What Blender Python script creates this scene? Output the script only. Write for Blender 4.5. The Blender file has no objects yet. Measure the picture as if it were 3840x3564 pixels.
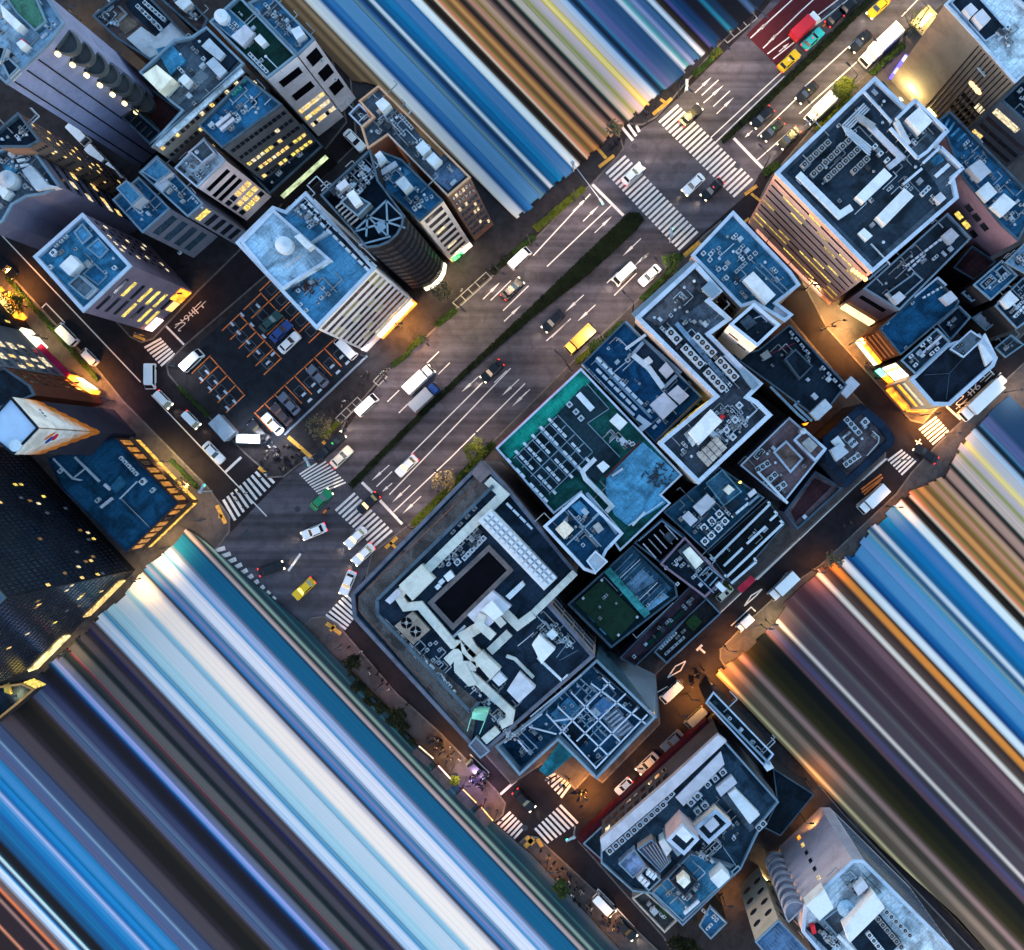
import bpy, bmesh, math, random
from mathutils import Vector, Matrix
random.seed(7)
C = bpy.context.scene.collection
SC = bpy.context.scene
H = 200.0                 # height of the drone above the street
PX = 21.0                 # photo pixels per metre at street level
GR = math.radians(43.5)               # bearing of the avenue
NX, NY = 2300.0, 1750.0   # point of the photo straight below the drone
TX = (0, 1000, 2000, 2840); TY = (0, 860, 1720, 2564)
R = math.radians

# ---------------------------------------------------------------- coordinates
def pts(s):
    """'12:350,930 640,640 O:10,20' -> plan positions (photo pixels)"""
    out = []; t = None
    for w in s.split():
        if ':' in w: t, w = w.split(':')
        x, y = map(float, w.split(','))
        if t == 'O': out.append((x*1.9287, y*1.9287))
        elif t == 'S': out.append((x, y))
        else: out.append((TX[int(t[1])]+x/1.848, TY[int(t[0])]+y/1.848))
    return out
def U(p, z=0.0):
    k = (H-z)/H/PX
    return Vector(((p[0]-NX)*k, (NY-p[1])*k, z))
def P(s, z=0.0): return [U(p, z) for p in pts(s)]
def P1(s, z=0.0): return P(s, z)[0]

# ---------------------------------------------------------------- materials
def lin(c):
    return tuple(((v/255)/12.92 if v/255 <= .04045 else ((v/255+.055)/1.055)**2.4) for v in c)
ILL = (.90, 1.115, 1.47)
def D(r, g, b, k=1.0):
    """base colour of a thing that looks (r,g,b) under this evening sky"""
    c = lin((r, g, b))
    c = [c[i]*k/ILL[i] for i in range(3)]; m = max(c)
    if m > .86: c = [v*.86/m for v in c]
    return tuple(max(.004, min(.86, v)) for v in c)
_mats = {}
def nn(nt, typ, **kw):
    n = nt.nodes.new(typ)
    for k, v in kw.items(): setattr(n, k, v)
    return n
def mat(name, col, rough=.8, var=.25, scale=.6, metal=0.0, bump=.15, stain=.35, objcol=False, spec=.1, seams=False):
    if name in _mats: return _mats[name]
    m = bpy.data.materials.new(name); m.use_nodes = True; nt = m.node_tree; L = nt.links
    b = nt.nodes['Principled BSDF']; b.inputs['Roughness'].default_value = rough
    b.inputs['Metallic'].default_value = metal; b.inputs['Specular IOR Level'].default_value = spec
    tc = nn(nt, 'ShaderNodeTexCoord'); n1 = nn(nt, 'ShaderNodeTexNoise'); n2 = nn(nt, 'ShaderNodeTexNoise')
    n1.inputs['Scale'].default_value = scale*5; n1.inputs['Detail'].default_value = 7; n1.inputs['Roughness'].default_value = .7
    n2.inputs['Scale'].default_value = scale*.55; n2.inputs['Detail'].default_value = 5; n2.inputs['Distortion'].default_value = .8
    L.new(tc.outputs['Object'], n1.inputs['Vector']); L.new(tc.outputs['Object'], n2.inputs['Vector'])
    r1 = nn(nt, 'ShaderNodeMapRange'); r1.inputs[1].default_value = .3; r1.inputs[2].default_value = .7
    r1.inputs[3].default_value = 1-var; r1.inputs[4].default_value = 1+var
    r2 = nn(nt, 'ShaderNodeMapRange'); r2.inputs[1].default_value = .36; r2.inputs[2].default_value = .56
    r2.inputs[3].default_value = 1-stain; r2.inputs[4].default_value = 1.0
    L.new(n1.outputs['Fac'], r1.inputs[0]); L.new(n2.outputs['Fac'], r2.inputs[0])
    mu = nn(nt, 'ShaderNodeMath', operation='MULTIPLY'); L.new(r1.outputs[0], mu.inputs[0]); L.new(r2.outputs[0], mu.inputs[1])
    if seams:      # felt and slab joints, laid square to the street grid
        mp = nn(nt, 'ShaderNodeMapping'); mp.inputs['Rotation'].default_value = (0, 0, -GR); L.new(tc.outputs['Object'], mp.inputs[0])
        bk = nn(nt, 'ShaderNodeTexBrick'); bk.inputs['Scale'].default_value = .28; bk.inputs['Mortar Size'].default_value = .018; bk.inputs['Color1'].default_value = (1.05, 1.05, 1.05, 1); bk.inputs['Color2'].default_value = (.95, .95, .95, 1); bk.inputs['Mortar'].default_value = (.78, .78, .78, 1); bk.inputs['Bias'].default_value = 0
        L.new(mp.outputs[0], bk.inputs['Vector']); m2 = nn(nt, 'ShaderNodeMath', operation='MULTIPLY'); L.new(mu.outputs[0], m2.inputs[0]); L.new(bk.outputs['Color'], m2.inputs[1]); mu = m2
    vm = nn(nt, 'ShaderNodeVectorMath', operation='SCALE'); L.new(mu.outputs[0], vm.inputs['Scale'])
    if objcol:
        oi = nn(nt, 'ShaderNodeObjectInfo'); L.new(oi.outputs['Color'], vm.inputs[0])
    else:
        vm.inputs[0].default_value = col[:3]
    L.new(vm.outputs[0], b.inputs['Base Color'])
    if bump:
        bp = nn(nt, 'ShaderNodeBump'); bp.inputs['Strength'].default_value = bump; bp.inputs['Distance'].default_value = .03
        L.new(n1.outputs['Fac'], bp.inputs['Height']); L.new(bp.outputs[0], b.inputs['Normal'])
    _mats[name] = m
    return m
def emis(name, col, s, var=.3, scale=1.2):
    """a thing that gives off light; brightness uneven from lamp to lamp"""
    if name in _mats: return _mats[name]
    m = bpy.data.materials.new(name); m.use_nodes = True; nt = m.node_tree; L = nt.links
    b = nt.nodes['Principled BSDF']; b.inputs['Base Color'].default_value = (.05, .05, .05, 1)
    b.inputs['Emission Color'].default_value = (*lin(col), 1)
    tc = nn(nt, 'ShaderNodeTexCoord'); n1 = nn(nt, 'ShaderNodeTexNoise'); n1.inputs['Scale'].default_value = scale; n1.inputs['Detail'].default_value = 3
    L.new(tc.outputs['Object'], n1.inputs['Vector'])
    r1 = nn(nt, 'ShaderNodeMapRange'); r1.inputs[1].default_value = .3; r1.inputs[2].default_value = .7
    r1.inputs[3].default_value = s*(1-var); r1.inputs[4].default_value = s*(1+var)
    L.new(n1.outputs['Fac'], r1.inputs[0]); L.new(r1.outputs[0], b.inputs['Emission Strength'])
    _mats[name] = m
    return m
def dm(r, g, b, k=1.0, **kw):
    return mat('paint %d %d %d %.1f%s' % (r, g, b, k, ''.join(str(v) for v in kw.values())), D(r, g, b, k), **kw)
def roofm(r, g, b): return dm(r, g, b, 1.25, var=.36, scale=.55, stain=.6, seams=True)
def wallm(r, g, b, k=1.7): return dm(r, g, b, k, var=.12, scale=.35, stain=.2)
WHITE = mat('white painted metal', (.46, .52, .60), .5, .08, .6, stain=.12)
CREAM = mat('cream duct lagging', (.43, .45, .43), .7, .12, .8, stain=.2)
PALE = mat('pale grey paint', (.34, .39, .46), .6, .12, .5, stain=.25)
GREY = mat('mid grey metal', (.23, .24, .26), .5, .2, .6)
DARK = mat('dark grey steel', (.035, .04, .05), .5, .25, .6)
BLACK = mat('black void', (.003, .003, .005), .95, .2, .6, spec=.03)
BLUE = roofm(45, 112, 165)
GLASS = mat('dark window glass', (.012, .017, .028), .08, .3, .3, bump=0, spec=.8)
GLASSB = mat('blue tinted glass', (.03, .07, .12), .12, .3, .3, bump=0, spec=.8)
LITW = emis('warm lit window', (255, 212, 125), .055, .95, 2.6)
LITY = emis('yellow lit window', (250, 220, 105), .055, .95, 2.6)
LITP = emis('pale lit window', (255, 235, 190), .045, .95, 2.6)
LITG = emis('green white lit window', (225, 245, 190), 0.045, .6, .8)
SHOP = emis('bright shop front', (255, 195, 105), .11, .7, .9)
SHOPO = emis('orange shop light', (255, 140, 30), .15, .7, .9)
SHOPW = emis('white shop light', (255, 238, 200), .11, .6, .9)
LAMPW = emis('lamp glow', (255, 214, 140), 1.0, .1)
HEADL = emis('headlight glow', (255, 238, 190), 0.3, .1)
TAILL = emis('tail light glow', (255, 25, 25), 0.16, .1)

# ---------------------------------------------------------------- mesh building
class MB:
    def __init__(s): s.v = []; s.f = []; s.mi = []; s.m = 0
    def face(s, vs):
        n = len(s.v); s.v += [Vector(v) for v in vs]; s.f.append(list(range(n, n+len(vs)))); s.mi.append(s.m); return s
    def prism(s, poly, z0, z1, top=True, bot=False):
        n = len(s.v); k = len(poly)
        s.v += [Vector((p[0], p[1], z0)) for p in poly]+[Vector((p[0], p[1], z1)) for p in poly]
        for i in range(k):
            j = (i+1) % k; s.f.append([n+i, n+j, n+k+j, n+k+i]); s.mi.append(s.m)
        if top: s.f.append([n+k+i for i in range(k)]); s.mi.append(s.m)
        if bot: s.f.append([n+i for i in range(k-1, -1, -1)]); s.mi.append(s.m)
        return s
    def loft(s, a, b, cap=True):
        n = len(s.v); k = len(a); s.v += [Vector(p) for p in a]+[Vector(p) for p in b]
        for i in range(k):
            j = (i+1) % k; s.f.append([n+i, n+j, n+k+j, n+k+i]); s.mi.append(s.m)
        if cap: s.f.append([n+k+i for i in range(k)]); s.mi.append(s.m)
        return s
    def box(s, c, d, rz=0.0, x=None):
        """box centred at c; x may give its own axes (u, v, w)"""
        if x is None: u = Vector((math.cos(rz), math.sin(rz), 0)); v = Vector((-u.y, u.x, 0)); w = Vector((0, 0, 1))
        else: u, v, w = x
        c = Vector(c); n = len(s.v)
        for k in (-.5, .5):
            for (i, j) in ((-.5, -.5), (.5, -.5), (.5, .5), (-.5, .5)): s.v.append(c+u*d[0]*i+v*d[1]*j+w*d[2]*k)
        for q in ((0, 3, 2, 1), (4, 5, 6, 7), (0, 1, 5, 4), (1, 2, 6, 5), (2, 3, 7, 6), (3, 0, 4, 7)):
            s.f.append([n+i for i in q]); s.mi.append(s.m)
        return s
    def bar(s, a, b, w, h=None):
        a, b = Vector(a), Vector(b); u = b-a; L = u.length
        if L < 1e-4: return s
        u /= L; z = Vector((0, 0, 1))
        if abs(u.z) > .95: z = Vector((1, 0, 0))
        v = z.cross(u).normalized(); q = u.cross(v)
        return s.box((a+b)/2, (L, w, h or w), x=(u, v, q))
    def cyl(s, c, r, h, n=16, r2=None):
        r2 = r if r2 is None else r2
        a = [Vector((c[0]+r*math.cos(2*math.pi*i/n), c[1]+r*math.sin(2*math.pi*i/n), c[2])) for i in range(n)]
        b = [Vector((c[0]+r2*math.cos(2*math.pi*i/n), c[1]+r2*math.sin(2*math.pi*i/n), c[2]+h)) for i in range(n)]
        return s.loft(a, b)
    def mesh(s, name, mats, org=Vector((0, 0, 0)), smooth=False):
        me = bpy.data.meshes.new(name)
        me.from_pydata([tuple(v-org) for v in s.v], [], s.f)
        for m in (mats if isinstance(mats, (list, tuple)) else [mats]): me.materials.append(m)
        if any(s.mi): me.polygons.foreach_set('material_index', s.mi)
        if smooth: me.polygons.foreach_set('use_smooth', [True]*len(me.polygons))
        me.update(); return me
    def obj(s, name, mats, parent=None, org=Vector((0, 0, 0)), smooth=False):
        o = bpy.data.objects.new(name, s.mesh(name, mats, org, smooth)); C.objects.link(o)
        if parent: o.parent = parent
        else: o.location = org
        return o
def put(name, mesh, parent=None, loc=(0, 0, 0), rz=0.0):
    o = bpy.data.objects.new(name, mesh); C.objects.link(o); o.location = loc; o.rotation_euler = (0, 0, rz)
    if parent: o.parent = parent
    return o
def tag(o, label, cat, group=None):
    o['label'] = label; o['category'] = cat
    if group: o['group'] = group
    return o
def thing(name, label, cat, loc=(0, 0, 0), rz=0.0, group=None):
    o = bpy.data.objects.new(name, None); o.empty_display_size = .5; C.objects.link(o); o.location = loc; o.rotation_euler = (0, 0, rz)
    return tag(o, label, cat, group)
def struct(name, mb, m, org=Vector((0, 0, 0))):
    o = mb.obj(name, m); o['kind'] = 'structure'; return o
def kids(o): return [c for c in bpy.data.objects if c.parent == o]
def area(p): return sum(p[i][0]*p[(i+1) % len(p)][1]-p[(i+1) % len(p)][0]*p[i][1] for i in range(len(p)))/2
def ccw(p): return p if area(p) > 0 else p[::-1]
def inset(p, d):
    """offset a counter-clockwise polygon inwards by d metres"""
    out = []; n = len(p)
    for i in range(n):
        a, b, c = Vector(p[i-1][:2]), Vector(p[i][:2]), Vector(p[(i+1) % n][:2])
        u = (b-a).normalized(); v = (c-b).normalized(); n1 = Vector((-u.y, u.x)); n2 = Vector((-v.y, v.x))
        m = n1+n2; q = m.length_squared
        m = n1*d if q < .05 else m*(2*d/q)
        if m.length > 3*abs(d): m = m.normalized()*3*abs(d)
        out.append(Vector((b.x+m.x, b.y+m.y, p[i][2] if len(p[i]) > 2 else 0)))
    return out
def ring(mb, po, pi, z0, z1):
    """solid ring between two outlines"""
    k = len(po)
    for i in range(k):
        j = (i+1) % k
        a, b, c, d = po[i], po[j], pi[j], pi[i]
        V3 = lambda p, z: (p[0], p[1], z)
        mb.face([V3(a, z0), V3(b, z0), V3(b, z1), V3(a, z1)])
        mb.face([V3(a, z1), V3(b, z1), V3(c, z1), V3(d, z1)])
        mb.face([V3(c, z0), V3(d, z0), V3(d, z1), V3(c, z1)])
def inside(p, poly):
    c = False; n = len(poly)
    for i in range(n):
        a, b = poly[i], poly[i-1]
        if (a[1] > p[1]) != (b[1] > p[1]) and p[0] < (b[0]-a[0])*(p[1]-a[1])/(b[1]-a[1])+a[0]: c = not c
    return c
def ribbon(line, w):
    """plan outline of a strip of width w along a polyline"""
    L = []; Rr = []; n = len(line)
    for i in range(n):
        d1 = (line[i]-line[i-1]) if i else (line[1]-line[0]); d2 = (line[i+1]-line[i]) if i < n-1 else d1
        d1 = Vector(d1[:2]).normalized(); d2 = Vector(d2[:2]).normalized(); t = d1+d2
        if t.length < .1: t = d1
        t.normalize(); nn_ = Vector((-t.y, t.x)); k = 1/max(.5, t.dot(d1))
        p = Vector(line[i][:2]); L.append(p+nn_*w/2*k); Rr.append(p-nn_*w/2*k)
    return L, Rr
UA = Vector((math.cos(GR), math.sin(GR), 0)); US = Vector((UA.y, -UA.x, 0))   # along the avenue / along the side streets

# rooftop machine meshes, shared by every copy
_unit = {}
def unit_mesh(w, d, h, m):
    k = (w, d, h, m.name)
    if k not in _unit:
        b = MB(); b.box((0, 0, h/2+.12), (w, d, h)); b.box((-w*.35, 0, .06), (.12, d*.9, .12)); b.box((w*.35, 0, .06), (.12, d*.9, .12))
        b.box((0, -d/2-.012, h*.45), (w*.8, .02, h*.55))
        _unit[k] = b.mesh('air_conditioner', m)
    return _unit[k]
_fan = {}
def fan_mesh(r):
    if r not in _fan:
        b = MB(); b.cyl((0, 0, 0), r, .05, 14); b.m = 1; b.cyl((0, 0, .05), r*.36, .05, 8)
        for i in range(4): b.box((math.cos(i*1.571)*r*.6, math.sin(i*1.571)*r*.6, .06), (r*.7, r*.1, .02), i*1.571)
        _fan[r] = b.mesh('fan', [BLACK, GREY])
    return _fan[r]

class Bld:
    def __init__(s, name, label, poly, h, wall, roof, trim, pw=.45, ph=.9, cat='building', base=False, group=None, deck=True, z0=0.0):
        s.h = h; s.z = h-ph; pw *= .62; s.qz = 0.0 if base else h
        pp = P(poly, 0.0 if base else h); s.poly = ccw([Vector((p.x, p.y, 0)) for p in pp])
        s.org = sum(s.poly, Vector())/len(s.poly); s.org.z = 0
        s.root = thing(name, label, cat, s.org, group=group); s.nw = 0; s.more = None; s.wallm = wall; s.trim = trim
        w = MB(); w.prism(s.poly, z0, h-.4, top=False); s.wall = w.obj('wall', wall, s.root, s.org)
        s.inn = inset(s.poly, pw)
        t = MB(); o = inset(s.poly, -.07); ring(t, o, s.inn, h-.4, h)
        k = len(o)
        for i in range(k):       # underside lip and inner face
            j = (i+1) % k
            t.face([(s.inn[i].x, s.inn[i].y, s.z-.05), (s.inn[j].x, s.inn[j].y, s.z-.05), (s.inn[j].x, s.inn[j].y, h-.4), (s.inn[i].x, s.inn[i].y, h-.4)])
            t.face([(o[i].x, o[i].y, h-.4), (o[j].x, o[j].y, h-.4), (s.poly[j].x, s.poly[j].y, h-.41), (s.poly[i].x, s.poly[i].y, h-.41)])
        t.obj('parapet', trim, s.root, s.org)
        if deck: MB().face([(p.x, p.y, s.z) for p in s.inn]).obj('roof', roof, s.root, s.org)
    def add(s, name, mb, m, parent=None, smooth=False): return mb.obj(name, m, parent or s.root, s.org, smooth)
    # a raised block whose TOP outline is traced
    def blk(s, poly, hgt, m, name='plant_room', trim=None, base=None, top=None, pw=.2):
        b0 = s.z if base is None else base; z1 = b0+hgt
        pp = ccw([Vector((p.x, p.y, 0)) for p in P(poly, z1)])
        if trim is None and top is None:
            return s.add(name, MB().prism(pp, b0, z1), m)
        o = s.add(name, MB().prism(pp, b0, z1-.25, top=False), m)
        t = MB(); i = inset(pp, pw); ring(t, inset(pp, -.04), i, z1-.25, z1); t.obj('parapet', trim or m, o, s.org)
        MB().face([(p.x, p.y, z1-.22) for p in i]).obj('roof', top or m, o, s.org)
        return o
    def flat(s, poly, m, name='roof_panel', dz=.02):
        return s.add(name, MB().prism(ccw([Vector((p.x, p.y, 0)) for p in P(poly, s.z+dz)]), s.z-.02, s.z+dz), m)
    def units(s, where, w=1.0, d=.8, h=.9, m=None, fans=1, r=None, z=None, rot=None):
        z = s.z if z is None else z; m = m or PALE; r = r or min(w/max(1, fans), d)*.36
        for p in P(where, z+h): s._unit(p, w, d, h, m, fans, r, z, GR if rot is None else rot)
    def _unit(s, p, w, d, h, m, fans, r, z, rot):
        w, d, h, r = round(w*.56, 2), round(d*.56, 2), round(h*.7, 2), r*.56
        o = put('air_conditioner', unit_mesh(w, d, h, m), s.root, (p.x-s.org.x, p.y-s.org.y, z), rot)
        for i in range(fans): put('fan', fan_mesh(round(r, 2)), o, ((i-(fans-1)/2)*w/fans, 0, h+.12), 0)
    def row(s, ends, n, w=1.0, d=.8, h=.9, m=None, fans=1, r=None, z=None):
        z = s.z if z is None else z; a, b = P(ends, z+h); rot = math.atan2(b.y-a.y, b.x-a.x); m = m or PALE
        r = r or min(w/max(1, fans), d)*.36
        for i in range(n): s._unit(a.lerp(b, i/max(1, n-1)), w, d, h, m, fans, r, z, rot)
    def duct(s, line, w, hgt, m, z=None, name='duct'):
        z = (s.z+.4) if z is None else z; w *= .54; hgt *= .65; L, Rr = ribbon(P(line, z+hgt), w); mb = MB(); n = len(L)
        for i in range(n-1):
            q = [L[i], Rr[i], Rr[i+1], L[i+1]]; mb.prism(ccw(q), z, z+hgt, bot=True)
        ln = P(line, z+hgt)
        for i in range(n-1):
            d = ln[i+1]-ln[i]; k = int(d.length/1.1); a = math.atan2(d.y, d.x)
            for j in range(1, k): mb.box(ln[i].lerp(ln[i+1], j/k)+Vector((0, 0, -hgt/2)), (.07, w+.1, hgt+.1), a)
        return s.add(name, mb, m)
    def pipe(s, line, w=.2, z=.4, m=None, name='pipe'):
        w *= .75; ln = P(line, s.z+z); mb = MB()
        for i in range(len(ln)-1): mb.bar(ln[i], ln[i+1], w)
        for p in ln[::2]: mb.box((p.x, p.y, s.z+z/2), (.12, .12, z))
        return s.add(name, mb, m or PALE)
    def rail(s, line, m=None, hh=1.1, w=.12, name='railing'):
        ln = P(line, s.z+hh); mb = MB()
        for i in range(len(ln)-1):
            mb.bar(ln[i], ln[i+1], w); mb.bar(ln[i]-Vector((0, 0, .5)), ln[i+1]-Vector((0, 0, .5)), .05)
            k = max(1, int((ln[i+1]-ln[i]).length/1.6))
            for j in range(k+1): q = ln[i].lerp(ln[i+1], j/k); mb.box((q.x, q.y, s.z+hh/2), (.07, .07, hh))
        return s.add(name, mb, m or PALE)
    def tank(s, where, r, hgt, m=None, name='water_tank'):
        r *= .55; p = P1(where, s.z+hgt); mb = MB()
        mb.cyl((p.x, p.y, s.z), r, hgt, 24); mb.cyl((p.x, p.y, s.z+hgt), r*.95, .25, 24, r*.3); mb.cyl((p.x, p.y, s.z+hgt+.25), r*.2, .2, 10)
        return s.add(name, mb, m or WHITE)
    def edge(s, near):
        q = P1(near, s.qz); best = None; n = len(s.poly)
        for i in range(n):
            m = (s.poly[i]+s.poly[(i+1) % n])/2; d = (m-Vector((q.x, q.y, 0))).length
            if best is None or d < best[0]: best = (d, i)
        i = best[1]; return s.poly[i], s.poly[(i+1) % n]
    def _win(s, a, b, n, u0, u1, zc, hh, m, dep=.1, name='window'):
        w = (b-a).length; u = (b-a)/w; c = a+u*w*(u0+u1)/2+n*(dep/2-.03); c.z = zc
        mb = MB(); mb.box(c, (w*(u1-u0), dep, hh), x=(u, n, Vector((0, 0, 1))))
        if s.nw < 96: s.add(name, mb, m); s.nw += 1
        else:
            if s.more is None: s.more = MB(); s.mm = []
            if m not in s.mm: s.mm.append(m)
            s.more.m = s.mm.index(m); s.more.box(c, (w*(u1-u0), dep, hh), x=(u, n, Vector((0, 0, 1))))
    def fac(s, near, z0, z1, floors, cols=1, u0=.04, u1=.96, wf=.9, hf=.5, glass=None, lit=.15, litm=(LITW, LITP), ledge=None, ld=.1, seed=1, dep=.1, only=None):
        a, b = s.edge(near); u = (b-a).normalized(); n = Vector((u.y, -u.x, 0)); rr = random.Random(seed); g = glass or GLASS
        dz = (z1-z0)/floors; du = (u1-u0)/cols
        for k in range(floors-1, -1, -1):
            zc = z0+dz*(k+.5)
            for c in range(cols):
                if only and not only(k, c): continue
                uc = u0+du*(c+.5); islit = rr.random() < (lit(k) if callable(lit) else lit)
                s._win(a, b, n, uc-du*wf/2, uc+du*wf/2, zc, dz*hf, rr.choice(litm) if islit else g, dep)
            if ledge:
                ld = min(ld, .09)
                w = (b-a).length; cc = a+u*w*(u0+u1)/2+n*(ld/2-.02); cc.z = zc-dz*.5
                s.add('ledge', MB().box(cc, (w*(u1-u0), ld, dz*(1-hf)*.92), x=(u, n, Vector((0, 0, 1)))), ledge)
    def strip(s, near, u0, u1, z0, z1, m, dep=.5, name='shop_front'):
        dep *= .6
        a, b = s.edge(near); w = (b-a).length; u = (b-a)/w; n = Vector((u.y, -u.x, 0)); c = a+u*w*(u0+u1)/2+n*(dep/2); c.z = (z0+z1)/2
        return s.add(name, MB().box(c, (w*(u1-u0), dep, z1-z0), x=(u, n, Vector((0, 0, 1)))), m)
    def clutter(s, n, seed, poly=None, z=None, big=1.0):
        n = int(n*2.3); rr = random.Random(seed); pl = s.inn if poly is None else ccw([Vector((p.x, p.y, 0)) for p in P(poly, s.z)]); z = s.z if z is None else z
        pl = inset(pl, .8); xs = [p.x for p in pl]; ys = [p.y for p in pl]; k = 0; t = 0
        while k < n and t < n*30:
            t += 1; x = rr.uniform(min(xs), max(xs)); y = rr.uniform(min(ys), max(ys))
            if not inside((x, y), pl): continue
            k += 1; c = rr.random(); rz = GR+rr.choice((0, math.pi/2)); u = Vector((math.cos(rz), math.sin(rz), 0))
            if c < .35:
                w, d = rr.choice(((1.0, .8), (1.8, .8), (.9, .5))); s._unit(Vector((x, y, 0)), w*big, d*big, rr.uniform(.6, 1.2), rr.choice((PALE, GREY, WHITE)), 2 if w > 1.5 else 1, .3*big, z, rz)
            elif c < .6:
                mb = MB(); q = Vector((x, y, z+.2)); L = rr.uniform(1, 3.5)*big; v = Vector((-u.y, u.x, 0)); mb.bar(q, q+u*L, .14); mb.bar(q+u*L, q+u*L+v*rr.uniform(.5, 2), .14); mb.box((x, y, z+.1), (.2, .2, .2)); s.add('pipe', mb, rr.choice((PALE, GREY, GREY)))
            elif c < .8:
                mb = MB(); hh = rr.uniform(.3, 1.0); mb.box((x, y, z+hh/2), (rr.uniform(.4, 1.1)*big, rr.uniform(.4, .8)*big, hh), rz); mb.box((x, y, z+hh+.04), (.3, .3, .08), rz); s.add('roof_hatch', mb, rr.choice((PALE, GREY, DARK)))
            else:
                mb = MB(); mb.cyl((x, y, z), .14*big, .5, 10); mb.cyl((x, y, z+.5), .24*big, .16, 10, .08); s.add('vent', mb, rr.choice((PALE, WHITE, GREY)))
    def done(s):
        if s.more:
            o = s.add('window', s.more, s.mm); o['kind'] = 'stuff'
# ================================================================ sky, light, camera
w = bpy.data.worlds.new("World"); SC.world = w; w.use_nodes = True
sky = w.node_tree.nodes.new('ShaderNodeTexSky'); sky.sky_type = 'NISHITA'; sky.sun_disc = False
sky.sun_elevation = R(2.0); sky.sun_rotation = R(235); sky.ozone_density = 1.7; sky.altitude = 30
w.node_tree.links.new(sky.outputs[0], w.node_tree.nodes['Background'].inputs[0]); w.node_tree.nodes['Background'].inputs[1].default_value = .12
sun = bpy.data.objects.new('sun', bpy.data.lights.new('sun', 'SUN')); C.objects.link(sun)
sun.data.energy = .02; sun.data.angle = R(20); sun.data.color = (1, .9, .78)
# the same low direction as the sky's sun
se, sr = R(2.0), R(235)
dv = Vector((math.sin(sr)*math.cos(se), math.cos(sr)*math.cos(se), math.sin(se)))
sun.rotation_euler = dv.to_track_quat('Z', 'Y').to_euler()
cam = bpy.data.objects.new('camera', bpy.data.cameras.new('camera')); C.objects.link(cam); SC.camera = cam
cam.location = (0, 0, H); cam.data.sensor_width = 36; cam.data.lens = 36*H/(3840/PX)
cam.data.shift_x = -(NX-1920)/3840; cam.data.shift_y = -(1782-NY)/3840; cam.data.clip_end = 3000; cam.data.clip_start = 1
vs = SC.view_settings; vs.view_transform = 'Standard'; vs.look = 'None'; vs.gamma = 1; vs.exposure = 4.34
SC.render.engine = 'CYCLES'; SC.cycles.use_denoising = True; SC.cycles.max_bounces = 5; SC.cycles.diffuse_bounces = 3
SC.cycles.caustics_reflective = False; SC.cycles.caustics_refractive = False; SC.cycles.sample_clamp_indirect = 1.0

# ================================================================ ground, roads, pavements
ASPH = mat('side street asphalt', (.017, .013, .016), .85, .3, .8, stain=.3)
AVEN = mat('avenue asphalt', (.066, .059, .072), .8, .22, .9, stain=.25)
MARO = mat('dark red asphalt', (.060, .010, .014), .85, .25, .8, stain=.2)
PAVE = mat('pavement slabs', (.062, .052, .052), .85, .25, .9, stain=.35)
PAVD = mat('dark pavement', (.024, .021, .024), .85, .3, .9, stain=.35)
KERB = mat('granite kerb', (.11, .095, .09), .8, .2, 1.5)
PAINT = mat('white road paint', (.60, .55, .53), .7, .12, 2.5, stain=.15)
PAINTO = mat('orange line paint', (.72, .19, .045), .7, .2, 2.5)
PAINTY = mat('yellow tactile paving', (.5, .26, .05), .8, .2, 2.5)
g = MB().face([(-900, -900, 0), (900, -900, 0), (900, 900, 0), (-900, 900, 0)]); struct('ground', g, ASPH)
def sheet(name, poly, z, m, ribs=False):
    return struct(name, MB().face([(p.x, p.y, z) for p in ccw(P(poly))]), m)
def avenue_mat():
    """worn wheel tracks run along the avenue"""
    m = AVEN; nt = m.node_tree; L = nt.links; b = nt.nodes['Principled BSDF']; src = b.inputs['Base Color'].links[0].from_socket
    tc = nn(nt, 'ShaderNodeTexCoord'); mp = nn(nt, 'ShaderNodeMapping'); mp.inputs['Rotation'].default_value = (0, 0, -GR); mp.inputs['Scale'].default_value = (.008, .5, 1)
    n = nn(nt, 'ShaderNodeTexNoise'); n.inputs['Scale'].default_value = 1; n.inputs['Detail'].default_value = 4
    L.new(tc.outputs['Object'], mp.inputs[0]); L.new(mp.outputs[0], n.inputs['Vector'])
    r = nn(nt, 'ShaderNodeMapRange'); r.inputs[1].default_value = .36; r.inputs[2].default_value = .64; r.inputs[3].default_value = .6; r.inputs[4].default_value = 1.35
    L.new(n.outputs['Fac'], r.inputs[0]); v = nn(nt, 'ShaderNodeVectorMath', operation='SCALE'); L.new(src, v.inputs[0]); L.new(r.outputs[0], v.inputs['Scale']); L.new(v.outputs[0], b.inputs['Base Color'])
avenue_mat()
sheet('avenue_road', '20:1390,700 1590,520 11:100,1740 230,1640 510,1440 860,960 1310,560 1640,265 1848,90 02:280,1390 500,1180 620,1050 640,960 850,830 1480,210 1900,-300 03:1700,-300 1080,200 800,470 450,800 20,1200 02:1500,1330 12:1000,180 880,335 280,905 21:1010,440 730,650 690,790 600,960 400,1090 250,1170 0,930', .004, AVEN)
sheet('red_road', '02:1475,245 1690,460 1830,290 2420,-320 2100,-380', .008, MARO)
def pave(poly, m=None, name='pavement', h=.14):
    pp = ccw(P(poly)); struct(name, MB().prism(inset(pp, .28), 0, h+.004), m or PAVE)
    k = MB(); ring(k, pp, inset(pp, .3), 0, h); struct('kerb', k, KERB)
pave('10:1150,940 1165,1010 1250,1110 1480,1340 1700,1560 1848,1690 11:0,1725 120,1720 220,1640 390,1530 510,1440 560,1310 860,960 1090,770 1310,560 1640,265 1848,90 02:280,1390 430,1260 500,1180 590,1090 630,1030 610,960 560,900 01:900,-250 500,-250 620,1000 300,1310 10:1848,310 1280,800 1210,870', PAVD)
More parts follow.
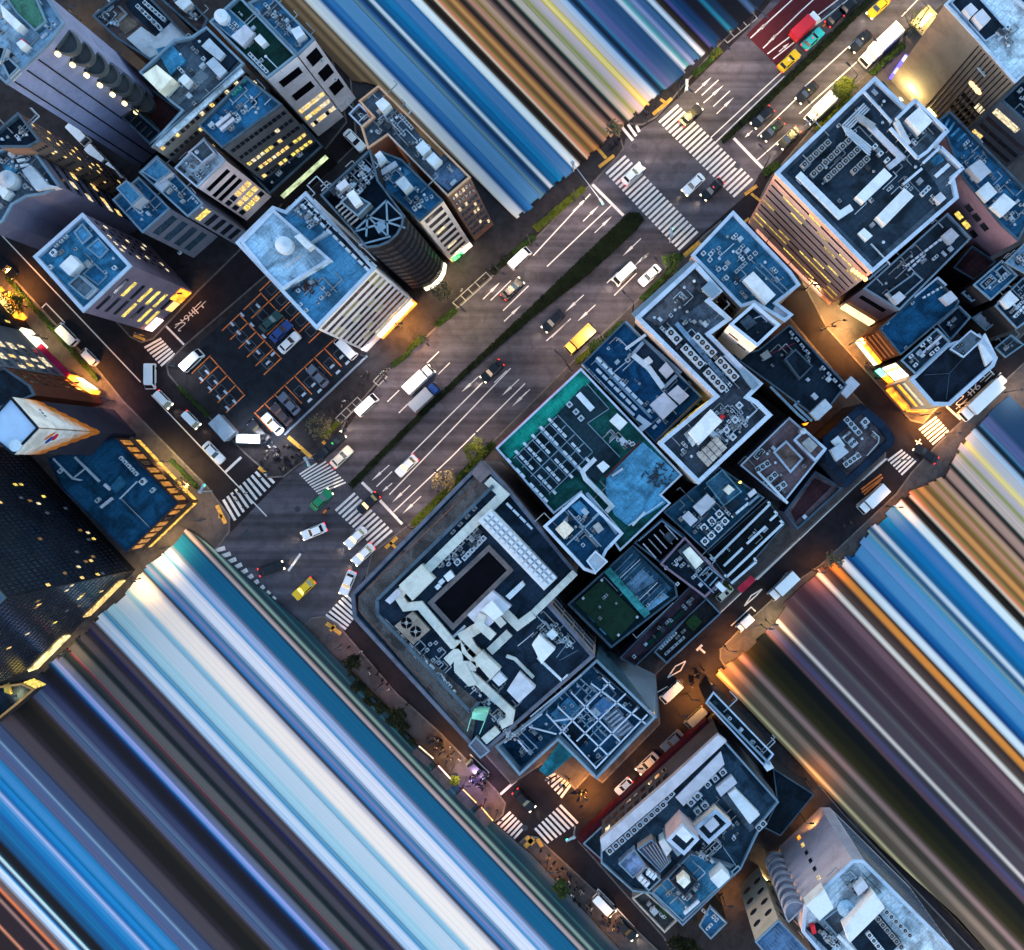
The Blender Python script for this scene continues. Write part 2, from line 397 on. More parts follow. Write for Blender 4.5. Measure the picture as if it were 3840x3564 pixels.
pave('02:640,850 690,870 760,870 850,820 960,700 1110,520 1250,360 1430,170 1560,50 1700,-100 1500,-300 300,500', PAVD)
pave('10:-200,-350 250,100 800,640 900,750 980,790 1065,765 1380,430 1848,-30 01:560,850 300,-300 00:-300,-300', PAVD)
pave('10:-200,50 0,230 320,580 700,990 860,1190 1440,1780 20:1500,270 1595,400 1595,510 1520,610 1400,700 1000,1100 -300,2300 -300,-1000')
pave('21:640,1100 690,790 730,650 1010,435 12:280,905 880,335 1180,40 1300,-60 13:-150,180 250,640 600,1060 900,1400 890,1580 700,1760 22:1290,1065 850,1500 32:880,280 480,690 390,630 290,740 240,680 60,560 -150,700')
pave('02:1640,1230 03:450,800 800,470 1080,200 1300,0 1600,-300 2400,-300 13:2400,200 1700,870 1230,1260 1150,1350 1060,1330 940,1200 480,690 02:1560,1390')
pave('22:1290,1390 1290,1320 1480,1130 1700,930 23:440,730 960,240 13:1060,1690 1250,1480 1848,920 2400,420 33:2400,2400 700,1000 32:1440,60')
pave('32:305,1090 1200,240 1450,60 33:600,900 1500,1848 1500,2300 32:1200,2300 900,1760', PAVD)
pave('21:255,1160 310,1100 400,1090 490,1140 31:900,60 1200,330 1600,740 1660,830 1640,910 1580,960 1050,430 600,-10')
pave('31:1740,1110 1800,1050 32:30,1060 300,1310 850,1830 1200,2200 31:2200,1700')
def grass_strip(name, poly, lab, z=.16):
    pave(poly, KERB, 'median_kerb', .12)
def line(s, w=.19, z=.013, m=None, name='road_line'):
    p = P(s); L, Rr = ribbon(p, w); mb = MB()
    for i in range(len(L)-1): mb.face([(q.x, q.y, z) for q in ccw([L[i], Rr[i], Rr[i+1], L[i+1]])])
    return struct(name, mb, m or PAINT)
def dashes(s, n, frac=.5, w=.18):
    a, b = P(s)
    for i in range(n):
        mb = MB(); L, Rr = ribbon([a.lerp(b, (i+.5-frac/2)/n), a.lerp(b, (i+.5+frac/2)/n)], w); mb.face([(q.x, q.y, .013) for q in ccw([L[0], Rr[0], Rr[1], L[1]])]); struct('lane_dash', mb, PAINT)
def crosswalk(s, n, fill=.52, miss=()):
    a, b, c, d = P(s); mb = MB()
    for i in range(n):
        if i in miss: continue
        p, q = a.lerp(c, i/(n-1)), b.lerp(d, i/(n-1)); st = (c-a).length/(n-1)
        L, Rr = ribbon([p, q], st*fill); mb.face([(v.x, v.y, .021) for v in ccw([L[0], Rr[0], Rr[1], L[1]])])
    struct('crosswalk', mb, PAINT)
crosswalk('02:872,850 1005,730 1385,1365 1518,1240', 23)
crosswalk('02:505,1205 640,1082 1005,1732 1138,1605', 23)
crosswalk('02:600,865 690,975 695,838 735,915', 3, .4)
crosswalk('11:228,1700 395,1592 21:355,245 548,165', 10)
crosswalk('21:478,362 612,240 738,612 868,498', 12)
crosswalk('20:1548,285 1630,428 1800,68 1900,170', 10)
crosswalk('21:412,1082 550,1182 545,940 650,1050', 7)
crosswalk('10:1002,822 1118,758 1115,948 1212,862', 7)
crosswalk('13:1122,1392 1242,1302 1212,1492 1325,1395', 6)
crosswalk('13:905,1605 1005,1530 998,1702 1098,1605', 6)
crosswalk('32:80,668 205,592 192,790 280,672', 6)
crosswalk('32:12,1002 105,1105 185,842 308,968', 8)
crosswalk('31:1590,985 1690,890 1702,1088 1790,990', 6)
crosswalk('20:1490,640 1560,620 21:10,1010 60,960', 10, .5)
# stop lines, lane lines
for s, w_ in (('02:405,1275 625,1495', .5), ('02:1388,958 1600,1178', .5), ('21:660,165 742,245', .5), ('21:785,290 940,455', .5), ('10:1560,1685 1672,1580', .45), ('10:1150,672 1275,800', .35), ('13:1310,1228 1410,1320', .4), ('31:1615,772 1770,635', .45), ('21:150,780 235,660', .4)):
    line(s, w_, name='stop_line')
for s in ('02:0,1772 395,1345', '02:95,1848 540,1425', '11:1000,1560 1500,1060', '11:850,1840 1690,965', '21:880,370 1280,-10 11:1790,1070', '03:0,945 265,690', '03:0,1110 260,880', '03:290,790 690,430', '03:330,600 560,390 690,270', '03:1000,115 1150,-40', '02:1230,955 1700,520 1848,400', '02:1250,1000 1540,720 1740,530', '10:0,30 975,1060', '10:1050,1150 1848,1990', '03:40,335 300,80 420,-30', '03:70,375 610,-40', '03:110,410 740,-90', '02:1505,265 1848,-50',
          '22:840,1500 1290,1075 1848,550', '23:0,840 690,180 890,0', '13:730,1740 900,1590', '12:90,775 260,620', '12:560,460 715,305', '10:290,545 320,515 450,650', '23:700,345 690,320 830,205', '22:1370,1160 1510,1030 1540,1060', '22:1640,925 1760,790', '32:860,60 930,20', '13:1420,1250 1690,995', '31:1500,660 1540,615 1410,490', '32:410,1480 450,1425 560,1535', '32:560,1590 580,1560 700,1690'):
    line(s, .2)
for s, n in (('11:740,1290 1290,755', 2), ('11:820,1368 1365,832', 2), ('11:1525,520 1720,330', 1), ('11:1605,598 1848,360', 1), ('21:740,215 890,70', 1), ('02:1145,682 1305,535', 1), ('02:1225,760 1385,610', 1), ('12:495,388 600,285', 1), ('12:105,770 260,620', 1), ('11:1630,1155 1755,1035', 1), ('11:1560,1080 1680,965', 1), ('11:1705,1225 1820,1110', 1)):
    dashes(s, n, .72 if n == 1 else .3)
def arrow(s, L=4.6, name='lane_arrow'):
    a, b = P(s); d = (b-a).normalized(); n = Vector((-d.y, d.x, 0)); mb = MB(); q = lambda x, y: tuple(a+d*x+n*y+Vector((0, 0, .017)))
    L = (b-a).length; mb.face([q(0, -.08), q(L*.55, -.08), q(L*.55, .08), q(0, .08)]); mb.face([q(L*.48, -.26), q(L, 0), q(L*.48, .26)]); struct(name, mb, PAINT)
for s in ('02:1120,645 1235,535', '02:1180,715 1320,590', '02:1270,790 1390,675', '02:1530,240 1630,155', '02:1610,320 1700,225', '02:345,1535 455,1425', '02:425,1615 545,1500', '02:275,1465 380,1365', '02:745,1655 620,1775', '02:820,1735 700,1845', '02:1520,905 1465,955', '12:820,145 740,225', '12:350,455 220,575', '12:430,525 305,640', '11:1500,485 1615,370', '11:1645,640 1765,525', '11:1470,1020 1350,1130', '11:1750,1040 1630,1155', '11:1825,1110 1700,1230', '11:850,1635 725,1745', '21:995,185 870,305', '21:1070,262 940,385', '03:0,215 75,155', '03:80,290 150,225', '03:150,360 220,300', '31:1420,1000 1480,1060', '11:870,1760 800,1820'):
    arrow(s)
def diamond(s):
    p = P(s); mb = MB()
    for i in range(4):
        L, Rr = ribbon([p[i], p[(i+1) % 4]], .22); mb.face([(v.x, v.y, .014+.0005*i) for v in ccw([L[0], Rr[0], Rr[1], L[1]])])
    struct('diamond_marking', mb, PAINT)
diamond('22:1585,905 1545,950 1462,1022 1510,950'); diamond('22:1055,1405 1020,1470 932,1518 985,1440')
line('22:1132,1330 1170,1292', .4); line('22:1150,1312 1190,1348', .35)
line('20:1680,545 1725,505', 1.1, .012, DARK, 'manhole'); line('13:1095,1465 1140,1490', .25); line('13:1105,1500 1130,1455', .25)
for s in ('21:270,420', '21:215,350', '02:700,1015', '02:1412,1148', '11:1450,755', '11:1800,300', '32:1020,-10', '31:1790,1000', '21:435,1235'):
    p = P1(s); struct('manhole', MB().face([(p.x+.55*math.cos(i*.5236), p.y+.55*math.sin(i*.5236), .023 if s != '21:435,1235' else .15) for i in range(12)]), DARK)
for s, wd in (('02:430,1015 505,1100', .55), ('02:455,1160 560,1080', .6), ('02:830,795 960,685', .6), ('02:880,690 915,715', .5), ('02:1465,1350 1550,1290', .6), ('02:1510,1345 1590,1410', .45), ('02:1045,1775 1155,1680', .8), ('02:1440,1560 1495,1515', .5), ('21:825,620 905,545', .6), ('21:855,580 895,620', .5), ('21:415,1140 515,1215', .7), ('21:440,1195 475,1155', .5), ('11:150,1440 310,1580', .7), ('11:390,1470 440,1530', .6), ('20:1505,325 1565,450', .7), ('20:1515,400 1545,400', .7), ('10:1795,1650 1840,1690', .7), ('32:30,1075 60,1130', .7), ('31:1800,1060 1848,1110', .9), ('31:1790,1130 1848,1070', .8), ('10:930,730 1010,760', .9)):
    line(s, wd, .150, PAINTY, 'tactile_paving')
for s in ('23:720,215 860,110', '23:725,235 870,130', '23:740,250 855,150', '03:615,40 700,-40', '03:640,55 740,-40', '03:455,185 480,160'):
    line(s, .3, .013, PAINTO, 'orange_marking')
def writing(s, txt, size, rz):
    """road lettering, one stroke-built text object turned into a mesh"""
    cu = bpy.data.curves.new('road_lettering', 'FONT'); cu.body = txt; cu.size = size; cu.align_x = 'CENTER'; cu.align_y = 'CENTER'
    o = bpy.data.objects.new('t', cu); C.objects.link(o); bpy.context.view_layer.update()
    me = bpy.data.meshes.new_from_object(o.evaluated_get(bpy.context.evaluated_depsgraph_get())); bpy.data.objects.remove(o); bpy.data.curves.remove(cu)
    me.materials.clear(); me.materials.append(PAINT); p = P1(s); q = put('road_lettering', me, None, (p.x, p.y, .016), rz); q['kind'] = 'structure'; return q
for s, ch in (('10:1380,540', '止'), ('10:1312,600', 'ま'), ('10:1248,668', 'れ')):
    q = writing(s, ch, 2.2, GR-math.pi/2); q.scale = (.75, 1.35, 1)
for s, ch in (('13:1415,1195', 'れ'), ('13:1505,1110', 'ま'), ('13:1595,1015', '止')):
    q = writing(s, ch, 2.2, GR+math.pi/2); q.scale = (.75, 1.5, 1)
# zigzag lines along the left street kerb, car park surface and bays
sheet('car_park', '10:1290,870 1848,390 11:330,690 700,905 130,1440 0,1520 10:1700,1430', .150, mat('car park asphalt', (.014, .017, .024), .85, .25, .8))
def bays(s, n, ln, first=0, inner=True, z=.156):
    """n parking bays in a row between two points; ln = bay length direction (metres vector)"""
    a, b = P(s); st = (b-a)/n
    for i in range(n+1):
        q = a+st*i; L, Rr = ribbon([q, q+ln], .2); struct('bay_line', MB().face([(v.x, v.y, z) for v in ccw([L[0], Rr[0], Rr[1], L[1]])]), PAINTO)
        if i < n:
            e1, e2 = q+st*.12, q+st*.88; L, Rr = ribbon([e1+ln*.97, e2+ln*.97], .18); struct('bay_line', MB().face([(v.x, v.y, z+.001) for v in ccw([L[0], Rr[0], Rr[1], L[1]])]), PAINTO)
            c = q+st/2+ln*.42; u = st.normalized()*.75; v_ = ln.normalized()*.75; k = [c-u-v_, c+u-v_, c+u+v_, c-u+v_]; mb = MB()
            for j in range(4):
                L, Rr = ribbon([k[j], k[(j+1) % 4]], .09); mb.face([(t.x, t.y, z+.001+.0004*j) for t in ccw([L[0], Rr[0], Rr[1], L[1]])])
            struct('bay_number_box', mb, mat('grey bay paint', (.12, .13, .15), .8))
bays('10:1540,705 1830,1010', 5, UA*4.4); bays('10:1690,560 1960,850', 5, UA*4.4); bays('10:1800,430 2140,790', 5, UA*4.2)
bays('10:1330,1000 1570,1270', 4, UA*4.6)
bays('11:590,890 40,1400', 8, -US*4.6)
# tracery of parking frames on the pavement beside the avenue
for s in ('11:480,1310 630,1165 665,1200 515,1345 480,1310', '11:740,1055 800,990 835,1025 775,1085 740,1055', '11:1290,510 1520,300 1560,340 1330,545 1290,510', '02:1310,265 1520,90 1550,130 1345,300 1310,265'):
    line(s, .16, .152, mat('pale paving trim', (.28, .27, .26), .8), 'paving_trim')
for a_, n in (('11:515,1275 555,1310', 1), ('11:555,1238 592,1275', 1), ('11:590,1200 630,1238', 1), ('11:1345,460 1380,495', 1), ('11:1395,415 1430,450', 1), ('11:1445,368 1480,405', 1), ('02:1360,225 1395,262', 1), ('02:1405,185 1440,222', 1), ('02:1450,150 1482,185', 1)):
    line(a_, .14, .1525, mat('pale paving trim', (.28, .27, .26), .8), 'paving_trim')

# ================================================================ three pixel-stretch bands, added as low striped slabs
def stripe_mat():
    m = bpy.data.materials.new('stretch band strips'); m.use_nodes = True; nt = m.node_tree; L = nt.links; b = nt.nodes['Principled BSDF']; b.inputs['Roughness'].default_value = .9; b.inputs['Specular IOR Level'].default_value = .15
    at = nn(nt, 'ShaderNodeAttribute', attribute_name='stripe'); tc = nn(nt, 'ShaderNodeTexCoord'); dt = nn(nt, 'ShaderNodeVectorMath', operation='DOT_PRODUCT')
    dt.inputs[1].default_value = (.728, .686, 0); L.new(tc.outputs['Object'], dt.inputs[0])
    n = nn(nt, 'ShaderNodeTexNoise', noise_dimensions='1D'); n.inputs['Scale'].default_value = 3.2; n.inputs['Detail'].default_value = 4; n.inputs['Roughness'].default_value = .75; L.new(dt.outputs['Value'], n.inputs['W'])
    r = nn(nt, 'ShaderNodeMapRange'); r.inputs[1].default_value = .3; r.inputs[2].default_value = .7; r.inputs[3].default_value = .82; r.inputs[4].default_value = 1.14; L.new(n.outputs['Fac'], r.inputs[0])
    v = nn(nt, 'ShaderNodeVectorMath', operation='SCALE'); L.new(at.outputs['Color'], v.inputs[0]); L.new(r.outputs[0], v.inputs['Scale']); L.new(v.outputs[0], b.inputs['Base Color'])
    return m
STRIPE = stripe_mat()
def clip(poly, f):
    out = []; n = len(poly)
    for i in range(n):
        a, b = poly[i], poly[(i+1) % n]; fa, fb = f(a), f(b)
        if fa >= 0: out.append(a)
        if (fa >= 0) != (fb >= 0): k = fa/(fa-fb); out.append((a[0]+(b[0]-a[0])*k, a[1]+(b[1]-a[1])*k))
    return out
def slab(label, region, slope, y0, bands, seed, soft=9, zb=.55):
    rg = rg0 = pts(region); rr = random.Random(seed); T = lambda p: p[0]-(p[1]-y0)/slope
    cen = U((sum(p[0] for p in rg)/len(rg), sum(p[1] for p in rg)/len(rg))); root = thing('stretch_band', label, 'stretch band', cen)  # added slab: a pixel-stretch effect built as solid strips, not a roof
    bands = [(bands[i][0], bands[i+1][0], D(*bands[i][1:4])) for i in range(len(bands)-1)]
    for i, (t0, t1, c) in enumerate(bands):
        w_ = t1-t0; e = min(w_*.46, soft); pc = bands[i-1][2] if i else c; ncl = bands[i+1][2] if i < len(bands)-1 else c
        mid = lambda a, b_: tuple((a[j]+b_[j])/2 for j in range(3))
        zz = zb+rr.uniform(0, .12); mb = MB(); cols = []; ed = rr.uniform(-11, 5); rg = [(p[0]+ed*.69, p[1]+ed*.72) for p in rg0]
        for (a, b_, ca, cb) in ((t0, t0+e, mid(pc, c), c), (t0+e, t1-e, c, c), (t1-e, t1, c, mid(c, ncl))):
            q = clip(clip(rg, lambda p: T(p)-a), lambda p: b_-T(p))
            if len(q) < 3: continue
            vv = [U(p, zz) for p in q]; mb.face(vv)
            for p in q: k = min(1, max(0, (T(p)-a)/max(.01, b_-a))); cols.append(tuple(ca[j]+(cb[j]-ca[j])*k for j in range(3)))
        q = clip(clip(rg, lambda p: T(p)-t0), lambda p: t1-T(p))
        if len(q) < 3 or not mb.f: continue
        vv = ccw([U(p, zz) for p in q]); n0 = len(mb.v); mb.prism([v-Vector((0, 0, 0)) for v in vv], .02, zz-.001, top=False); cols += [c]*(len(mb.v)-n0)
        o = mb.obj('stripe', STRIPE, root, cen); at = o.data.color_attributes.new('stripe', 'FLOAT_COLOR', 'POINT')
        for j, cc in enumerate(cols): at.data[j].color = (*cc, 1)
    return root
A = [(1030,70,56,46),(1062,112,92,72),(1085,84,66,52),(1108,140,118,96),(1128,96,78,66),(1142,205,210,222),(1168,190,200,225),(1196,20,75,135),(1222,45,110,180),(1252,78,132,186),(1305,85,135,190),(1325,95,128,145),(1340,40,90,150),(1355,25,50,95),(1368,8,62,100),(1384,205,218,242),(1400,8,78,128),(1415,2,95,155),(1440,0,115,178),(1460,35,112,172),(1480,68,116,176),(1530,18,102,162),(1541,222,230,246),(1582,80,62,52),(1591,16,11,7),(1615,62,38,24),(1627,250,226,206),(1636,216,126,96),(1655,120,110,58),(1672,130,76,56),(1685,202,142,86),(1708,120,76,52),(1720,26,16,26),(1735,62,56,46),(1750,186,132,116),(1775,130,106,54),(1795,186,146,130),(1825,100,76,76),(1842,26,16,26),(1858,52,56,46),(1865,162,132,126),(1890,90,66,70),(1900,22,22,30),(1914,46,70,56),(1922,186,170,166),(1960,138,142,84),(1982,176,160,168),(2005,186,172,192),(2026,205,165,70),(2032,252,232,160),(2052,222,190,80),(2060,184,178,192),(2095,172,188,222),(2115,142,172,216),(2125,40,82,132),(2136,6,26,46),(2160,30,72,122),(2168,56,126,168),(2178,76,86,142),(2220,46,76,126),(2260,34,70,116),(2310,196,206,230),(2329,72,150,166),(2350,90,112,152),(2362,126,140,192),(2378,56,86,136),(2400,50,90,142),(2415,12,66,82),(2425,186,200,232),(2450,42,32,26),(2475,6,6,10),(2490,66,66,132),(2505,16,56,102),(2530,2,42,86),(2560,0,12,32),(2620,26,112,152),(2638,12,42,76),(2680,2,10,26),(2770,56,86,132),(2800,20,30,50),(2900,20,30,50)]
slab('pixel-stretch band of coloured lengthwise stripes running off the top edge, coral, yellow and blue', 'S:915,-120 1320,300 1425,325 1922,806 1941,822 2303,503 2834,38 2960,-120', 1.04, 0, A, 1)
Bb = [(-1500,46,30,34),(-560,200,140,125),(-552,34,26,34),(0,250,160,130),(8,38,28,40),(94,165,126,126),(104,36,26,36),(132,228,124,84),(143,92,78,84),(178,190,205,242),(195,216,226,250),(215,62,150,212),(222,20,42,92),(243,192,226,246),(256,6,52,72),(268,6,12,26),(312,0,72,124),(345,0,96,156),(390,20,82,152),(410,10,112,182),(440,46,126,196),(465,164,182,236),(482,6,92,162),(500,16,120,196),(530,0,106,166),(545,52,126,196),(580,10,112,176),(598,72,86,132),(640,60,90,142),(655,122,150,188),(665,50,70,112),(720,56,60,86),(735,62,58,72),(800,30,28,42),(830,4,4,13),(905,34,31,29),(940,82,80,112),(955,60,82,122),(975,76,96,132),(1000,46,56,96),(1040,20,30,62),(1060,2,16,32),(1112,0,32,78),(1130,30,112,182),(1137,128,146,216),(1165,90,100,132),(1195,0,26,36),(1215,32,42,52),(1240,122,56,76),(1246,76,80,90),(1295,12,26,36),(1325,60,60,76),(1360,30,32,46),(1385,16,22,72),(1402,66,62,78),(1430,52,44,56),(1441,166,192,232),(1470,184,204,238),(1498,56,132,186),(1520,150,192,222),(1580,172,196,226),(1655,132,180,216),(1686,240,236,244),(1775,176,180,206),(1795,30,36,52),(1812,52,122,196),(1828,124,130,182),(1842,60,112,162),(1868,206,216,246),(1930,172,192,236),(1938,52,146,206),(1948,146,172,226),(1985,90,112,152),(2000,6,88,136),(2085,16,62,92),(2095,182,168,178),(2112,26,42,56),(2135,132,168,168),(2145,22,48,66),(2178,40,90,105),(2184,24,50,70),(2225,52,66,86),(2300,52,66,86)]
slab('pixel-stretch band of lengthwise stripes filling the lower left, white, pale blue and navy', 'S:-150,2800 0,2694 92,2600 184,2503 346,2345 476,2227 541,2135 633,2070 703,1992 740,2010 1135,2342 1303,2515 1352,2568 1563,2797 1860,3094 2000,3213 2340,3580 2450,3700 -150,3700', 1.057, 3480, Bb, 2)
Cc = [(2750,120,105,85),(2762,216,198,158),(2775,92,82,72),(2796,102,86,80),(2820,142,122,114),(2854,66,60,56),(2896,152,122,126),(2922,80,66,60),(2940,44,40,16),(2975,30,28,8),(3028,6,9,4),(3076,16,22,8),(3086,96,70,86),(3110,76,72,112),(3135,60,56,70),(3166,236,222,226),(3180,76,66,80),(3235,88,82,92),(3262,62,46,60),(3290,72,52,66),(3310,88,72,86),(3325,66,48,60),(3345,60,40,54),(3395,86,62,76),(3430,112,82,96),(3470,80,52,60),(3483,246,232,232),(3507,82,64,62),(3535,60,44,44),(3563,242,148,68),(3596,40,24,26),(3613,216,224,243),(3651,6,62,122),(3675,0,92,162),(3700,72,132,190),(3760,95,138,196),(3800,76,142,192),(3830,122,148,158),(3841,40,80,122),(3867,202,214,240),(3888,2,88,142),(3917,0,106,172),(3961,66,116,182),(4010,30,110,170),(4026,216,226,242),(4068,50,36,26),(4085,16,11,8),(4115,250,226,206),(4126,216,122,88),(4144,122,112,60),(4160,128,78,56),(4170,206,142,82),(4200,120,76,52),(4215,126,106,56),(4231,186,132,112),(4260,130,106,52),(4275,182,142,122),(4304,30,20,28),(4325,166,132,126),(4368,26,18,28),(4384,52,72,58),(4391,186,168,170),(4446,136,142,82),(4464,182,170,186),(4500,252,228,155),(4530,182,180,196),(4576,162,188,226),(4600,10,30,52),(4632,60,120,162),(4640,76,90,142),(4700,32,62,102),(4850,32,62,102)]
slab('pixel-stretch band of lengthwise stripes filling the lower right, orange, blue and dark mauve', 'S:2640,2580 2700,2520 2790,2455 2880,2375 2950,2265 3070,2140 3200,2085 3270,1985 3425,1840 3545,1795 3625,1645 3740,1535 3900,1400 4000,1330 4100,1330 4100,3700 3820,3700 3600,3450', 1.05, 2600, Cc, 3)
# ================================================================ buildings
TRW = mat('pale coping', (.35, .43, .55), .6, .1, .8, stain=.2)
TRB = dm(98, 132, 172, var=.12, scale=.8, stain=.2)
TRD = dm(60, 85, 115, var=.2, scale=.8)
CONC = wallm(98, 110, 136); BEIGE = wallm(88, 96, 108); MAUVE = wallm(70, 76, 108); DKW = wallm(24, 26, 36); PINKW = wallm(150, 132, 140); WHW = wallm(190, 195, 215); BRNW = wallm(46, 34, 32)
DKROOF = roofm(32, 50, 72); GREYROOF = roofm(62, 82, 108); BROWNROOF = roofm(72, 66, 76); BLUEROOF = roofm(34, 96, 150); MIDBLUE = roofm(58, 122, 178); SKYROOF = roofm(120, 165, 215); PALEROOF = roofm(165, 195, 232); NAVY = roofm(17, 34, 55); TEALG = roofm(24, 112, 118); DKGREEN = roofm(10, 46, 48)
MAROON = roofm(52, 34, 46); BOXW = mat('white roof box', (.54, .57, .62), .6, .1, .7, stain=.18); BOXP = mat('lilac grey roof box', (.42, .43, .50), .6, .1, .7, stain=.2)
def B(*a, **k): return Bld(*a, **k)

# ---- top left: tower with lamp lit balconies
b = B('apartment_tower', 'tower with a plain mauve end wall beside a column of lamp lit curved balconies', '00:40,580 325,315 440,160 300,-60 -300,-60 -300,250', 44, wallm(98, 112, 160), SKYROOF, TRB)
a_, c_ = b.edge('00:185,445'); n_ = Vector(((c_-a_).y, -(c_-a_).x, 0)).normalized()
for u_ in (.12, .42, .70):
    q = a_.lerp(c_, u_); b.add('wall_joint', MB().bar(q+n_*.05, q+n_*.05+Vector((0, 0, 43)), .16), DKW)
a_, c_ = b.edge('00:382,238'); n_ = Vector(((c_-a_).y, -(c_-a_).x, 0)).normalized(); u_ = (c_-a_).normalized(); wd = (c_-a_).length
for k in range(9):
    z = 41-k*4.3; mb = MB(); cc = a_.lerp(c_, .5)
    arc = [a_.lerp(c_, .06)]+[cc+u_*(-math.cos(t*math.pi/10))*wd*.44+n_*math.sin(t*math.pi/10)*2.6 for t in range(11)]+[a_.lerp(c_, .94)]
    mb.prism(ccw(arc), z, z+.25, bot=True); ar2 = ccw(arc); ring(mb, ar2, inset(ar2, .15), z+.25, z+1.1); o = b.add('balcony', mb, wallm(52, 62, 76))
    q = a_.lerp(c_, -.02)+n_*1.0; b.add('balcony_light', MB().cyl((q.x, q.y, z+1.2), .36, .5, 10), emis('balcony lamp', (255, 225, 150), 0.16), o)
b.fac('00:382,238', 3, 40, 9, 2, .2, .8, hf=.5, lit=.3)
b.blk('00:20,-40 230,-60 320,150 240,215 110,90', 1.2, roofm(60, 110, 150), 'roof_garden', trim=TRB, top=mat('roof garden green', (.05, .14, .10), .9, .5, 1.5))
b.blk('00:0,30 150,170 110,210 20,120', 2.2, BOXW); b.blk('00:110,300 150,275 185,310 145,345', 2, BOXW); b.blk('00:-60,300 40,330 10,420 -80,420', 2, BOXP, trim=TRB, top=NAVY)
b.blk('00:0,420 60,400 130,470 60,540', 1.5, BOXP, trim=TRB, top=NAVY); b.clutter(18, 3); p_ = P1('00:110,255', b.z+3); b.add('warning_light', MB().cyl((p_.x, p_.y, b.z), .3, 1.5, 10), mat('red cowl', (.6, .02, .03), .5)); b.done()

b = B('annex_building', 'low annex with a plain maroon roof beneath the balcony tower', '00:895,690 965,555 1255,770 1120,930', 14, DKW, MAROON, TRD); b.done()
b = B('annex_building', 'dark open topped annex with slatted pit behind the long pale ledge', '00:805,780 885,715 1115,920 1035,1000', 17, DKW, NAVY, TRD)
for k in range(6): b.pipe('00:%d,%d %d,%d' % (850+k*38, 830+k*34, 905+k*38, 775+k*34), .3, .5, DARK, 'roof_beam')
b.done()
b = B('office_building', 'office with a bright cream penthouse and pale stepped ledge, upper left', '00:965,500 1205,275 1330,250 1430,185 1690,440 1035,1010 1260,765 1180,705', 30, BEIGE, GREYROOF, TRB)
b.blk('00:1330,290 1430,200 1640,420 1570,500 1500,400 1430,440 1345,330', .5, NAVY, 'roof_pit'); b.blk('00:1395,320 1450,265 1560,375 1520,420', 1.2, PALE); b.blk('00:1425,440 1480,395 1570,490 1520,540', 1.0, PALE)
b.blk('00:1080,340 1190,310 1290,420 1180,520', .6, BLUE, 'roof_panel'); b.blk('00:990,520 1085,450 1195,540 1105,640', 3.2, mat('cream roof cover', (.75, .72, .60), .5, .1), 'plant_room'); b.blk('00:1235,550 1280,510 1320,550 1275,595', 2, BOXW)
b.flat('00:1170,690 1390,480 1450,530 1235,730', roofm(90, 110, 135), 'grating'); b.flat('00:1075,1000 1670,470 1690,500 1100,1025', PALEROOF, 'ledge', .4); b.clutter(10, 5)
b.fac('00:1360,725', 14, 28.5, 4, 18, .02, .98, .6, .32, lit=.25, seed=4); b.done()
b = B('office_building', 'office with a pale L shaped roof wrapped round a dark air conditioner deck', '00:640,110 940,-120 1320,280 1040,415 800,260', 22, BRNW, BROWNROOF, TRD)
b.flat('00:878,268 978,185 1078,255 1190,152 1318,278 1040,412', mat('pale roof sheet', (.42, .43, .47), .7, .1, .5), 'roof_panel', .3); b.flat('00:860,20 990,-40 1188,150 1080,250 905,85', NAVY, 'equipment_deck', .12)
b.row('00:950,40 1090,175', 6, 1.1, 1.1, 1.1, WHITE); b.row('00:1000,15 1125,125', 6, 1.1, 1.1, 1.1, WHITE); b.row('00:985,75 1100,190', 4, 1.1, 1.1, 1.1, WHITE); b.flat('00:780,150 850,75 960,170 870,240', roofm(95, 90, 92), 'terrace', .1); b.clutter(10, 8, '00:640,110 740,40 900,180 800,260'); b.done()
b = B('office_building', 'brown roofed building cut by the top edge beside a black alley', '00:1120,0 1230,-90 1440,130 1390,240', 22, BRNW, BROWNROOF, TRD); b.blk('00:1210,20 1280,-40 1330,20 1270,70', 2, BOXW); b.clutter(6, 6); b.done()
b = B('office_building', 'office with a row of roof condensers and yellow lit windows above a black podium', 'O:385,243 478,148 548,203 432,288', 30, wallm(62, 72, 88), BLUEROOF, TRD)
b.units('00:1650,610 1615,640 1690,550', 1.6, .8, 1, roofm(40, 130, 140)); b.blk('00:1490,860 1590,780 1600,800 1505,880', 1, BOXP); b.blk('00:1520,890 1615,810 1625,830 1530,910', 1, BOXP); b.clutter(10, 9); b.flat('00:1740,700 1780,660 1790,720 1750,750', NAVY, 'stain')
b.fac('O:490,245', 10, 29, 5, 12, .04, .97, .75, .32, lit=lambda k: (.7, .75, .5, .15, .05)[k], litm=(LITP, LITW, LITY), seed=2); b.done()
b = B('podium_building', 'black flat podium roof with a pale green lit edge, below the yellow lit office', '01:-150,1160 250,860 385,1015 20,1345', 11, DKW, NAVY, TRD); b.duct('01:100,1060 160,1130', .35, .4, PALE); b.duct('01:60,1090 125,1140', .35, .4, PALE); b.pipe('01:-80,1230 70,1090', .2); b.clutter(4, 3)
b.strip('01:200,1180', .08, .95, 5.5, 7.3, LITG, .3, 'lit_window'); b.done()
b = B('office_building', 'building with blank pale wall, two long dark slots and lit lower windows', '00:1450,150 1655,-30 2053,385 1848,545', 30, wallm(172, 182, 212), DKGREEN, TRB)
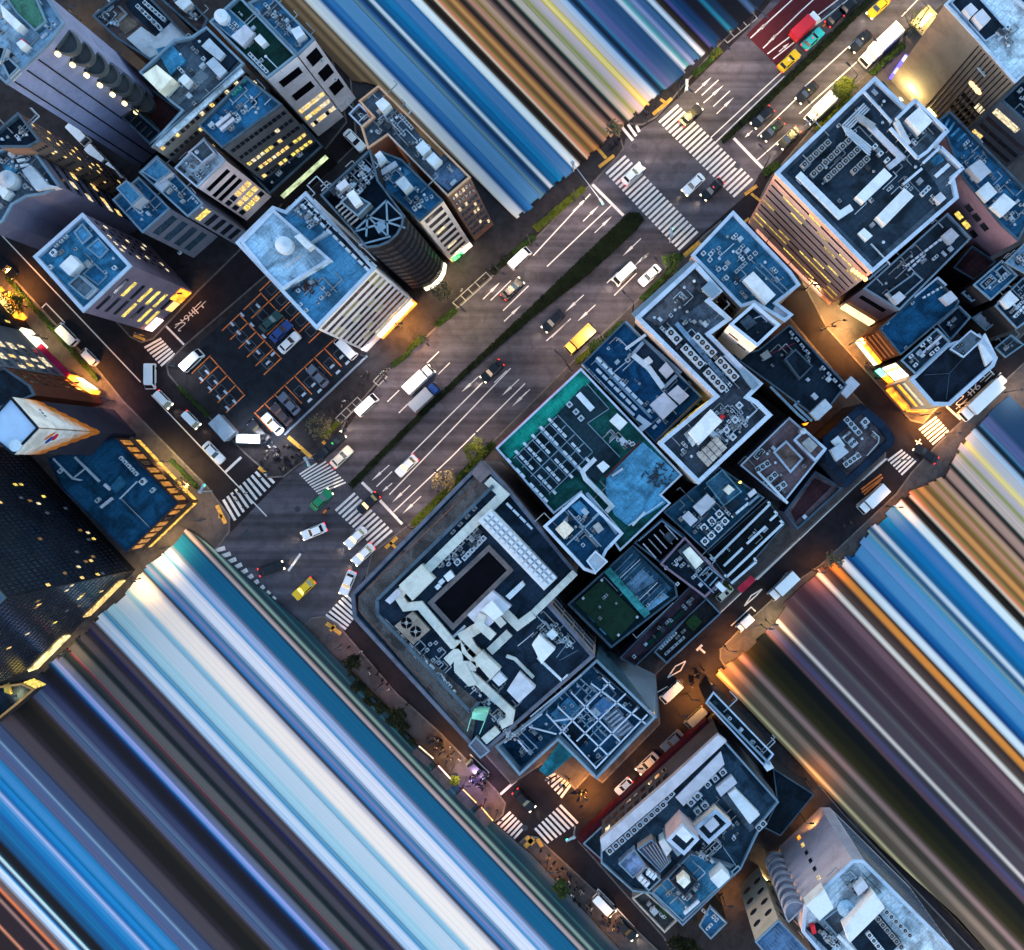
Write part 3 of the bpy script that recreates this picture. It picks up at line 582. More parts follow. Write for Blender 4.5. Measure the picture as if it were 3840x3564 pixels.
b.blk('00:1460,140 1570,45 1755,215 1690,335', .6, SKYROOF, 'roof_panel', trim=TRB, top=MIDBLUE); b.tank('00:1530,110', 1.9, 1.8); b.blk('00:1600,250 1700,170 1760,230 1680,320', 1.4, BOXP); b.row('00:1730,375 1840,490', 6, 1, 1, 1, WHITE); b.blk('00:1760,270 1800,235 1850,290 1810,320', 1.4, BOXW); b.pipe('00:1850,400 1960,510'); b.clutter(8, 11)
b.strip('00:1950,465', .18, .86, 24.2, 26.6, BLACK, .12, 'window'); b.strip('00:1950,465', .2, .88, 17.5, 20.0, BLACK, .12, 'window')
b.fac('00:1950,465', 4, 15, 3, 8, .06, .96, .92, .42, lit=lambda k: (.6, .9, .9)[k], litm=(LITW, LITP), seed=3); b.done()
b = B('office_building', 'narrow pale building with three square dark balcony openings', '01:215,382 330,270 20,-50 -130,20', 28, wallm(165, 172, 200), MIDBLUE, TRB)
b.blk('01:165,210 225,180 265,235 205,275', 2.2, BOXW); b.clutter(16, 12); b.flat('01:-60,90 60,0 110,60 0,150', GREYROOF, 'terrace')
for k, z in enumerate((23.5, 16.5, 9.5)): b.strip('01:272,326', .22, .86, z-2, z+2, BLACK, .12, 'dark_opening_panel'); b.units('01:%d,%d' % (380+k*95, 420+k*130), .8, .5, .6, WHITE, z=z-2)  # solid black panels; the shade inside the openings is put into their colour
b.done()
# ---- left column
b = B('office_building', 'dark topped tower with a golden lit flank behind the delivery alley', '00:-100,970 125,780 275,975 190,1020 0,1020', 34, wallm(72, 68, 72), NAVY, TRD); b.clutter(6, 2); b.fac('00:200,880', 4, 33, 10, 6, .06, .94, .5, .25, lit=.22, litm=(LITW,), seed=6); b.fac('00:230,1000', 4, 33, 10, 4, wf=.5, hf=.25, lit=.06, seed=7); b.done()
b = B('apartment_tower', 'curved mauve tower with white roof tanks at the left edge', '00:-60,1060 80,1010 205,1005 410,1290 300,1345 180,1362 80,1420 20,1530 -80,1600', 30, MAUVE, GREYROOF, TRB)
b.blk('00:150,1180 210,1145 330,1280 400,1295 250,1320', 1.6, PALE, 'roof_stair'); b.tank('00:45,1240', 2.4, 2.2, PALE); b.blk('00:-30,1300 20,1270 60,1330 20,1380', 2, BOXW); b.blk('00:10,1130 70,1090 120,1180 60,1230', .5, BLUE, 'roof_panel')
for k in range(4): b.flat('00:%d,%d %d,%d %d,%d %d,%d' % (90+k*22, 1070+k*36, 150+k*22, 1060+k*36, 160+k*22, 1075+k*36, 100+k*22, 1090+k*36), PALEROOF, 'sunshade', .6)
b.clutter(14, 4); b.fac('00:305,1145', 3, 28, 7, 5, lit=.18, seed=5, hf=.4); b.done()
b = B('office_building', 'blue roofed tower with white parapet and yellow windows on its mauve wall', '10:575,575 910,255 570,-112 230,190', 25.5, wallm(84, 84, 112), BLUE, TRW, pw=.75)
b.blk('10:410,255 490,178 556,245 480,322', 2.2, BOXW); b.blk('10:470,380 545,315 655,410 585,480', 2.0, PALE, 'equipment_deck', trim=TRB, top=GREYROOF); b.blk('10:570,310 655,235 745,325 680,390', .4, BLUEROOF, 'roof_panel', trim=TRB, top=BLUEROOF); b.blk('10:510,20 570,-40 640,45 570,105', 1.0, BLUEROOF, trim=TRB, top=MIDBLUE); b.blk('10:600,130 680,60 752,140 690,205', .8, BLUEROOF, trim=TRB, top=MIDBLUE); b.units('10:360,160', 1.9, 1.4, 1.2, WHITE, 1, .45)
b.row('10:385,110 450,50', 3, 1.3, .6, .8, PALE); b.units('10:340,260 785,265', 1.2, .9, 1, WHITE); b.clutter(5, 31)
b.fac('10:745,415', 2.8, 24.5, 7, 2, .1, .8, .85, .3, glass=GLASS, lit=lambda k: (.9, .8, .6, .5, 0, .5, 0)[k], litm=(LITY,), seed=1, dep=.14)
b.fac('10:740,70', 3, 24, 7, 5, .3, .95, .4, .3, lit=.3, litm=(LITP,), seed=8); b.strip('10:745,415', .03, .3, .3, 3.0, emis('pink white shop light', (255, 215, 205), 0.172), .5); b.strip('10:745,415', .72, .97, .3, 5, SHOPO, .3); b.strip('10:745,415', .5, .7, .4, 2.8, SHOP, .3); b.done()
b = B('office_building', 'small stepped building, three boxed blue roofs with white rims, in the alley block', '00:780,1385 960,1228 1175,1445 985,1612', 22, wallm(80, 92, 122), BLUEROOF, TRB, pw=.35)
b.blk('00:805,1305 875,1250 980,1362 910,1425', 3.5, BOXP, 'lift_room', trim=TRB, top=MIDBLUE); b.rail('00:910,1425 965,1480'); b.clutter(9, 14)
b.fac('00:1080,1530', 3, 20.5, 4, 1, .12, .88, .95, .55, lit=0, glass=GLASSB, dep=.1); b.units('00:1130,1620 1240,1750 1180,1600', 1, .7, .7, PALE, z=12); b.done()
b = B('office_building', 'two level square blue roof directly beside the white stepped building in the alley block', '00:965,1195 1087,1080 1405,1412 1300,1502', 23, wallm(80, 92, 122), BLUEROOF, TRB, pw=.35)
b.blk('00:980,1190 1085,1095 1185,1190 1090,1260', 2.5, BOXP, 'lift_room', trim=TRB, top=MIDBLUE); b.blk('00:1065,1280 1130,1215 1180,1265 1120,1330', 1.2, PALE); b.clutter(8, 15); b.row('00:1330,1370 1390,1430', 3, .9, .6, .8, WHITE); b.fac('00:1350,1458', 3, 21.5, 5, 1, .1, .9, .95, .5, lit=.25, litm=(LITY,)); b.done()
b = B('office_building', 'white stepped building with dark slots and a grid of amber windows', '00:1210,1165 1412,955 1560,1110 1365,1300', 24, wallm(190, 192, 222), PALEROOF, TRW, pw=.35)
b.blk('00:1310,1050 1410,965 1490,1060 1400,1130', 1.6, BOXP, trim=TRW, top=GREYROOF); b.row('00:1250,1165 1330,1240', 2, 2.4, .7, .9, DARK, 2); b.row('00:1290,1130 1370,1215', 2, 2.4, .7, .9, PALE, 2); b.tank('00:1365,1055', .9, 1.3); b.clutter(6, 16)
for k, (z, x0) in enumerate(((20.5, .1), (17.3, .05), (14.6, .05))): b.strip('00:1462,1205', x0, .85, z-.7, z+.7, BLACK, .12, 'window')
b.fac('00:1462,1205', 2.6, 13, 3, 5, .04, .96, .8, .6, lit=.85, litm=(LITW, LITY, LITW), seed=2); b.done()
# ---- left street shops and the sign tower
b = B('shop_building', 'street block with a glowing orange shop front and yellow windows at the left edge', '10:-400,-60 0,420 225,695 60,800 -400,800', 26, DKW, NAVY, TRD, base=True)
a_, c_ = P('10:0,420 225,695'); b.fac('10:112,557', 6, 25, 6, 12, .02, .98, .6, .4, lit=.35, litm=(LITY, LITP), seed=3); b.strip('10:112,557', .22, 1.0, .4, 3.6, SHOPO, 1.2); b.strip('10:112,557', .3, .95, 3.7, 4.3, SHOP, 1.6, 'canopy'); b.done()
b = B('shop_building', 'glass fronted block with a crimson awning on the left street', '10:215,715 330,835 525,1035 380,1045 -250,800', 27, wallm(70, 80, 100), NAVY, TRD, base=True)
b.fac('10:427,935', 4.5, 26, 6, 8, .06, .96, .8, .5, lit=.35, litm=(LITP, LITW), glass=GLASSB, seed=9); b.strip('10:420,940', .0, 1.0, 3.2, 3.7, mat('crimson awning', (.36, .01, .06), .7), 1.6, 'awning'); b.strip('10:265,775', .0, 1.0, .5, 4.0, SHOPW, .9); b.done()
b = B('shop_building', 'dark brown building with small square windows beside the orange and white sign tower', '10:440,1055 530,1040 690,1150 720,1210 500,1290 100,1210', 24, wallm(64, 38, 34), NAVY, TRD, base=True)
b.fac('10:600,1100', 4, 23, 5, 3, .1, .9, .5, .4, lit=0, seed=2); b.strip('10:600,1095', .0, 1.0, .3, 3.4, SHOPO, 1.2); b.strip('10:600,1095', .1, .8, .5, 3.0, SHOPW, 1.5); b.done()
b = B('sign_tower', 'tower wearing an orange and white stepped sign with a blue and red emblem', '10:70,1168 255,1378 85,1556 -120,1385', 34.7, wallm(30, 34, 52), mat('smooth pale roof', (.36, .46, .62), .6, .05, .4, stain=.08), NAVY, pw=.2, ph=.3)
SGN = [mat('orange sign', (.62, .16, .02), .5, .05), mat('peach sign', (.72, .38, .22), .5, .05), mat('pale pink sign', (.72, .52, .46), .5, .05), mat('white sign', (.76, .72, .71), .5, .05)]
for ei, near in enumerate(('10:162,1273', '10:170,1467')):
    a_, c_ = b.edge(near); wd = (c_-a_).length; u_ = (c_-a_)/wd; n_ = Vector((u_.y, -u_.x, 0)); flip = ei == 0
    pn = lambda x, z, o: a_+u_*wd*x+n_*o+Vector((0, 0, z))
    if ei == 0: a0, c0 = a_, c_
    for li, (zr, zl) in enumerate(((14.5, 27.5), (17.8, 29.5), (19.8, 31.2), (21.8, 33.3))):
        # lower edge climbs in steps away from the shared corner
        near0 = (a_-P1('10:255,1378', 34.7)).length < 2 or (Vector((a_.x, a_.y, 0))-Vector((P1('10:255,1378', 34.7).x, P1('10:255,1378', 34.7).y, 0))).length < 2
        st = []; N = 6
        for k in range(N+1):
            x = k/N; z = zr+(zl-zr)*x; st.append((x, z))
        outl = []
        for k in range(N): outl += [(st[k][0], st[k][1]), (st[k][0]+.55/N, st[k][1]+(st[k+1][1]-st[k][1])*.15), (st[k+1][0], st[k+1][1])]
        X = (lambda x: x) if near0 else (lambda x: 1-x)
        po = [pn(X(x), z, .10+.03*li) for x, z in outl]+[pn(X(1), 34.3, .10+.03*li), pn(X(0), 34.3, .10+.03*li)]
        pi_ = [p-n_*(.10+.03*li) for p in po]
        b.add('sign_panel', MB().loft(pi_, po), SGN[li])
    if ei == 1:   # emblem
        for (x, z, rx, rz_, an, cm) in ((.38, 28.5, .85, .55, .5, (.02, .07, .35)), (.27, 27.6, .75, .55, -.4, (.55, .01, .04)), (.24, 29.4, 1.0, .4, .7, (.70, .15, .02))):
            xx = x if near0 else 1-x; sg = 1 if near0 else -1; c0 = pn(xx, z, .23); pl = []
            for t in range(18):
                e1 = rx*math.cos(t*math.pi/9); e2 = rz_*math.sin(t*math.pi/9); pl.append(c0+u_*sg*(e1*math.cos(an)-e2*math.sin(an))+Vector((0, 0, e1*math.sin(an)+e2*math.cos(an))))
            b.add('emblem', MB().loft([p-n_*.04 for p in pl], pl), mat('emblem %.2f' % cm[0], cm, .5))
    else:
        for k in range(3):
            q = pn(.42+.1*k if near0 else .58-.1*k, 29.3, .24); b.add('emblem', MB().box(q, (.35, .05, .5), x=(u_, n_, Vector((0, 0, 1)))), mat('slate lettering', (.15, .2, .28), .6))
p_ = P1('10:100,1500', 35); b.add('roof_hatch', MB().cyl((p_.x, p_.y, b.z), .9, .5, 14), WHITE); b.done()
b = B('low_building', 'low building with a deep blue flat roof and golden lit edges at the left crossing', '20:790,-145 1225,310 875,645 420,200 330,0', 10, BRNW, roofm(14, 62, 102), roofm(20, 40, 70), pw=.3, ph=.4)
b.pipe('20:370,0 505,140 560,150', .4, .6, PALE); b.pipe('20:520,-10 690,160', .5, .6, PALE); b.pipe('20:505,140 590,70', .3, .5, PALE); b.duct('20:720,180 760,215', .9, .8, BOXP); b.duct('20:695,340 775,275', .8, .8, BOXP); b.blk('20:830,120 870,170 800,240 760,200', .8, roofm(30, 80, 120), 'equipment_deck'); b.row('20:835,0 935,105', 5, 1.2, .9, 1, WHITE); b.units('20:980,160', 1.8, 1.5, 1.2, WHITE); b.units('20:1050,220 410,85 670,290', 1.6, 1, 1, PALE); b.pipe('20:830,280 950,160', .3, .4, PALE); b.pipe('20:840,280 1040,480', .15, .2, GREY)
for near, nn_ in (('20:1007,82', 9), ('20:1050,478', 8)):
    b.fac(near, 4.2, 9.4, 1, nn_, .02, .98, .6, .7, lit=.8, litm=(emis('golden window', (255, 165, 45), .026, .9, 1.5),), dep=.15); b.fac(near, 0.3, 3.6, 1, nn_, .02, .98, .85, .9, lit=1, litm=(emis('golden shop', (255, 190, 70), .07, .8, 1.5),), dep=.2)
    b.strip(near, .0, 1.0, 3.5, 4.1, wallm(60, 52, 48), .9, 'canopy')
b.done()
b = B('glass_tower', 'black glass skyscraper with scattered lit windows at the left edge', 'S:509,2137 135,2510 -330,2080 90,1680', 43, mat('black curtain wall', (.012, .013, .018), .35, .2, .4), BLUE, TRD, base=True)
for near, cols, sd in (('S:300,1908', 40, 5), ('S:322,2323', 44, 11)):
    b.nw = 40 if sd == 11 else 0
    b.fac(near, 2, 42, 22, cols, .01, .99, .7, .55, lit=lambda k: .13 if k in (6, 11, 15) else .01+.012*(k % 3), litm=(LITW, LITY, LITP, emis('dim lit window', (255, 190, 90), .010, .9, 2), emis('dim blue window', (150, 170, 210), .006, .9, 2)), glass=mat('tower glass', (.010, .018, .034), .18, .4, .3, bump=0, spec=.6), seed=sd, dep=.08)
b.strip('S:300,1908', .9, .955, 30, 38, LITW, .15, 'window'); b.strip('S:300,1908', .83, .87, 30.5, 36, SHOPW, .15, 'window')
b.strip('S:322,2323', .02, .35, .4, 3.5, emis('tower lobby light', (255, 225, 150), .07, .9, .8), .5, 'entrance'); b.strip('S:322,2323', .55, .9, .4, 3, LITW, .4, 'entrance'); b.done()
b = B('low_building', 'low corner building with yellow lit interior below the black skyscraper', '20:-150,1600 150,1560 235,1600 120,1700 -80,1860', 5, DKW, NAVY, wallm(120, 100, 70)); b.strip('20:190,1580', 0, 1, 1, 4.4, LITY, .3); b.blk('20:20,1570 60,1555 80,1640 30,1620', .4, mat('golden rooflight', (.5, .33, .06), .5), 'skylight'); b.done()
# ---- centre left: the white office over the car park, the round tower, the white striped office
b = B('office_building', 'white office with a pale blue roof and broad striped front above an orange lit shop', '01:-215,1682 40,1430 130,1462 268,1330 750,1860 11:345,692', 34, wallm(178, 182, 205), MIDBLUE, TRW, pw=.7)
b.blk('01:-180,1680 45,1450 445,1800 110,2005 0,1900', 1.6, PALEROOF, 'plant_deck', trim=TRW, top=SKYROOF, pw=.4); b.blk('11:65,350 330,180 380,215 110,400', .5, PALEROOF, 'plant_deck', trim=PALE, top=MIDBLUE); p_ = P1('01:105,1690', b.z+4)
mb = MB(); mb.cyl((p_.x, p_.y, b.z+1.6), 1.25, 1.6, 26); mb.cyl((p_.x, p_.y, b.z+3.2), 1.2, .3, 26, .35); mb.cyl((p_.x, p_.y, b.z+3.5), .25, .2, 12); b.add('water_tank', mb, WHITE, smooth=False)
b.blk('01:190,1640 230,1620 320,1700 280,1730', 3.4, BOXW); b.duct('01:130,1850 240,1770', .5, .4, PALE, z=b.z+1.7)
b.row('01:255,1430 690,1860', 11, 1.6, .7, 1, WHITE, 0); b.row('01:300,1420 735,1830', 11, 1.6, .7, 1, WHITE, 0); b.flat('01:240,1395 300,1375 740,1830 690,1875', DKROOF, 'equipment_deck', .05)
b.rail('01:250,1360 740,1850', PALE); b.rail('01:330,1380 750,1800', PALE); b.units('11:270,560 230,520', 1, .7, .8, WHITE); rr_ = random.Random(4); mb = MB()
for k in range(60): q = P1('11:260,400', b.z)+Vector((rr_.gauss(0, .9), rr_.gauss(0, .9), rr_.uniform(0, .35))); mb.box(q, (rr_.uniform(.2, .8), .12, .08), rr_.uniform(0, 3))
b.add('debris_heap', mb, mat('rusty scrap', (.06, .03, .025), .9)); b.blk('11:430,0 450,20 300,110 290,95', .8, PALE); b.clutter(12, 55, '01:130,1480 260,1360 500,1600 420,1700'); b.clutter(5, 56, '11:150,420 330,300 560,420 350,600')
b.fac('11:552,478', 4.5, 33.2, 9, 7, .03, .97, .985, .46, lit=lambda k: (.05, .1, .2, .1, .1, .25, .1, .2, .1)[k], litm=(emis('dim office window', (215, 205, 120), .012, .9, 2),), ledge=wallm(186, 190, 214), ld=.5, dep=.1, seed=5); b.strip('11:552,478', .3, 1.0, .5, 3.8, SHOPO, 1.0); b.strip('11:552,478', .3, .98, 2.6, 3.9, SHOPW, 1.1, 'sign_panel'); b.done()
arc = [(950-0, 1490)]
arcs = ' '.join('%d,%d' % (x, y) for x, y in ((950, 1490), (940, 1560), (905, 1625), (850, 1675), (780, 1705), (690, 1718)))
b = B('round_tower', 'dark tower with a rounded glass front and cross braced open roof', '01:372,1352 715,1035 770,1250 '+arcs+' 595,1600', 40, mat('dark round cladding', (.010, .011, .016), .6, .2, .5), NAVY, TRD, pw=.35, ph=2.4)
for near in ('01:945,1525', '01:922,1592', '01:877,1650', '01:815,1690', '01:735,1711'): b.fac(near, 3, 38, 11, 1, .04, .96, .96, .5, lit=0, glass=mat('round tower glass', (.012, .018, .03), .35, spec=.15))
for s in ('01:700,1500 960,1580', '01:830,1390 840,1640', '01:620,1590 830,1390', '01:700,1500 840,1640', '01:600,1610 960,1500', '01:700,1490 690,1640', '01:830,1390 940,1500', '01:640,1700 860,1640'): b.pipe(s, .32, 2.1, TRB, 'roof_brace')
b.blk('01:740,1560 795,1520 830,1575 775,1620', 2.2, TRB, 'equipment_box'); b.blk('01:510,1400 590,1330 720,1410 630,1500', 4.2, GREYROOF, trim=TRB, top=GREYROOF); b.blk('01:550,1350 600,1315 660,1400 610,1435', 5.2, BOXW, 'chiller'); b.blk('01:480,1290 540,1240 570,1280 510,1325', 3.2, BOXP)
for k in range(6): b.pipe('01:%d,%d %d,%d' % (480+k*20, 1440+k*24, 540+k*20, 1390+k*24), .3, 2.6, GREY, 'duct')
b.clutter(26, 17, '01:400,1350 700,1080 800,1250 590,1500', z=b.z+1.2)
for near in ('01:945,1525', '01:922,1592', '01:877,1650', '01:815,1690'): b.strip(near, 0, 1, .4, 2.6, SHOPW, .5)
a_ = P('11:880,75 950,95 1240,430', 38)
b.done()
b = B('office_building', 'narrow white office with slotted front, green sign at its foot, next to the round tower', '01:690,1130 795,1050 935,1105 1222,1388 1060,1532 800,1295', 34, wallm(176, 170, 178), BLUEROOF, TRD, pw=.4)
b.blk('01:890,1265 950,1220 1005,1285 950,1330', 2.6, BOXW, 'chiller'); b.blk('01:705,1110 785,1045 830,1100 750,1170', 2, BOXW); b.duct('01:775,1210 900,1130', 1.4, 1, BOXP); b.row('01:1020,1440 1050,1420', 2, 1, 1, 1.4, WHITE); b.row('01:1070,1390 1140,1360', 3, .8, .8, 1, PALE); b.clutter(12, 18); b.blk('01:940,1160 990,1130 1010,1190 960,1220', .3, MIDBLUE, 'roof_panel')
b.fac('01:1141,1460', 4, 33.2, 8, 1, .12, .86, .98, .52, lit=0, glass=GLASS, ledge=wallm(182, 176, 184), ld=.3); b.strip('01:1141,1460', .2, .6, 21.5, 23, LITP, .16, 'lit_window'); b.strip('01:1141,1460', .2, .6, 10, 11.4, LITP, .16, 'lit_window')
b.strip('01:1141,1460', .1, .55, 1.0, 3.2, emis('green shop sign', (60, 255, 90), 0.276), .5, 'sign_panel'); b.strip('01:1141,1460', .55, 1.0, .6, 3.0, SHOPW, .5); b.done()
b = B('office_building', 'long brown rimmed building with white roof boxes beside the blue stretch band', '01:640,700 775,592 1410,1228 1255,1360 840,935 700,1030 655,880 740,810', 33, wallm(92, 74, 72), GREYROOF, wallm(140, 120, 110), pw=.35)
for s in ('01:752,715 805,675 855,720 800,775', '01:1030,1020 1085,970 1135,1030 1080,1080', '01:1102,1105 1155,1055 1205,1105 1155,1155'): b.blk(s, 2.6, BOXW, 'plant_room')
b.flat('01:1140,1225 1260,1115 1385,1215 1260,1325', roofm(70, 100, 145), 'roof_panel', .3); b.row('01:925,800 1000,880', 6, .9, .9, .9, PALE); b.row('01:880,850 945,925', 6, .9, .9, .9, PALE); b.rail('01:840,930 1240,1340', PALE); b.clutter(20, 19); b.flat('01:800,660 840,640 1230,1060 1210,1090', wallm(110, 86, 66), 'walkway', .1)
b.fac('01:1332,1294', 3, 32, 8, 6, .05, .95, .6, .5, lit=.12, glass=GLASSB, seed=4, litm=(LITP,)); b.done()
b = B('annex_building', 'small grey roofed annex with a bent white rim by the narrow alley', '01:570,790 640,720 740,810 660,880', 26, DKW, GREYROOF, TRW, pw=.3); b.clutter(4, 20); b.done()
# ---- top right
b = B('department_store', 'tall pale roofed store with a yellow floodlit slatted wall, top right corner', '03:1300,30 1545,-210 1950,100 2050,330 1790,572 1540,290', 33, wallm(92, 92, 96), PALEROOF, TRW, pw=.5)
b.blk('03:1340,20 1460,-110 1730,190 1580,290', .3, roofm(12, 28, 54), 'roof_pit', trim=TRW, top=NAVY); b.blk('03:1430,60 1480,20 1530,70 1480,120', 1.8, BOXP); b.blk('03:1500,110 1560,60 1620,130 1560,190', 1.8, BOXP); b.pipe('03:1480,140 1540,80', .3); b.clutter(5, 21, '03:1600,230 1750,100 1848,350 1760,450')
a_, c_ = b.edge('03:1545,300'); wd = (c_-a_).length; u_ = (c_-a_)/wd; n_ = Vector((u_.y, -u_.x, 0))
for k in range(11): q = a_+u_*wd*(.04+.09*k)+n_*.12; b.add('wall_joint', MB().bar(q+Vector((0, 0, .5)), q+Vector((0, 0, 32)), .14), DKW)
b.fac('03:1545,300', 10, 19, 3, 5, .42, .98, .85, .5, lit=0, glass=BLACK); b.strip('03:1545,300', .3, .3+.22, 27.3, 27.8, PALE, .4, 'ledge')
q = a_+u_*wd*.475+n_*.35+Vector((0, 0, 22.8)); LT = emis('lit lettering', (255, 215, 165), 0.076)
for k, (x, w_, h_) in enumerate(((.44, 1.3, 1.5), (.52, .5, 1.7), (.555, 1.1, 1.2), (.60, 1.1, 1.7), (.645, 1.0, 1.2))):
    q = a_+u_*wd*x+n_*.3+Vector((0, 0, 22.6)); mb = MB(); pl = [q+u_*w_/2*math.cos(t*.5236)+Vector((0, 0, h_/2*math.sin(t*.5236))) for t in range(12)]; mb.loft([p-n_*.15 for p in pl], pl); b.add('lettering', mb, LT)
b.strip('03:1545,300', .79, .97, 17.5, 19.6, LITP, .2, 'lit_window'); b.strip('03:1545,300', .66, .7, 6, 8, LITY, .2, 'lit_window'); b.strip('03:1545,300', .1, .34, .4, 4.5, emis('yellow entrance', (255, 240, 140), 0.31), .6, 'entrance')
b.done()
b = B('office_building', 'dark building with lit window row at the right edge below the floodlit store', '03:1690,695 1848,545 2100,760 1990,960', 26, wallm(58, 70, 92), NAVY, TRD); b.units('03:1830,620 1870,660', 1.2, 1, 1, PALE); b.clutter(6, 22); b.strip('03:1840,830', .05, .6, 21, 23, LITP, .2, 'lit_window'); b.fac('03:1840,830', 3, 20, 5, 4, lit=.1, hf=.4); b.done()
b = B('office_building', 'big office with four rows of round fans on its roof and a pink striped front', '03:125,1200 815,532 1030,737 1095,685 1330,910 1250,1000 1435,1170 1365,1230 1395,1372 800,1888', 34, PINKW, GREYROOF, TRW, pw=.8)
b.flat('03:200,1195 735,680 960,860 1060,1050 1230,1260 1290,1380 800,1815', DKROOF, 'equipment_deck', .06)
for s, n in (('03:330,1135 490,985', 5), ('03:395,1200 635,970', 7), ('03:495,1225 695,1035', 6), ('03:680,1175 760,1100', 3)): b.row(s, n, 1.7, 1.5, 1.5, GREY, 1, .58)
b.duct('03:285,1205 570,1490 655,1435', 1.9, 1.2, WHITE); b.blk('03:685,1360 880,1165 935,1220 740,1405', 2.2, BOXW, 'chiller'); b.blk('03:830,1500 1020,1305 1085,1360 890,1560', 2.4, BOXW, 'chiller'); b.blk('03:705,1610 740,1580 800,1635 760,1670', 1.5, BOXW)
for k in range(4): b.pipe('03:%d,%d %d,%d %d,%d %d,%d' % (740+k*12, 720+k*12, 590+k*16, 870+k*8, 620+k*14, 930-k*4, 780+k*4, 1080-k*18), .32, .9, PALE)
b.duct('03:780,870 1000,1090 910,1160', 1.6, 1.0, BOXP); b.duct('03:690,800 810,880', 1.8, 1.2, GREY); b.blk('03:1035,820 1125,740 1215,840 1130,925', 2.4, BOXW, 'lift_room'); b.rail('03:960,830 1095,700 1310,905 1180,1050 1110,1100 920,890', TRW, 2.2, .45, 'screen_wall'); b.duct('03:965,840 1050,1000', 1.5, 1.4, BOXW); b.rail('03:1150,1130 1270,1020 1420,1165 1330,1270', TRW, 1.8, .4, 'screen_wall'); b.blk('03:1210,1100 1260,1065 1295,1110 1245,1145', 1.2, BLUEROOF, 'equipment_box'); b.duct('03:1240,1220 1330,1140', 1.1, 1, WHITE); b.rail('03:740,640 930,850', TRW, 1.5, .35, 'screen_wall')
b.blk('03:1225,1370 1270,1330 1310,1375 1265,1415', 1.5, BOXP); b.row('03:1150,1340 1190,1300', 3, .9, 1.2, 1, WHITE); b.rail('03:790,1690 920,1830', PALE, .8); b.pipe('03:1010,1280 1140,1170', .5, .8, WHITE); b.units('03:820,1010 860,1060 905,1105', 1.3, 1, 1.2, WHITE); b.clutter(26, 23); b.flat('03:785,640 870,560 1010,740 930,820', roofm(44, 56, 76), 'terrace', .1)
b.fac('03:462,1545', 4.5, 33, 9, 8, .02, .98, 1.0, .22, lit=lambda k: (.5, .4, .5, .3, .4, .45, .5, .75, .25)[k], litm=(LITY, emis('amber window', (255, 215, 90), .03, .95, 2.5)), ledge=PINKW, ld=.45, dep=.1, seed=12); b.strip('03:462,1545', .1, .9, .5, 2.0, emis('pink shop light', (255, 180, 150), .05), .3)
for k in range(5): q = P1('13:%d,%d' % (690+k*22, 255+k*16), 31); b.add('facade_lamp', MB().cyl((q.x-.6, q.y-.6, 30.6), .3, .5, 8), emis('amber lamp', (255, 170, 90), .25))
b.done()
b = B('office_building', 'blue roofed building with tanks and a mauve windowed wall at the right edge', '03:1260,830 1335,770 1950,1400 1810,1670 1690,1560 1430,1240', 25, wallm(92, 82, 108), BLUEROOF, TRD)
for s in ('03:1325,830 1300,880', '03:1365,850 1330,905', '03:1400,890 1340,950', '03:1440,930 1380,985'): b.pipe(s, .5, .5, MIDBLUE)
b.blk('03:1460,1160 1545,1105 1620,1190 1550,1255', 2.5, BOXP); b.blk('03:1525,1325 1600,1260 1665,1335 1590,1400', 2, BOXW); b.blk('03:1620,1430 1710,1340 1795,1410 1700,1500', 2.2, BOXW, 'chiller'); b.clutter(24, 24)
b.fac('03:1560,1400', 6, 22, 3, 3, .35, .98, .7, .4, lit=.35, litm=(LITY,), seed=6); b.done()
b = B('office_building', 'narrow dark roofed building with white condensers tucked against the big office', '13:740,410 1320,-112 1482,62 985,560', 20, wallm(82, 86, 112), DKROOF, TRB, pw=.35)
b.row('13:1045,245 1270,70', 8, 1.3, .6, .9, WHITE, 0); b.row('13:1060,275 1150,190', 4, 1.3, .6, .9, WHITE, 0); b.blk('13:1285,40 1345,-10 1400,45 1340,100', 1.8, BOXP); b.blk('13:900,440 1095,300 1150,350 970,510', 2.5, BOXP, 'lift_room', trim=TRB, top=NAVY); b.blk('13:930,470 985,430 1030,470 975,520', 3, BOXP); b.clutter(12, 25); b.duct('13:770,350 900,240', .6, .5, TRB)
b.strip('13:862,485', .12, .82, 13, 15.6, BLACK, .1, 'window'); b.strip('13:862,485', .05, .95, .4, 4.5, emis('cream shop light', (255, 235, 165), .09), .6); b.strip('13:862,485', .05, .95, 6, 7, wallm(150, 120, 90), .3, 'sign_panel'); b.done()
b = B('shop_building', 'plain deep blue flat roof above a bright orange shop front on the side street', '13:848,688 1240,340 1400,500 1375,545 995,870', 18, wallm(92, 56, 36), roofm(12, 66, 112), TRD, pw=.3)
b.blk('13:1275,470 1340,425 1390,480 1330,525', 2, BOXP); b.rail('13:1090,470 1250,335 1310,390', TRW, 1, .3); b.row('13:1160,470 1280,400', 5, .8, .6, .7, WHITE, 0); b.units('13:860,690 905,650 1030,820 1080,510', .9, .6, .6, PALE)
b.fac('13:920,780', 5, 16, 4, 1, .05, .95, .95, .3, lit=1, litm=(emis('dull orange glazing', (255, 140, 50), 0.017),)); b.strip('13:920,780', .0, 1.0, .4, 4.0, SHOPW, .7); b.strip('13:920,780', .0, 1.0, 4.2, 5, SHOPO, .9, 'sign_panel'); b.done()
b = B('shop_building', 'slim dark roofed building with a brightly coloured signboard front', '13:998,908 1248,688 1335,780 1100,1005', 18, DKW, DKROOF, TRB, pw=.3)
b.duct('13:1140,865 1285,735', .7, .5, BOXP); b.units('13:1070,880 1100,940 1195,760 1150,800 1250,830 1215,860', 1.3, .9, 1, WHITE); b.clutter(6, 26)
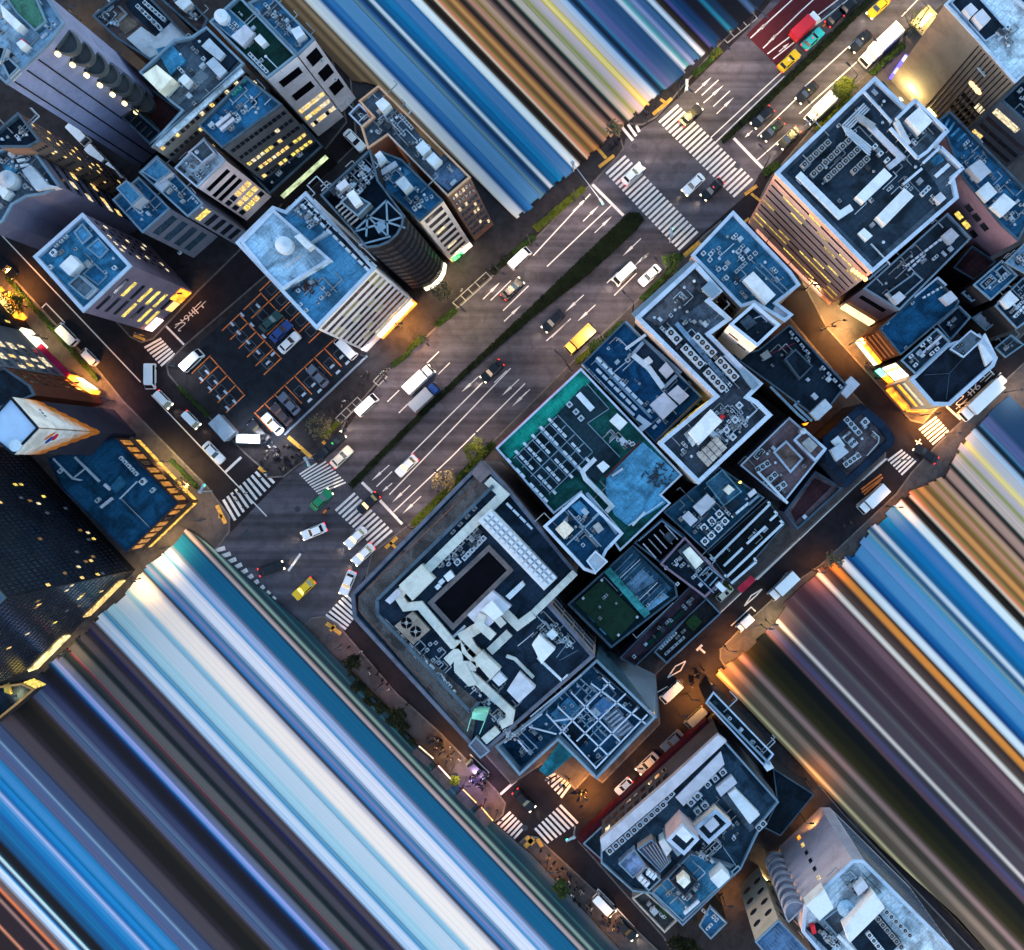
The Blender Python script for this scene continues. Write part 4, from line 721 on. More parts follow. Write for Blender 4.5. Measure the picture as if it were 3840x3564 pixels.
for k, cm in enumerate(((255, 245, 210), (255, 225, 120), (240, 255, 220), (255, 200, 160), (255, 250, 235))): b.strip('13:1048,955', .03+k*.19, .2+k*.19, 5, 14, emis('signboard %d' % k, cm, .16, .8, 2.5), .3, 'sign_panel')
b.strip('13:1048,955', 0, .5, .5, 3.5, emis('mint shop light', (120, 255, 190), 0.172), .6); b.strip('13:1048,955', .5, 1, .5, 3.5, SHOPO, .6); b.done()
b = B('office_building', 'eight sided dark roof with broad white rim on the side street corner', '13:1058,1040 1310,800 1540,725 1665,890 1640,950 1335,1222 1215,1220', 17, wallm(150, 140, 130), roofm(14, 26, 46), TRW, pw=.9)
b.blk('13:1335,830 1480,700 1570,760 1430,890', 1.2, GREYROOF, 'equipment_deck', trim=TRW, top=GREYROOF); b.units('13:1390,815 1430,855 1420,800', 1.4, 1.4, 1.2, PALE, 1, .55); b.blk('13:1530,780 1580,720 1660,880 1585,950', .8, BOXW, 'terrace'); b.pipe('13:1310,1180 1330,1000 1440,880', .1, .1, TRD, 'ridge'); b.pipe('13:1330,1000 1160,1010', .1, .1, TRD, 'ridge'); b.clutter(5, 27, '13:1380,800 1500,700 1580,760 1440,900')
b.fac('13:1130,1130', 3, 14, 3, 1, .05, .95, .96, .4, lit=.7, litm=(LITP, SHOPO)); b.strip('13:1130,1130', .1, .95, .4, 3.6, SHOPO, .7); b.strip('13:1275,1221', 0, 1, .4, 4, SHOPO, .5); b.done()
for s, h, lab, rf, n in (('13:1362,265 1490,115 1655,225 1505,352', 13, 'plain dark maroon flat roof in the packed block at the right edge', MAROON, 0), ('13:1500,385 1695,215 1805,320 1620,490', 20, 'roof of blue steel frames round two sunken bays, right edge block', BLUEROOF, 6), ('13:1650,530 1848,330 2050,500 1800,690', 19, 'crowded blue roof with a large white chiller, right edge block', DKROOF, 14), ('13:1490,615 1590,548 1672,630 1585,702', 12, 'small square lilac box roof between the eight sided roof and the chiller roof', BOXP, 1), ('13:1650,820 1760,730 1848,800 1720,890', 9, 'low grey roof against the street at the right edge', GREYROOF, 3), ('13:1250,660 1400,530 1480,610 1340,770', 15, 'black recessed roof behind the eight sided building', NAVY, 3), ('13:1720,230 1860,90 2000,240 1900,330', 21, 'pale cluttered roof touching the right edge', SKYROOF, 12), ('13:1420,440 1490,395 1560,465 1490,500', 15, 'tiny pale stair roof beside the blue steel frames', BOXP, 1)):
    b = B('small_building', lab, s, h, DKW, rf, TRB if n != 0 else TRD, pw=.3); b.clutter(n, h*3+n)
    if 'frames' in lab: b.blk('13:1540,380 1620,310 1660,350 1580,420', .8, TRB, 'equipment_deck', trim=TRB, top=NAVY); b.blk('13:1650,290 1700,250 1760,310 1700,350', .8, TRB, 'equipment_deck', trim=TRB, top=NAVY)
    if 'large white chiller' in lab: b.blk('13:1690,490 1750,425 1815,490 1740,550', 2, BOXW, 'chiller'); b.row('13:1790,600 1848,540', 4, .9, .7, 1, WHITE, 0)
    b.done()
# ---- central block
b = B('office_building', 'corner office with a blue roof and pale stair house beside the pink striped office', '12:1095,180 1385,-127 1785,290 1850,385 1690,510 1800,592 1745,640 1530,512 1440,540', 30, wallm(120, 118, 125), roofm(40, 98, 145), TRW, pw=.7)
b.blk('12:1455,350 1525,293 1680,455 1612,520', 2.6, BOXW, 'plant_room'); b.blk('12:1400,400 1560,250 1770,400 1640,520', .4, roofm(36, 78, 118), 'equipment_deck'); b.row('12:1410,290 1470,235', 4, .9, .9, 1, PALE, 1); b.row('12:1505,195 1540,165', 2, 1.1, 1.1, 1, PALE, 1); b.units('12:1425,150', 1.6, 1.2, 1, PALE, 1, .4); b.units('12:1180,165 1230,170 1225,210 1285,275 1330,265 1340,335', 1.2, 1, 1, WHITE); b.pipe('12:1390,100 1280,200', .18); b.rail('12:1540,260 1740,450', TRB); b.rail('12:1570,235 1770,430', TRB)
b.flat('12:1690,510 1795,590 1745,635 1660,560', BOXP, 'terrace', .3); b.clutter(16, 28); b.fac('12:1270,360', 4, 28, 6, 5, lit=.2); b.done()
b = B('framed_tower', 'slim white walled tower with an open dark top beside the Z shaped roof', '12:1360,660 1530,512 1712,662 1552,812', 40, wallm(195, 195, 205), DKROOF, TRW, pw=.6, ph=2.2); b.blk('12:1430,640 1490,590 1550,650 1480,700', 1.4, GREYROOF, 'chiller'); b.pipe('12:1530,620 1580,600 1620,640', .2, 1); b.units('12:1555,715 1600,640', .8, .8, .6, DARK); b.strip('12:1456,736', .15, .5, 33, 34, GLASS, .1, 'window'); b.strip('12:1456,736', .55, .85, 30, 31, GLASS, .1, 'window'); b.done()
b = B('office_building', 'large Z shaped office roof ringed by a white parapet with rows of fan units', '12:708,612 1125,228 1310,430 1230,495 1375,622 1228,728 1450,950 1590,1070 1500,1160 1555,1190 1655,1288 1145,1768 863,1482 1255,1158', 32, wallm(122, 126, 140), roofm(48, 62, 84), TRW, pw=.95)
b.flat('12:770,620 1090,310 1150,350 1085,470 880,670', mat('weathered grey screed', (.085, .085, .10), .9, .5, .9, stain=.75), 'roof_panel', .1); b.blk('12:1165,410 1220,360 1295,430 1235,475', 1.6, TRB, 'equipment_box'); b.flat('12:1010,620 1220,480 1345,600 1240,700 1130,660', roofm(70, 92, 124), 'roof_panel', .1)
b.row('12:955,715 995,758', 2, 2.2, 2.3, 1.7, PALE, 1, .75); b.row('12:1058,825 1158,930', 4, 1.9, 2.2, 1.7, PALE, 1, .7); b.row('12:1140,748 1240,852', 4, 1.9, 2.2, 1.7, PALE, 1, .7); b.row('12:1215,992 1312,1095', 4, 1.9, 2.2, 1.7, PALE, 1, .7); b.row('12:1298,915 1395,1020', 4, 1.9, 2.2, 1.7, PALE, 1, .7)
b.duct('12:990,650 1340,1060', 1.3, .7, roofm(84, 120, 165)); b.blk('12:1075,1410 1230,1248 1310,1330 1150,1495', 2.4, BOXW, 'plant_room'); b.flat('12:1045,1420 1080,1390 1130,1480 1105,1510', PALEROOF, 'step', .6)
for i in range(3):
    for j in range(4): b.blk('12:' + ' '.join('%d,%d' % (1165+j*34+i*26+dx, 1565-j*34+i*28+dy) for dx, dy in ((-30, 0), (0, -30), (24, -4), (-6, 26))), 1.0, mat('pale tan cover', (.36, .33, .31), .7), 'roof_cover')
b.units('12:1340,1390 1385,1440 1400,1320 1430,1220', 1.6, 1.6, 1.2, PALE, 1, .4); b.blk('12:1425,985 1450,955 1565,1080 1525,1115', 1.2, TRB, 'terrace'); p_ = P1('12:1310,1300', b.z+1); b.add('red_box', MB().box((p_.x, p_.y, b.z+.4), (.7, .6, .8), GR), mat('red box', (.5, .02, .03), .5)); b.blk('12:1320,880 1350,850 1450,950 1425,985', .8, PALE, 'terrace'); b.pipe('12:1350,1440 1560,1240', .2); b.clutter(44, 29); b.clutter(20, 92, '12:1050,1400 1230,1220 1600,1280 1200,1700')
b.blk('12:682,582 1105,200 1128,226 708,612', 1.0, TRB, 'ledge', base=27)
b.fac('12:1059,1320', 2, 30, 7, 5, lit=.35, litm=(LITY,)); b.done()
b = B('office_building', 'royal blue roof carrying white pipes, condenser rows and two pale cabins, second on the avenue', '12:340,932 632,640 1170,1172 845,1478', 26, DKW, roofm(16, 68, 118), TRD, pw=.3)
b.duct('12:340,935 580,1180 700,1290', .8, .7, WHITE); b.duct('12:720,1300 790,1350 740,1390', 1.6, 1.1, WHITE); b.duct('12:430,905 600,1080 820,1310', .8, .5, TRB); b.row('12:455,905 740,1195', 8, 1.9, .8, 1.1, WHITE, 0); b.row('12:455,985 700,1235', 7, 1.9, .8, 1.1, WHITE, 0)
b.blk('12:680,862 770,758 1030,990 912,1108', .6, roofm(30, 50, 76), 'equipment_deck', trim=TRW, top=roofm(34, 56, 86), pw=.5); b.duct('12:690,870 800,960 900,1100', 1.5, 1.0, WHITE, z=b.z+1); b.duct('12:640,830 780,730', .8, 1.0, WHITE, z=b.z+1); b.blk('12:870,975 920,920 975,985 925,1035', 2.2, BOXP, 'chiller'); b.blk('12:765,905 800,880 830,915 790,945', 3, BOXW); b.pipe('12:560,990 650,915', .2)
b.blk('12:808,1215 905,1130 1000,1225 900,1320', 2.6, BOXP, 'cabin'); b.blk('12:932,1140 1000,1080 1080,1155 1015,1215', 3.0, BOXP, 'cabin'); b.units('12:655,905', 1.3, 1.3, 1, PALE, 1, .4); b.rail('12:560,1000 610,1040', PALE); b.units('12:520,825', .7, .7, .7, WHITE); b.clutter(14, 30)
b.rail('12:640,640 1165,1165', TRB, 1, .3); b.pipe('12:850,1465 1160,1165', .3, .3, mat('ochre pipe', (.4, .2, .03), .6)); b.units('12:800,1260 870,1330 840,1370', 1.3, .8, .8, WHITE, 0); b.done()
b = B('office_building', 'teal edged roof with a grid of white condensers and a plain pale blue half', '12:330,965 1030,1702 885,1842 22:950,310 600,640 330,235 140,382 12:-258,1517', 28, DKW, roofm(18, 76, 84), TRW, pw=.35)
b.flat('12:-235,1515 325,985 400,1060 -160,1590', roofm(16, 128, 128), 'roof_panel', .05); b.blk('12:-110,1580 350,1080 525,1250 370,1340 600,1580 430,1760 310,1690 40,1860', .5, roofm(22, 44, 62), 'equipment_deck')
for i in range(9):
    for j in range(6):
        if i == 4 or (i, j) in ((1, 5), (7, 0), (8, 3)): continue
        b.units('12:%d,%d' % (118+i*32-j*58, 1325+i*34+j*56), 1.5, .7, 1.1, WHITE, 0, z=b.z+.5, rot=GR-math.pi/2)
for j in range(6): b.pipe('12:%d,%d %d,%d' % (170-j*58, 1290+j*58, 410-j*58, 1540+j*58), .16, 1.8, TRB, 'steel_beam')
for i in range(5): b.pipe('12:%d,%d %d,%d' % (160+i*62, 1300+i*62, -140+i*62, 1590+i*62), .16, 1.8, TRB, 'steel_beam')
b.duct('12:40,1370 330,1680 500,1860', .9, .6, TRB); b.duct('12:430,1590 340,1680 360,1730 480,1850 22:545,330 505,370', 1.3, 1, BOXW); b.blk('12:528,1328 580,1275 652,1340 600,1395', 2, BOXW, 'cabin'); b.blk('12:438,1640 485,1605 530,1645 482,1690', 2, BOXW, 'cabin'); b.duct('12:310,1140 410,1250', 1.7, 1.3, WHITE); b.units('12:250,1215 295,1265 330,1310', 1.5, 1.4, 1, PALE, 1, .4)
b.rail('12:370,1070 525,1245 375,1345 600,1580', TRB); b.flat('12:505,1710 760,1475 1010,1702 880,1825 22:935,300 660,470 560,390 500,230', roofm(70, 140, 196), 'roof_panel', .12); b.pipe('12:500,1720 740,1480', .5, .8, mat('maroon beam', (.06, .015, .02), .7), 'beam')
p_ = P1('12:850,1710', b.z); mb = MB(); rr_ = random.Random(2)
for k in range(40): mb.box(p_+Vector((rr_.gauss(0, .9), rr_.gauss(0, .9), rr_.uniform(.1, .5))), (rr_.uniform(.3, 1), .2, .2), rr_.uniform(0, 3))
b.add('scrap_heap', mb, DARK); b.duct('12:545,1710 620,1660', .6, .5, BOXP); b.row('22:700,450 760,385', 4, 1.6, .6, .8, WHITE, 0); b.rail('22:660,465 900,300', WHITE); b.clutter(10, 33, '12:480,1400 700,1450 780,1480 640,1560'); b.clutter(6, 34, '22:150,370 330,230 480,400 350,300'); b.rail('22:330,230 350,300', TRB)
a_, c_ = b.edge('12:36,1241'); b.strip('12:36,1241', 0, 1, 27.2, 27.9, mat('crimson edge', (.35, .015, .03), .6), .35, 'cornice'); b.done()
b = B('office_building', 'square roof with a white cross of beams and a small attached lift head', '22:70,470 330,238 622,520 510,640 430,800 350,772', 34, DKW, roofm(24, 74, 120), TRW, pw=.6, ph=1.6)
b.pipe('22:230,600 480,360', .3, 1.4, TRB, 'roof_beam'); b.pipe('22:240,360 470,610', .3, 1.4, TRB, 'roof_beam'); b.blk('22:150,490 215,430 280,495 215,560', 1.8, mat('tan cooling unit', (.55, .48, .40), .7), 'chiller'); b.blk('22:410,470 450,440 490,490 450,520', 1.4, GREY, 'chiller'); b.blk('22:260,330 320,290 380,350 330,400', .6, MIDBLUE, 'roof_panel'); b.blk('22:368,710 430,640 515,715 432,795', 2.4, GREYROOF, 'lift_room', trim=TRW, top=PALE); b.rail('22:390,250 620,515', PALE); b.rail('22:370,240 580,520', TRB, 1, .5); b.clutter(14, 35); b.done()
b = B('court_building', 'building with a dark green mesh roof, teal beam and striped glass roof', '22:238,1012 690,600 985,870 1000,955 540,1312', 20, DKW, roofm(16, 44, 62), TRD, pw=.4)
b.flat('22:290,1000 475,835 735,1090 560,1270', mat('dark green mesh', (.012, .035, .022), .9, .3, 2), 'roof_panel', .5); b.duct('22:510,770 790,1090', 2.2, 1.5, roofm(50, 135, 155), name='beam'); b.flat('22:530,760 690,620 960,900 800,1060', roofm(40, 82, 120), 'glass_roof', .2); b.flat('22:640,870 760,770 850,850 700,940', roofm(92, 135, 185), 'glass_roof', .3)
for k in range(9): b.pipe('22:%d,%d %d,%d' % (560+k*28, 790+k*30, 690+k*28, 660+k*30), .22, .6, roofm(96, 130, 165), 'glazing_bar')
b.rail('22:600,830 740,700', WHITE); b.rail('22:730,985 860,860', WHITE); b.flat('22:770,1040 900,930 940,960 800,1060', roofm(100, 150, 200), 'glass_roof', .3)
b.units('22:475,845 345,970 720,1100 590,1225', .7, .7, .9, WHITE, 0)
for s in ('22:335,1030', '22:405,1105', '22:485,1195'): b.units(s, 2.6, .9, .5, MIDBLUE, 0, rot=GR-math.pi/2)
b.clutter(6, 36); b.done()
b = B('plant_building', 'black louvred plant roof with pale rails behind the striped glass roof', '22:700,585 890,415 1062,545 880,722', 21, DKW, BLACK, TRD, pw=.3)
for k in range(5): b.duct('22:%d,%d %d,%d' % (760+k*38, 590-k*32, 850+k*38, 690-k*32), .35, .8, BOXP if k % 2 == 0 else GREY)
b.rail('22:730,570 890,430 1050,560', TRB, 1, .25); b.blk('22:900,540 940,505 985,550 945,590', 1, GREYROOF); b.done()
b = B('office_building', 'small black topped building with one white tank cover and blue pergola', '22:880,732 1050,545 1325,838 1190,962', 22, DKW, NAVY, wallm(90, 84, 110), pw=.4)
b.blk('22:1035,650 1085,612 1180,715 1125,768', 1.4, mat('cream tank cover', (.72, .70, .62), .6, .1), 'tank_cover'); b.blk('22:1000,640 1080,575 1220,720 1130,800', .4, GREYROOF, 'equipment_deck')
for k in range(4): b.pipe('22:%d,%d %d,%d' % (1150+k*36, 815+k*33, 1205+k*36, 755+k*33), .3, 1, TRB, 'pergola_beam')
b.pipe('22:1130,810 1250,930', .25, 1, TRB, 'pergola_beam'); b.pipe('22:1210,750 1320,840', .25, 1, TRB, 'pergola_beam'); b.units('22:920,760 990,710 1000,870', 1, .8, .8, WHITE); b.clutter(6, 37); b.blk('22:1262,880 1290,855 1340,905 1310,930', 2, WHITE); b.done()
b = B('office_building', 'blue roof with rows of white square fans, just above the dark railed terrace', '22:905,372 1290,60 1600,272 1200,642', 22, DKW, roofm(26, 72, 108), TRD, pw=.3)
b.blk('22:1028,405 1075,362 1140,425 1090,470', 2, BOXP, 'cabin'); b.blk('22:1105,335 1205,245 1265,300 1165,400', 2, BOXP, 'cabin'); b.row('22:1185,480 1290,385', 3, 1.9, 1.9, 1.2, WHITE, 1, .62); b.row('22:1235,535 1330,435', 3, 1.9, 1.9, 1.2, WHITE, 1, .62); b.units('22:1190,575 1285,485', 1.9, 1.9, 1.2, WHITE, 1, .62)
b.blk('22:1195,170 1310,75 1445,230 1320,330', 1.8, roofm(56, 100, 140), 'equipment_deck', trim=roofm(70, 120, 160), top=roofm(40, 84, 124)); b.blk('22:1318,215 1355,180 1395,215 1355,252', 3.2, mat('cream tank cover', (.72, .70, .62), .6, .1), 'tank_cover'); b.row('22:1390,395 1480,320', 4, 1.5, .7, .9, WHITE, 0); b.blk('22:1485,245 1530,208 1550,235 1505,272', 1.5, BOXP); b.blk('22:1330,330 1410,265 1450,300 1370,370', 1.4, NAVY); b.pipe('22:1490,320 1570,250', .5, .6, TRB); p_ = P1('22:1440,165', 23); b.add('roof_lamp', MB().cyl((p_.x, p_.y, b.z), .2, 1.0, 8), emis('amber roof lamp', (255, 210, 90), 0.276)); b.clutter(22, 38); b.done()
b = B('terrace_building', 'dark flat terrace marked out by long white railings beside the one way street', '22:1205,655 1620,285 1745,455 1385,875', 17, DKW, roofm(14, 24, 36), TRD, pw=.2, ph=.3)
for s in ('22:1225,685 1245,705 1640,315 1625,300', '22:1325,805 1340,820 1730,450 1710,430', '22:1370,865 1545,715 1530,690', '22:1480,590 1610,470', '22:1320,745 1450,620', '22:1640,430 1690,385 1670,365'): b.rail(s, WHITE, 1.0, .38)
b.clutter(3, 39); b.done()
b = B('office_building', 'long purple brown strip roof with two dark planted slots', '22:600,1382 1092,880 1200,975 705,1442', 14, MAUVE, roofm(54, 46, 66), TRD, pw=.25); b.flat('22:765,1295 870,1195 900,1215 790,1320', DKGREEN, 'planter', .3); b.flat('22:920,1155 1030,1045 1055,1065 945,1175', DKGREEN, 'planter', .3); b.rail('22:690,1215 715,1245 970,1000', PALE); b.clutter(6, 40); b.done()
b = B('walled_yard', 'low walled yard packed with small white units next to the one way street', '22:838,1342 1190,960 1298,1075 922,1420', 3, CONC, PAVD, TRB, pw=.3); b.row('22:890,1310 980,1220', 4, 1.6, .8, 1, WHITE); b.row('22:925,1350 1035,1250', 5, 1.6, .8, 1, PALE); b.row('22:1000,1240 1040,1200', 2, 1.6, .8, 1, GREY); b.flat('22:1050,1140 1110,1080 1170,1130 1110,1200', mat('yard planting', (.02, .05, .02), .9, .5, 3), 'planter', .6); b.done()
b = B('shop_building', 'dark recessed roof facing the lit side street, with a projecting blank canopy at its corner', '13:10,835 225,662 620,1078 430,1322 150,1112 -170,880', 20, BRNW, NAVY, TRD, pw=.3)
b.blk('13:190,900 265,830 385,950 295,1040', 2, GREYROOF, 'equipment_deck', trim=TRD, top=NAVY); b.units('13:285,920 315,940 290,960 340,960 320,985', 1, .9, 1, PALE); b.row('13:240,720 350,850', 4, 1.6, .7, .8, PALE); b.row('13:460,960 580,1090', 4, 1.4, .7, .8, PALE); b.duct('13:90,1090 290,1290 340,1330', .7, .6, TRB); b.duct('13:290,1190 260,1220 380,1330', .7, .6, TRB); b.blk('13:368,1272 470,1175 520,1232 420,1325', 2.2, PALE, 'cabin'); b.blk('13:20,870 70,835 100,880 50,910', 1.2, GREY, 'chiller'); b.pipe('13:100,860 260,790', .12, .3, mat('red pipe', (.25, .02, .03), .6)); b.clutter(10, 41)
b.blk('13:560,1115 650,1018 712,1075 620,1172', .8, BOXP, 'canopy', base=16); b.strip('13:422,870', 0, 1, .5, 3.2, emis('low orange shop light', (255, 140, 40), 0.172), .4); b.strip('13:585,1130', .0, .6, 3, 6, SHOPO, .8, 'sign_panel'); b.done()
b = B('office_building', 'mauve roof with white framed stair house and four short rows of fans', 'O:1440,905 1535,812 1606,875 1525,976', 18, MAUVE, roofm(92, 84, 100), TRW, pw=.3)
b.row('13:10,1560 35,1530', 1, 3, 1.6, 1.2, PALE, 2); b.row('23:40,55 110,10', 1, 4.6, 1.8, 1.2, PALE, 3, .6); b.row('23:95,140 160,80', 1, 4.8, 1.8, 1.2, PALE, 3, .6); b.row('23:165,195 215,160', 1, 3.6, 1.8, 1.2, PALE, 2, .6); b.units('13:25,1550', 2.4, 1.4, 1.2, PALE, 2, .5)
b.blk('13:250,1460 330,1385 480,1520 400,1610', 2.5, MAUVE, 'stair_house', trim=TRW, top=roofm(80, 72, 84), pw=.35); b.blk('13:110,1545 200,1465 320,1590 230,1690', .6, MAUVE, 'terrace', trim=TRW, top=roofm(100, 92, 100), pw=.3); b.tank('13:320,1400', .9, 2.6); b.rail('23:0,90 210,310', WHITE, 1.1, .4); b.blk('13:310,1480 360,1440 420,1500 370,1550', 3.4, GREY, 'chiller'); b.clutter(6, 42); b.done()
b = B('low_building', 'lower maroon roof edged with a wide pale border beside the one way street', '23:190,372 402,88 592,205 278,492', 8, MAUVE, roofm(98, 90, 108), TRD, pw=.5); b.flat('23:235,370 395,135 515,195 265,440', MAROON, 'roof_panel', .08); b.units('23:330,405', 1.2, 1.2, 1, WHITE, 0); b.done()
b = B('office_building', 'eight sided roof with a deep blue surround and fan rows by the far crossing', '13:455,1450 720,1208 870,1330 952,1440 942,1492 620,1792 482,1622', 15, wallm(20, 32, 54), roofm(78, 78, 96), roofm(14, 32, 58), pw=2.0)
b.row('13:665,1365 745,1452', 1, 6.6, 1.7, 1.2, PALE, 4, .6); b.units('13:750,1335', 2.2, 2, 1.2, PALE, 1, .6); b.units('13:665,1480', 2.2, 2.4, 1.2, PALE, 2, .5); b.row('13:660,1600 750,1535', 1, 5.6, 1.7, 1.2, PALE, 4, .55); b.blk('13:505,1530 575,1485 635,1545 550,1610', 2.4, PALE, 'stair_house'); b.blk('13:510,1470 560,1430 610,1500 560,1530', 1.6, BOXW); b.rail('13:800,1400 845,1440 840,1480 760,1570', PALE); b.pipe('13:590,1450 640,1405', .4, .6, WHITE); b.clutter(6, 43); b.done()
# ---- the large store
b = B('department_store', 'large store with a stone terrace walk, cream ducts and a black light well', '21:1490,15 585,940 600,1105 1480,2062 31:1535,455 22:425,1372 110,1010 300,790 21:1640,170', 30, wallm(92, 90, 105), roofm(24, 44, 70), dm(82, 96, 128, var=.12, scale=.8), pw=.75)
TER = mat('stone terrace', (.085, .078, .080), .9, .45, .7, stain=.6)
pl = P('21:1485,70 635,955 650,1075 1420,1960 1470,1690 765,1080 760,985 1560,195', b.z+.3); b.add('terrace', MB().prism(ccw([Vector((p.x, p.y, 0)) for p in pl]), b.z-.02, b.z+.3), TER)
b.rail('21:1570,190 765,980 768,1080 1410,1755 1470,1690', TRD, 1.4, .5, 'screen_wall'); b.pipe('21:1500,130 640,960 640,1050 1400,1880', .12, .35, mat('rust strip', (.28, .10, .05), .8), 'edge_trim')
b.blk('21:1415,100 1490,20 1560,95 1480,170', 1.2, dm(95, 95, 115), 'corner_block'); b.blk('31:1398,430 1450,370 1545,470 1480,520', 1.6, dm(105, 112, 145), 'corner_block', trim=TRB, top=dm(100, 108, 140))
b.duct('21:1530,150 1640,250 1110,770', 2.6, 1.4, CREAM); b.blk('21:915,880 1070,735 1160,835 1010,985', 2.4, CREAM, 'duct_plenum'); b.duct('21:960,880 915,960 960,1030 1060,1020 1290,1290 1340,1290 1480,1430', 2.4, 1.4, CREAM)
b.blk('21:1390,1085 1560,920 1690,1030 1500,1200', 2.6, BOXP, 'plant_room'); b.blk('21:1485,1050 1560,985 1640,1080 1575,1120', 3.4, BOXW, 'plant_room')
b.duct('21:1480,1165 1370,1230 1420,1320 1520,1420', 3.0, 1.4, CREAM); b.duct('21:1500,1080 1470,1150 1570,1240', 2.4, 1.3, CREAM, z=b.z+2); b.duct('21:1590,1100 1640,1160', 2, 1.2, CREAM, z=b.z+2); b.duct('21:1640,1060 1740,1160 1848,1080', 2.4, 1.4, CREAM); b.duct('21:1545,1340 1680,1210', 2.4, 1.3, CREAM); b.blk('21:1430,1395 1490,1335 1620,1460 1550,1535', 2.2, CREAM, 'duct_plenum'); b.blk('21:1560,1530 1610,1480 1665,1535 1610,1580', 1.4, BOXW)
b.duct('21:1250,1410 1320,1340 1330,1440 1450,1440', 2.8, 1.4, CREAM); b.blk('21:1300,1480 1380,1420 1460,1570 1400,1580', 1.4, CREAM, 'duct_plenum'); b.duct('21:1400,1490 1510,1590 1690,1760 31:1680,260 1620,290', 2.3, 1.4, CREAM); b.duct('31:1600,320 1505,400', 2.3, 1.4, CREAM); b.duct('21:1660,1370 1720,1390 1848,1520', .9, .8, CREAM); b.duct('22:0,1075 290,790', 2.0, 1.3, CREAM)
b.blk('21:1115,1000 1540,600 1710,775 1290,1190', .9, GREYROOF, 'light_well', trim=dm(88, 92, 108), top=BLACK, pw=.7); b.duct('21:1285,1245 1375,1160', .7, .6, PALE)  # shallow deck; the shade of a deep shaft is put into its black
b.blk('21:1462,432 1552,350 2012,830 1922,915', 2.4, BOXW, 'plant_roof')

for k in range(3): b.row('21:%d,%d %d,%d' % (1500+k*28, 440-k*26, 1930+k*28, 870-k*26), 14, 1.3, .9, .5, WHITE, 0, z=b.z+2.4)
b.row('21:1195,730 1435,490', 6, 1.9, 1.7, 1.2, GREY, 1, .6); b.row('21:1370,690 1500,555', 6, 1.3, 1.3, 1, PALE, 1, .35); b.units('21:1320,720 1240,670', 1.7, 1.5, 1.2, PALE, 1); b.blk('21:1225,815 1270,775 1300,820 1255,855', 1.4, BOXW); b.units('21:1210,855 1185,890', 1.5, 1.2, 1.1, WHITE, 0); b.row('21:1290,510 1440,350', 4, 1.5, .8, .8, GREY); b.blk('21:1655,955 1770,850 1790,880 1685,980', 1.4, BOXW, 'equipment_box'); b.duct('21:1665,960 1775,860', .5, 1.5, PALE)
b.blk('21:885,1160 1010,1060 1130,1190 1015,1290', 1.6, mat('tan cooling tower', (.2, .17, .15), .7), 'cooling_tower'); 
for s in ('21:968,1140', '21:1032,1200'):
    q = P1(s, b.z+1.7); o = put('fan', fan_mesh(.85), b.root, (q.x-b.org.x, q.y-b.org.y, b.z+1.62))
b.blk('21:820,985 905,900 940,930 855,1010', 1.4, BOXP, 'equipment_box'); b.units('21:1110,1330 1170,1280 1130,1290 1195,1330 1190,1420 1150,1400', .9, .9, 1, PALE); b.clutter(26, 44, '21:850,1180 900,1150 1250,1520 1420,1700 1300,1650'); b.clutter(40, 45, '21:1250,1300 1550,1550 1800,1900 1700,2050 1450,1700'); b.clutter(14, 46, '21:1150,750 1480,430 1530,560 1250,800')
b.blk('21:1665,1610 1750,1480 1860,1590 1748,1695', 2.2, BOXP, 'plant_room'); b.blk('22:-10,1290 40,1225 150,1325 55,1425', 3, BOXW, 'chiller'); b.blk('22:90,1220 130,1185 170,1225 130,1260', 2, BOXW); b.clutter(18, 47, '22:0,1120 150,1080 380,1370 60,1290'); b.rail('22:180,1400 310,1330', TRD); b.pipe('22:30,1380 200,1540 240,1500', .5, .7, WHITE); b.rail('22:60,1120 230,1290 160,1380', TRB)
b.blk('31:1425,200 1528,205 1510,260 1420,245', 4.5, mat('mint green hut', (.22, .55, .42), .6, .1), 'roof_hut'); b.rail('31:1415,240 1390,330', mat('mint green hut', (.22, .55, .42), .6, .1)); b.rail('31:1515,250 1475,350', mat('mint green hut', (.22, .55, .42), .6, .1)); b.rail('21:1740,1300 1848,1210', PALE); b.row('21:1680,330 1820,470', 4, 2.2, .6, 1, WHITE, 0)
a_ = b.edge('22:260,1190'); b.fac('22:260,1190', 3, 28, 6, 4, lit=0, glass=GLASSB); b.done()
# ---- lattice roof building
b = B('glass_store', 'glass walled building crowned by an open white steel lattice over blue roof bays', 'O:1160,1283 1275,1395 1160,1515 1085,1440 1010,1508 963,1452 1050,1385', 26, mat('blue glass wall', (.045, .11, .17), .2, .3, .4, spec=.7), roofm(26, 68, 108), TRB, pw=.5, ph=3.0)
for s in ('32:430,590 790,215', '32:-30,300 160,350', '32:330,-60 -20,230', '32:530,-10 180,350', '32:640,70 300,400', '32:720,170 420,470', '32:260,60 600,400', '32:170,160 520,500', '32:400,0 780,280', '32:90,210 430,580', '32:480,-40 560,40', '32:-150,340 -40,470', '32:-200,410 60,210'): 
    b.pipe(s, .30, 2.9, TRW, 'lattice_beam')
for s in ('32:280,190 390,310', '32:320,150 430,270', '32:250,240 340,150', '32:350,300 440,210', '32:310,270 400,180', '32:410,330 480,400', '32:440,300 520,380', '32:380,380 470,290', '32:300,0 400,90', '32:330,-30 430,60', '32:290,80 360,0', '32:350,110 420,30', '32:500,60 590,160', '32:-120,360 0,480', '32:-90,330 30,450'): b.pipe(s, .2, 2.6, TRB, 'lattice_bar')
for s in ('32:480,240 570,170 700,300 590,390', ): b.flat(s, roofm(110, 135, 175), 'louvre_deck', .8)
for k in range(6): b.pipe('32:%d,%d %d,%d' % (500+k*20, 250+k*22, 580+k*20, 185+k*22), .35, 1.2, PALE, 'louvre')
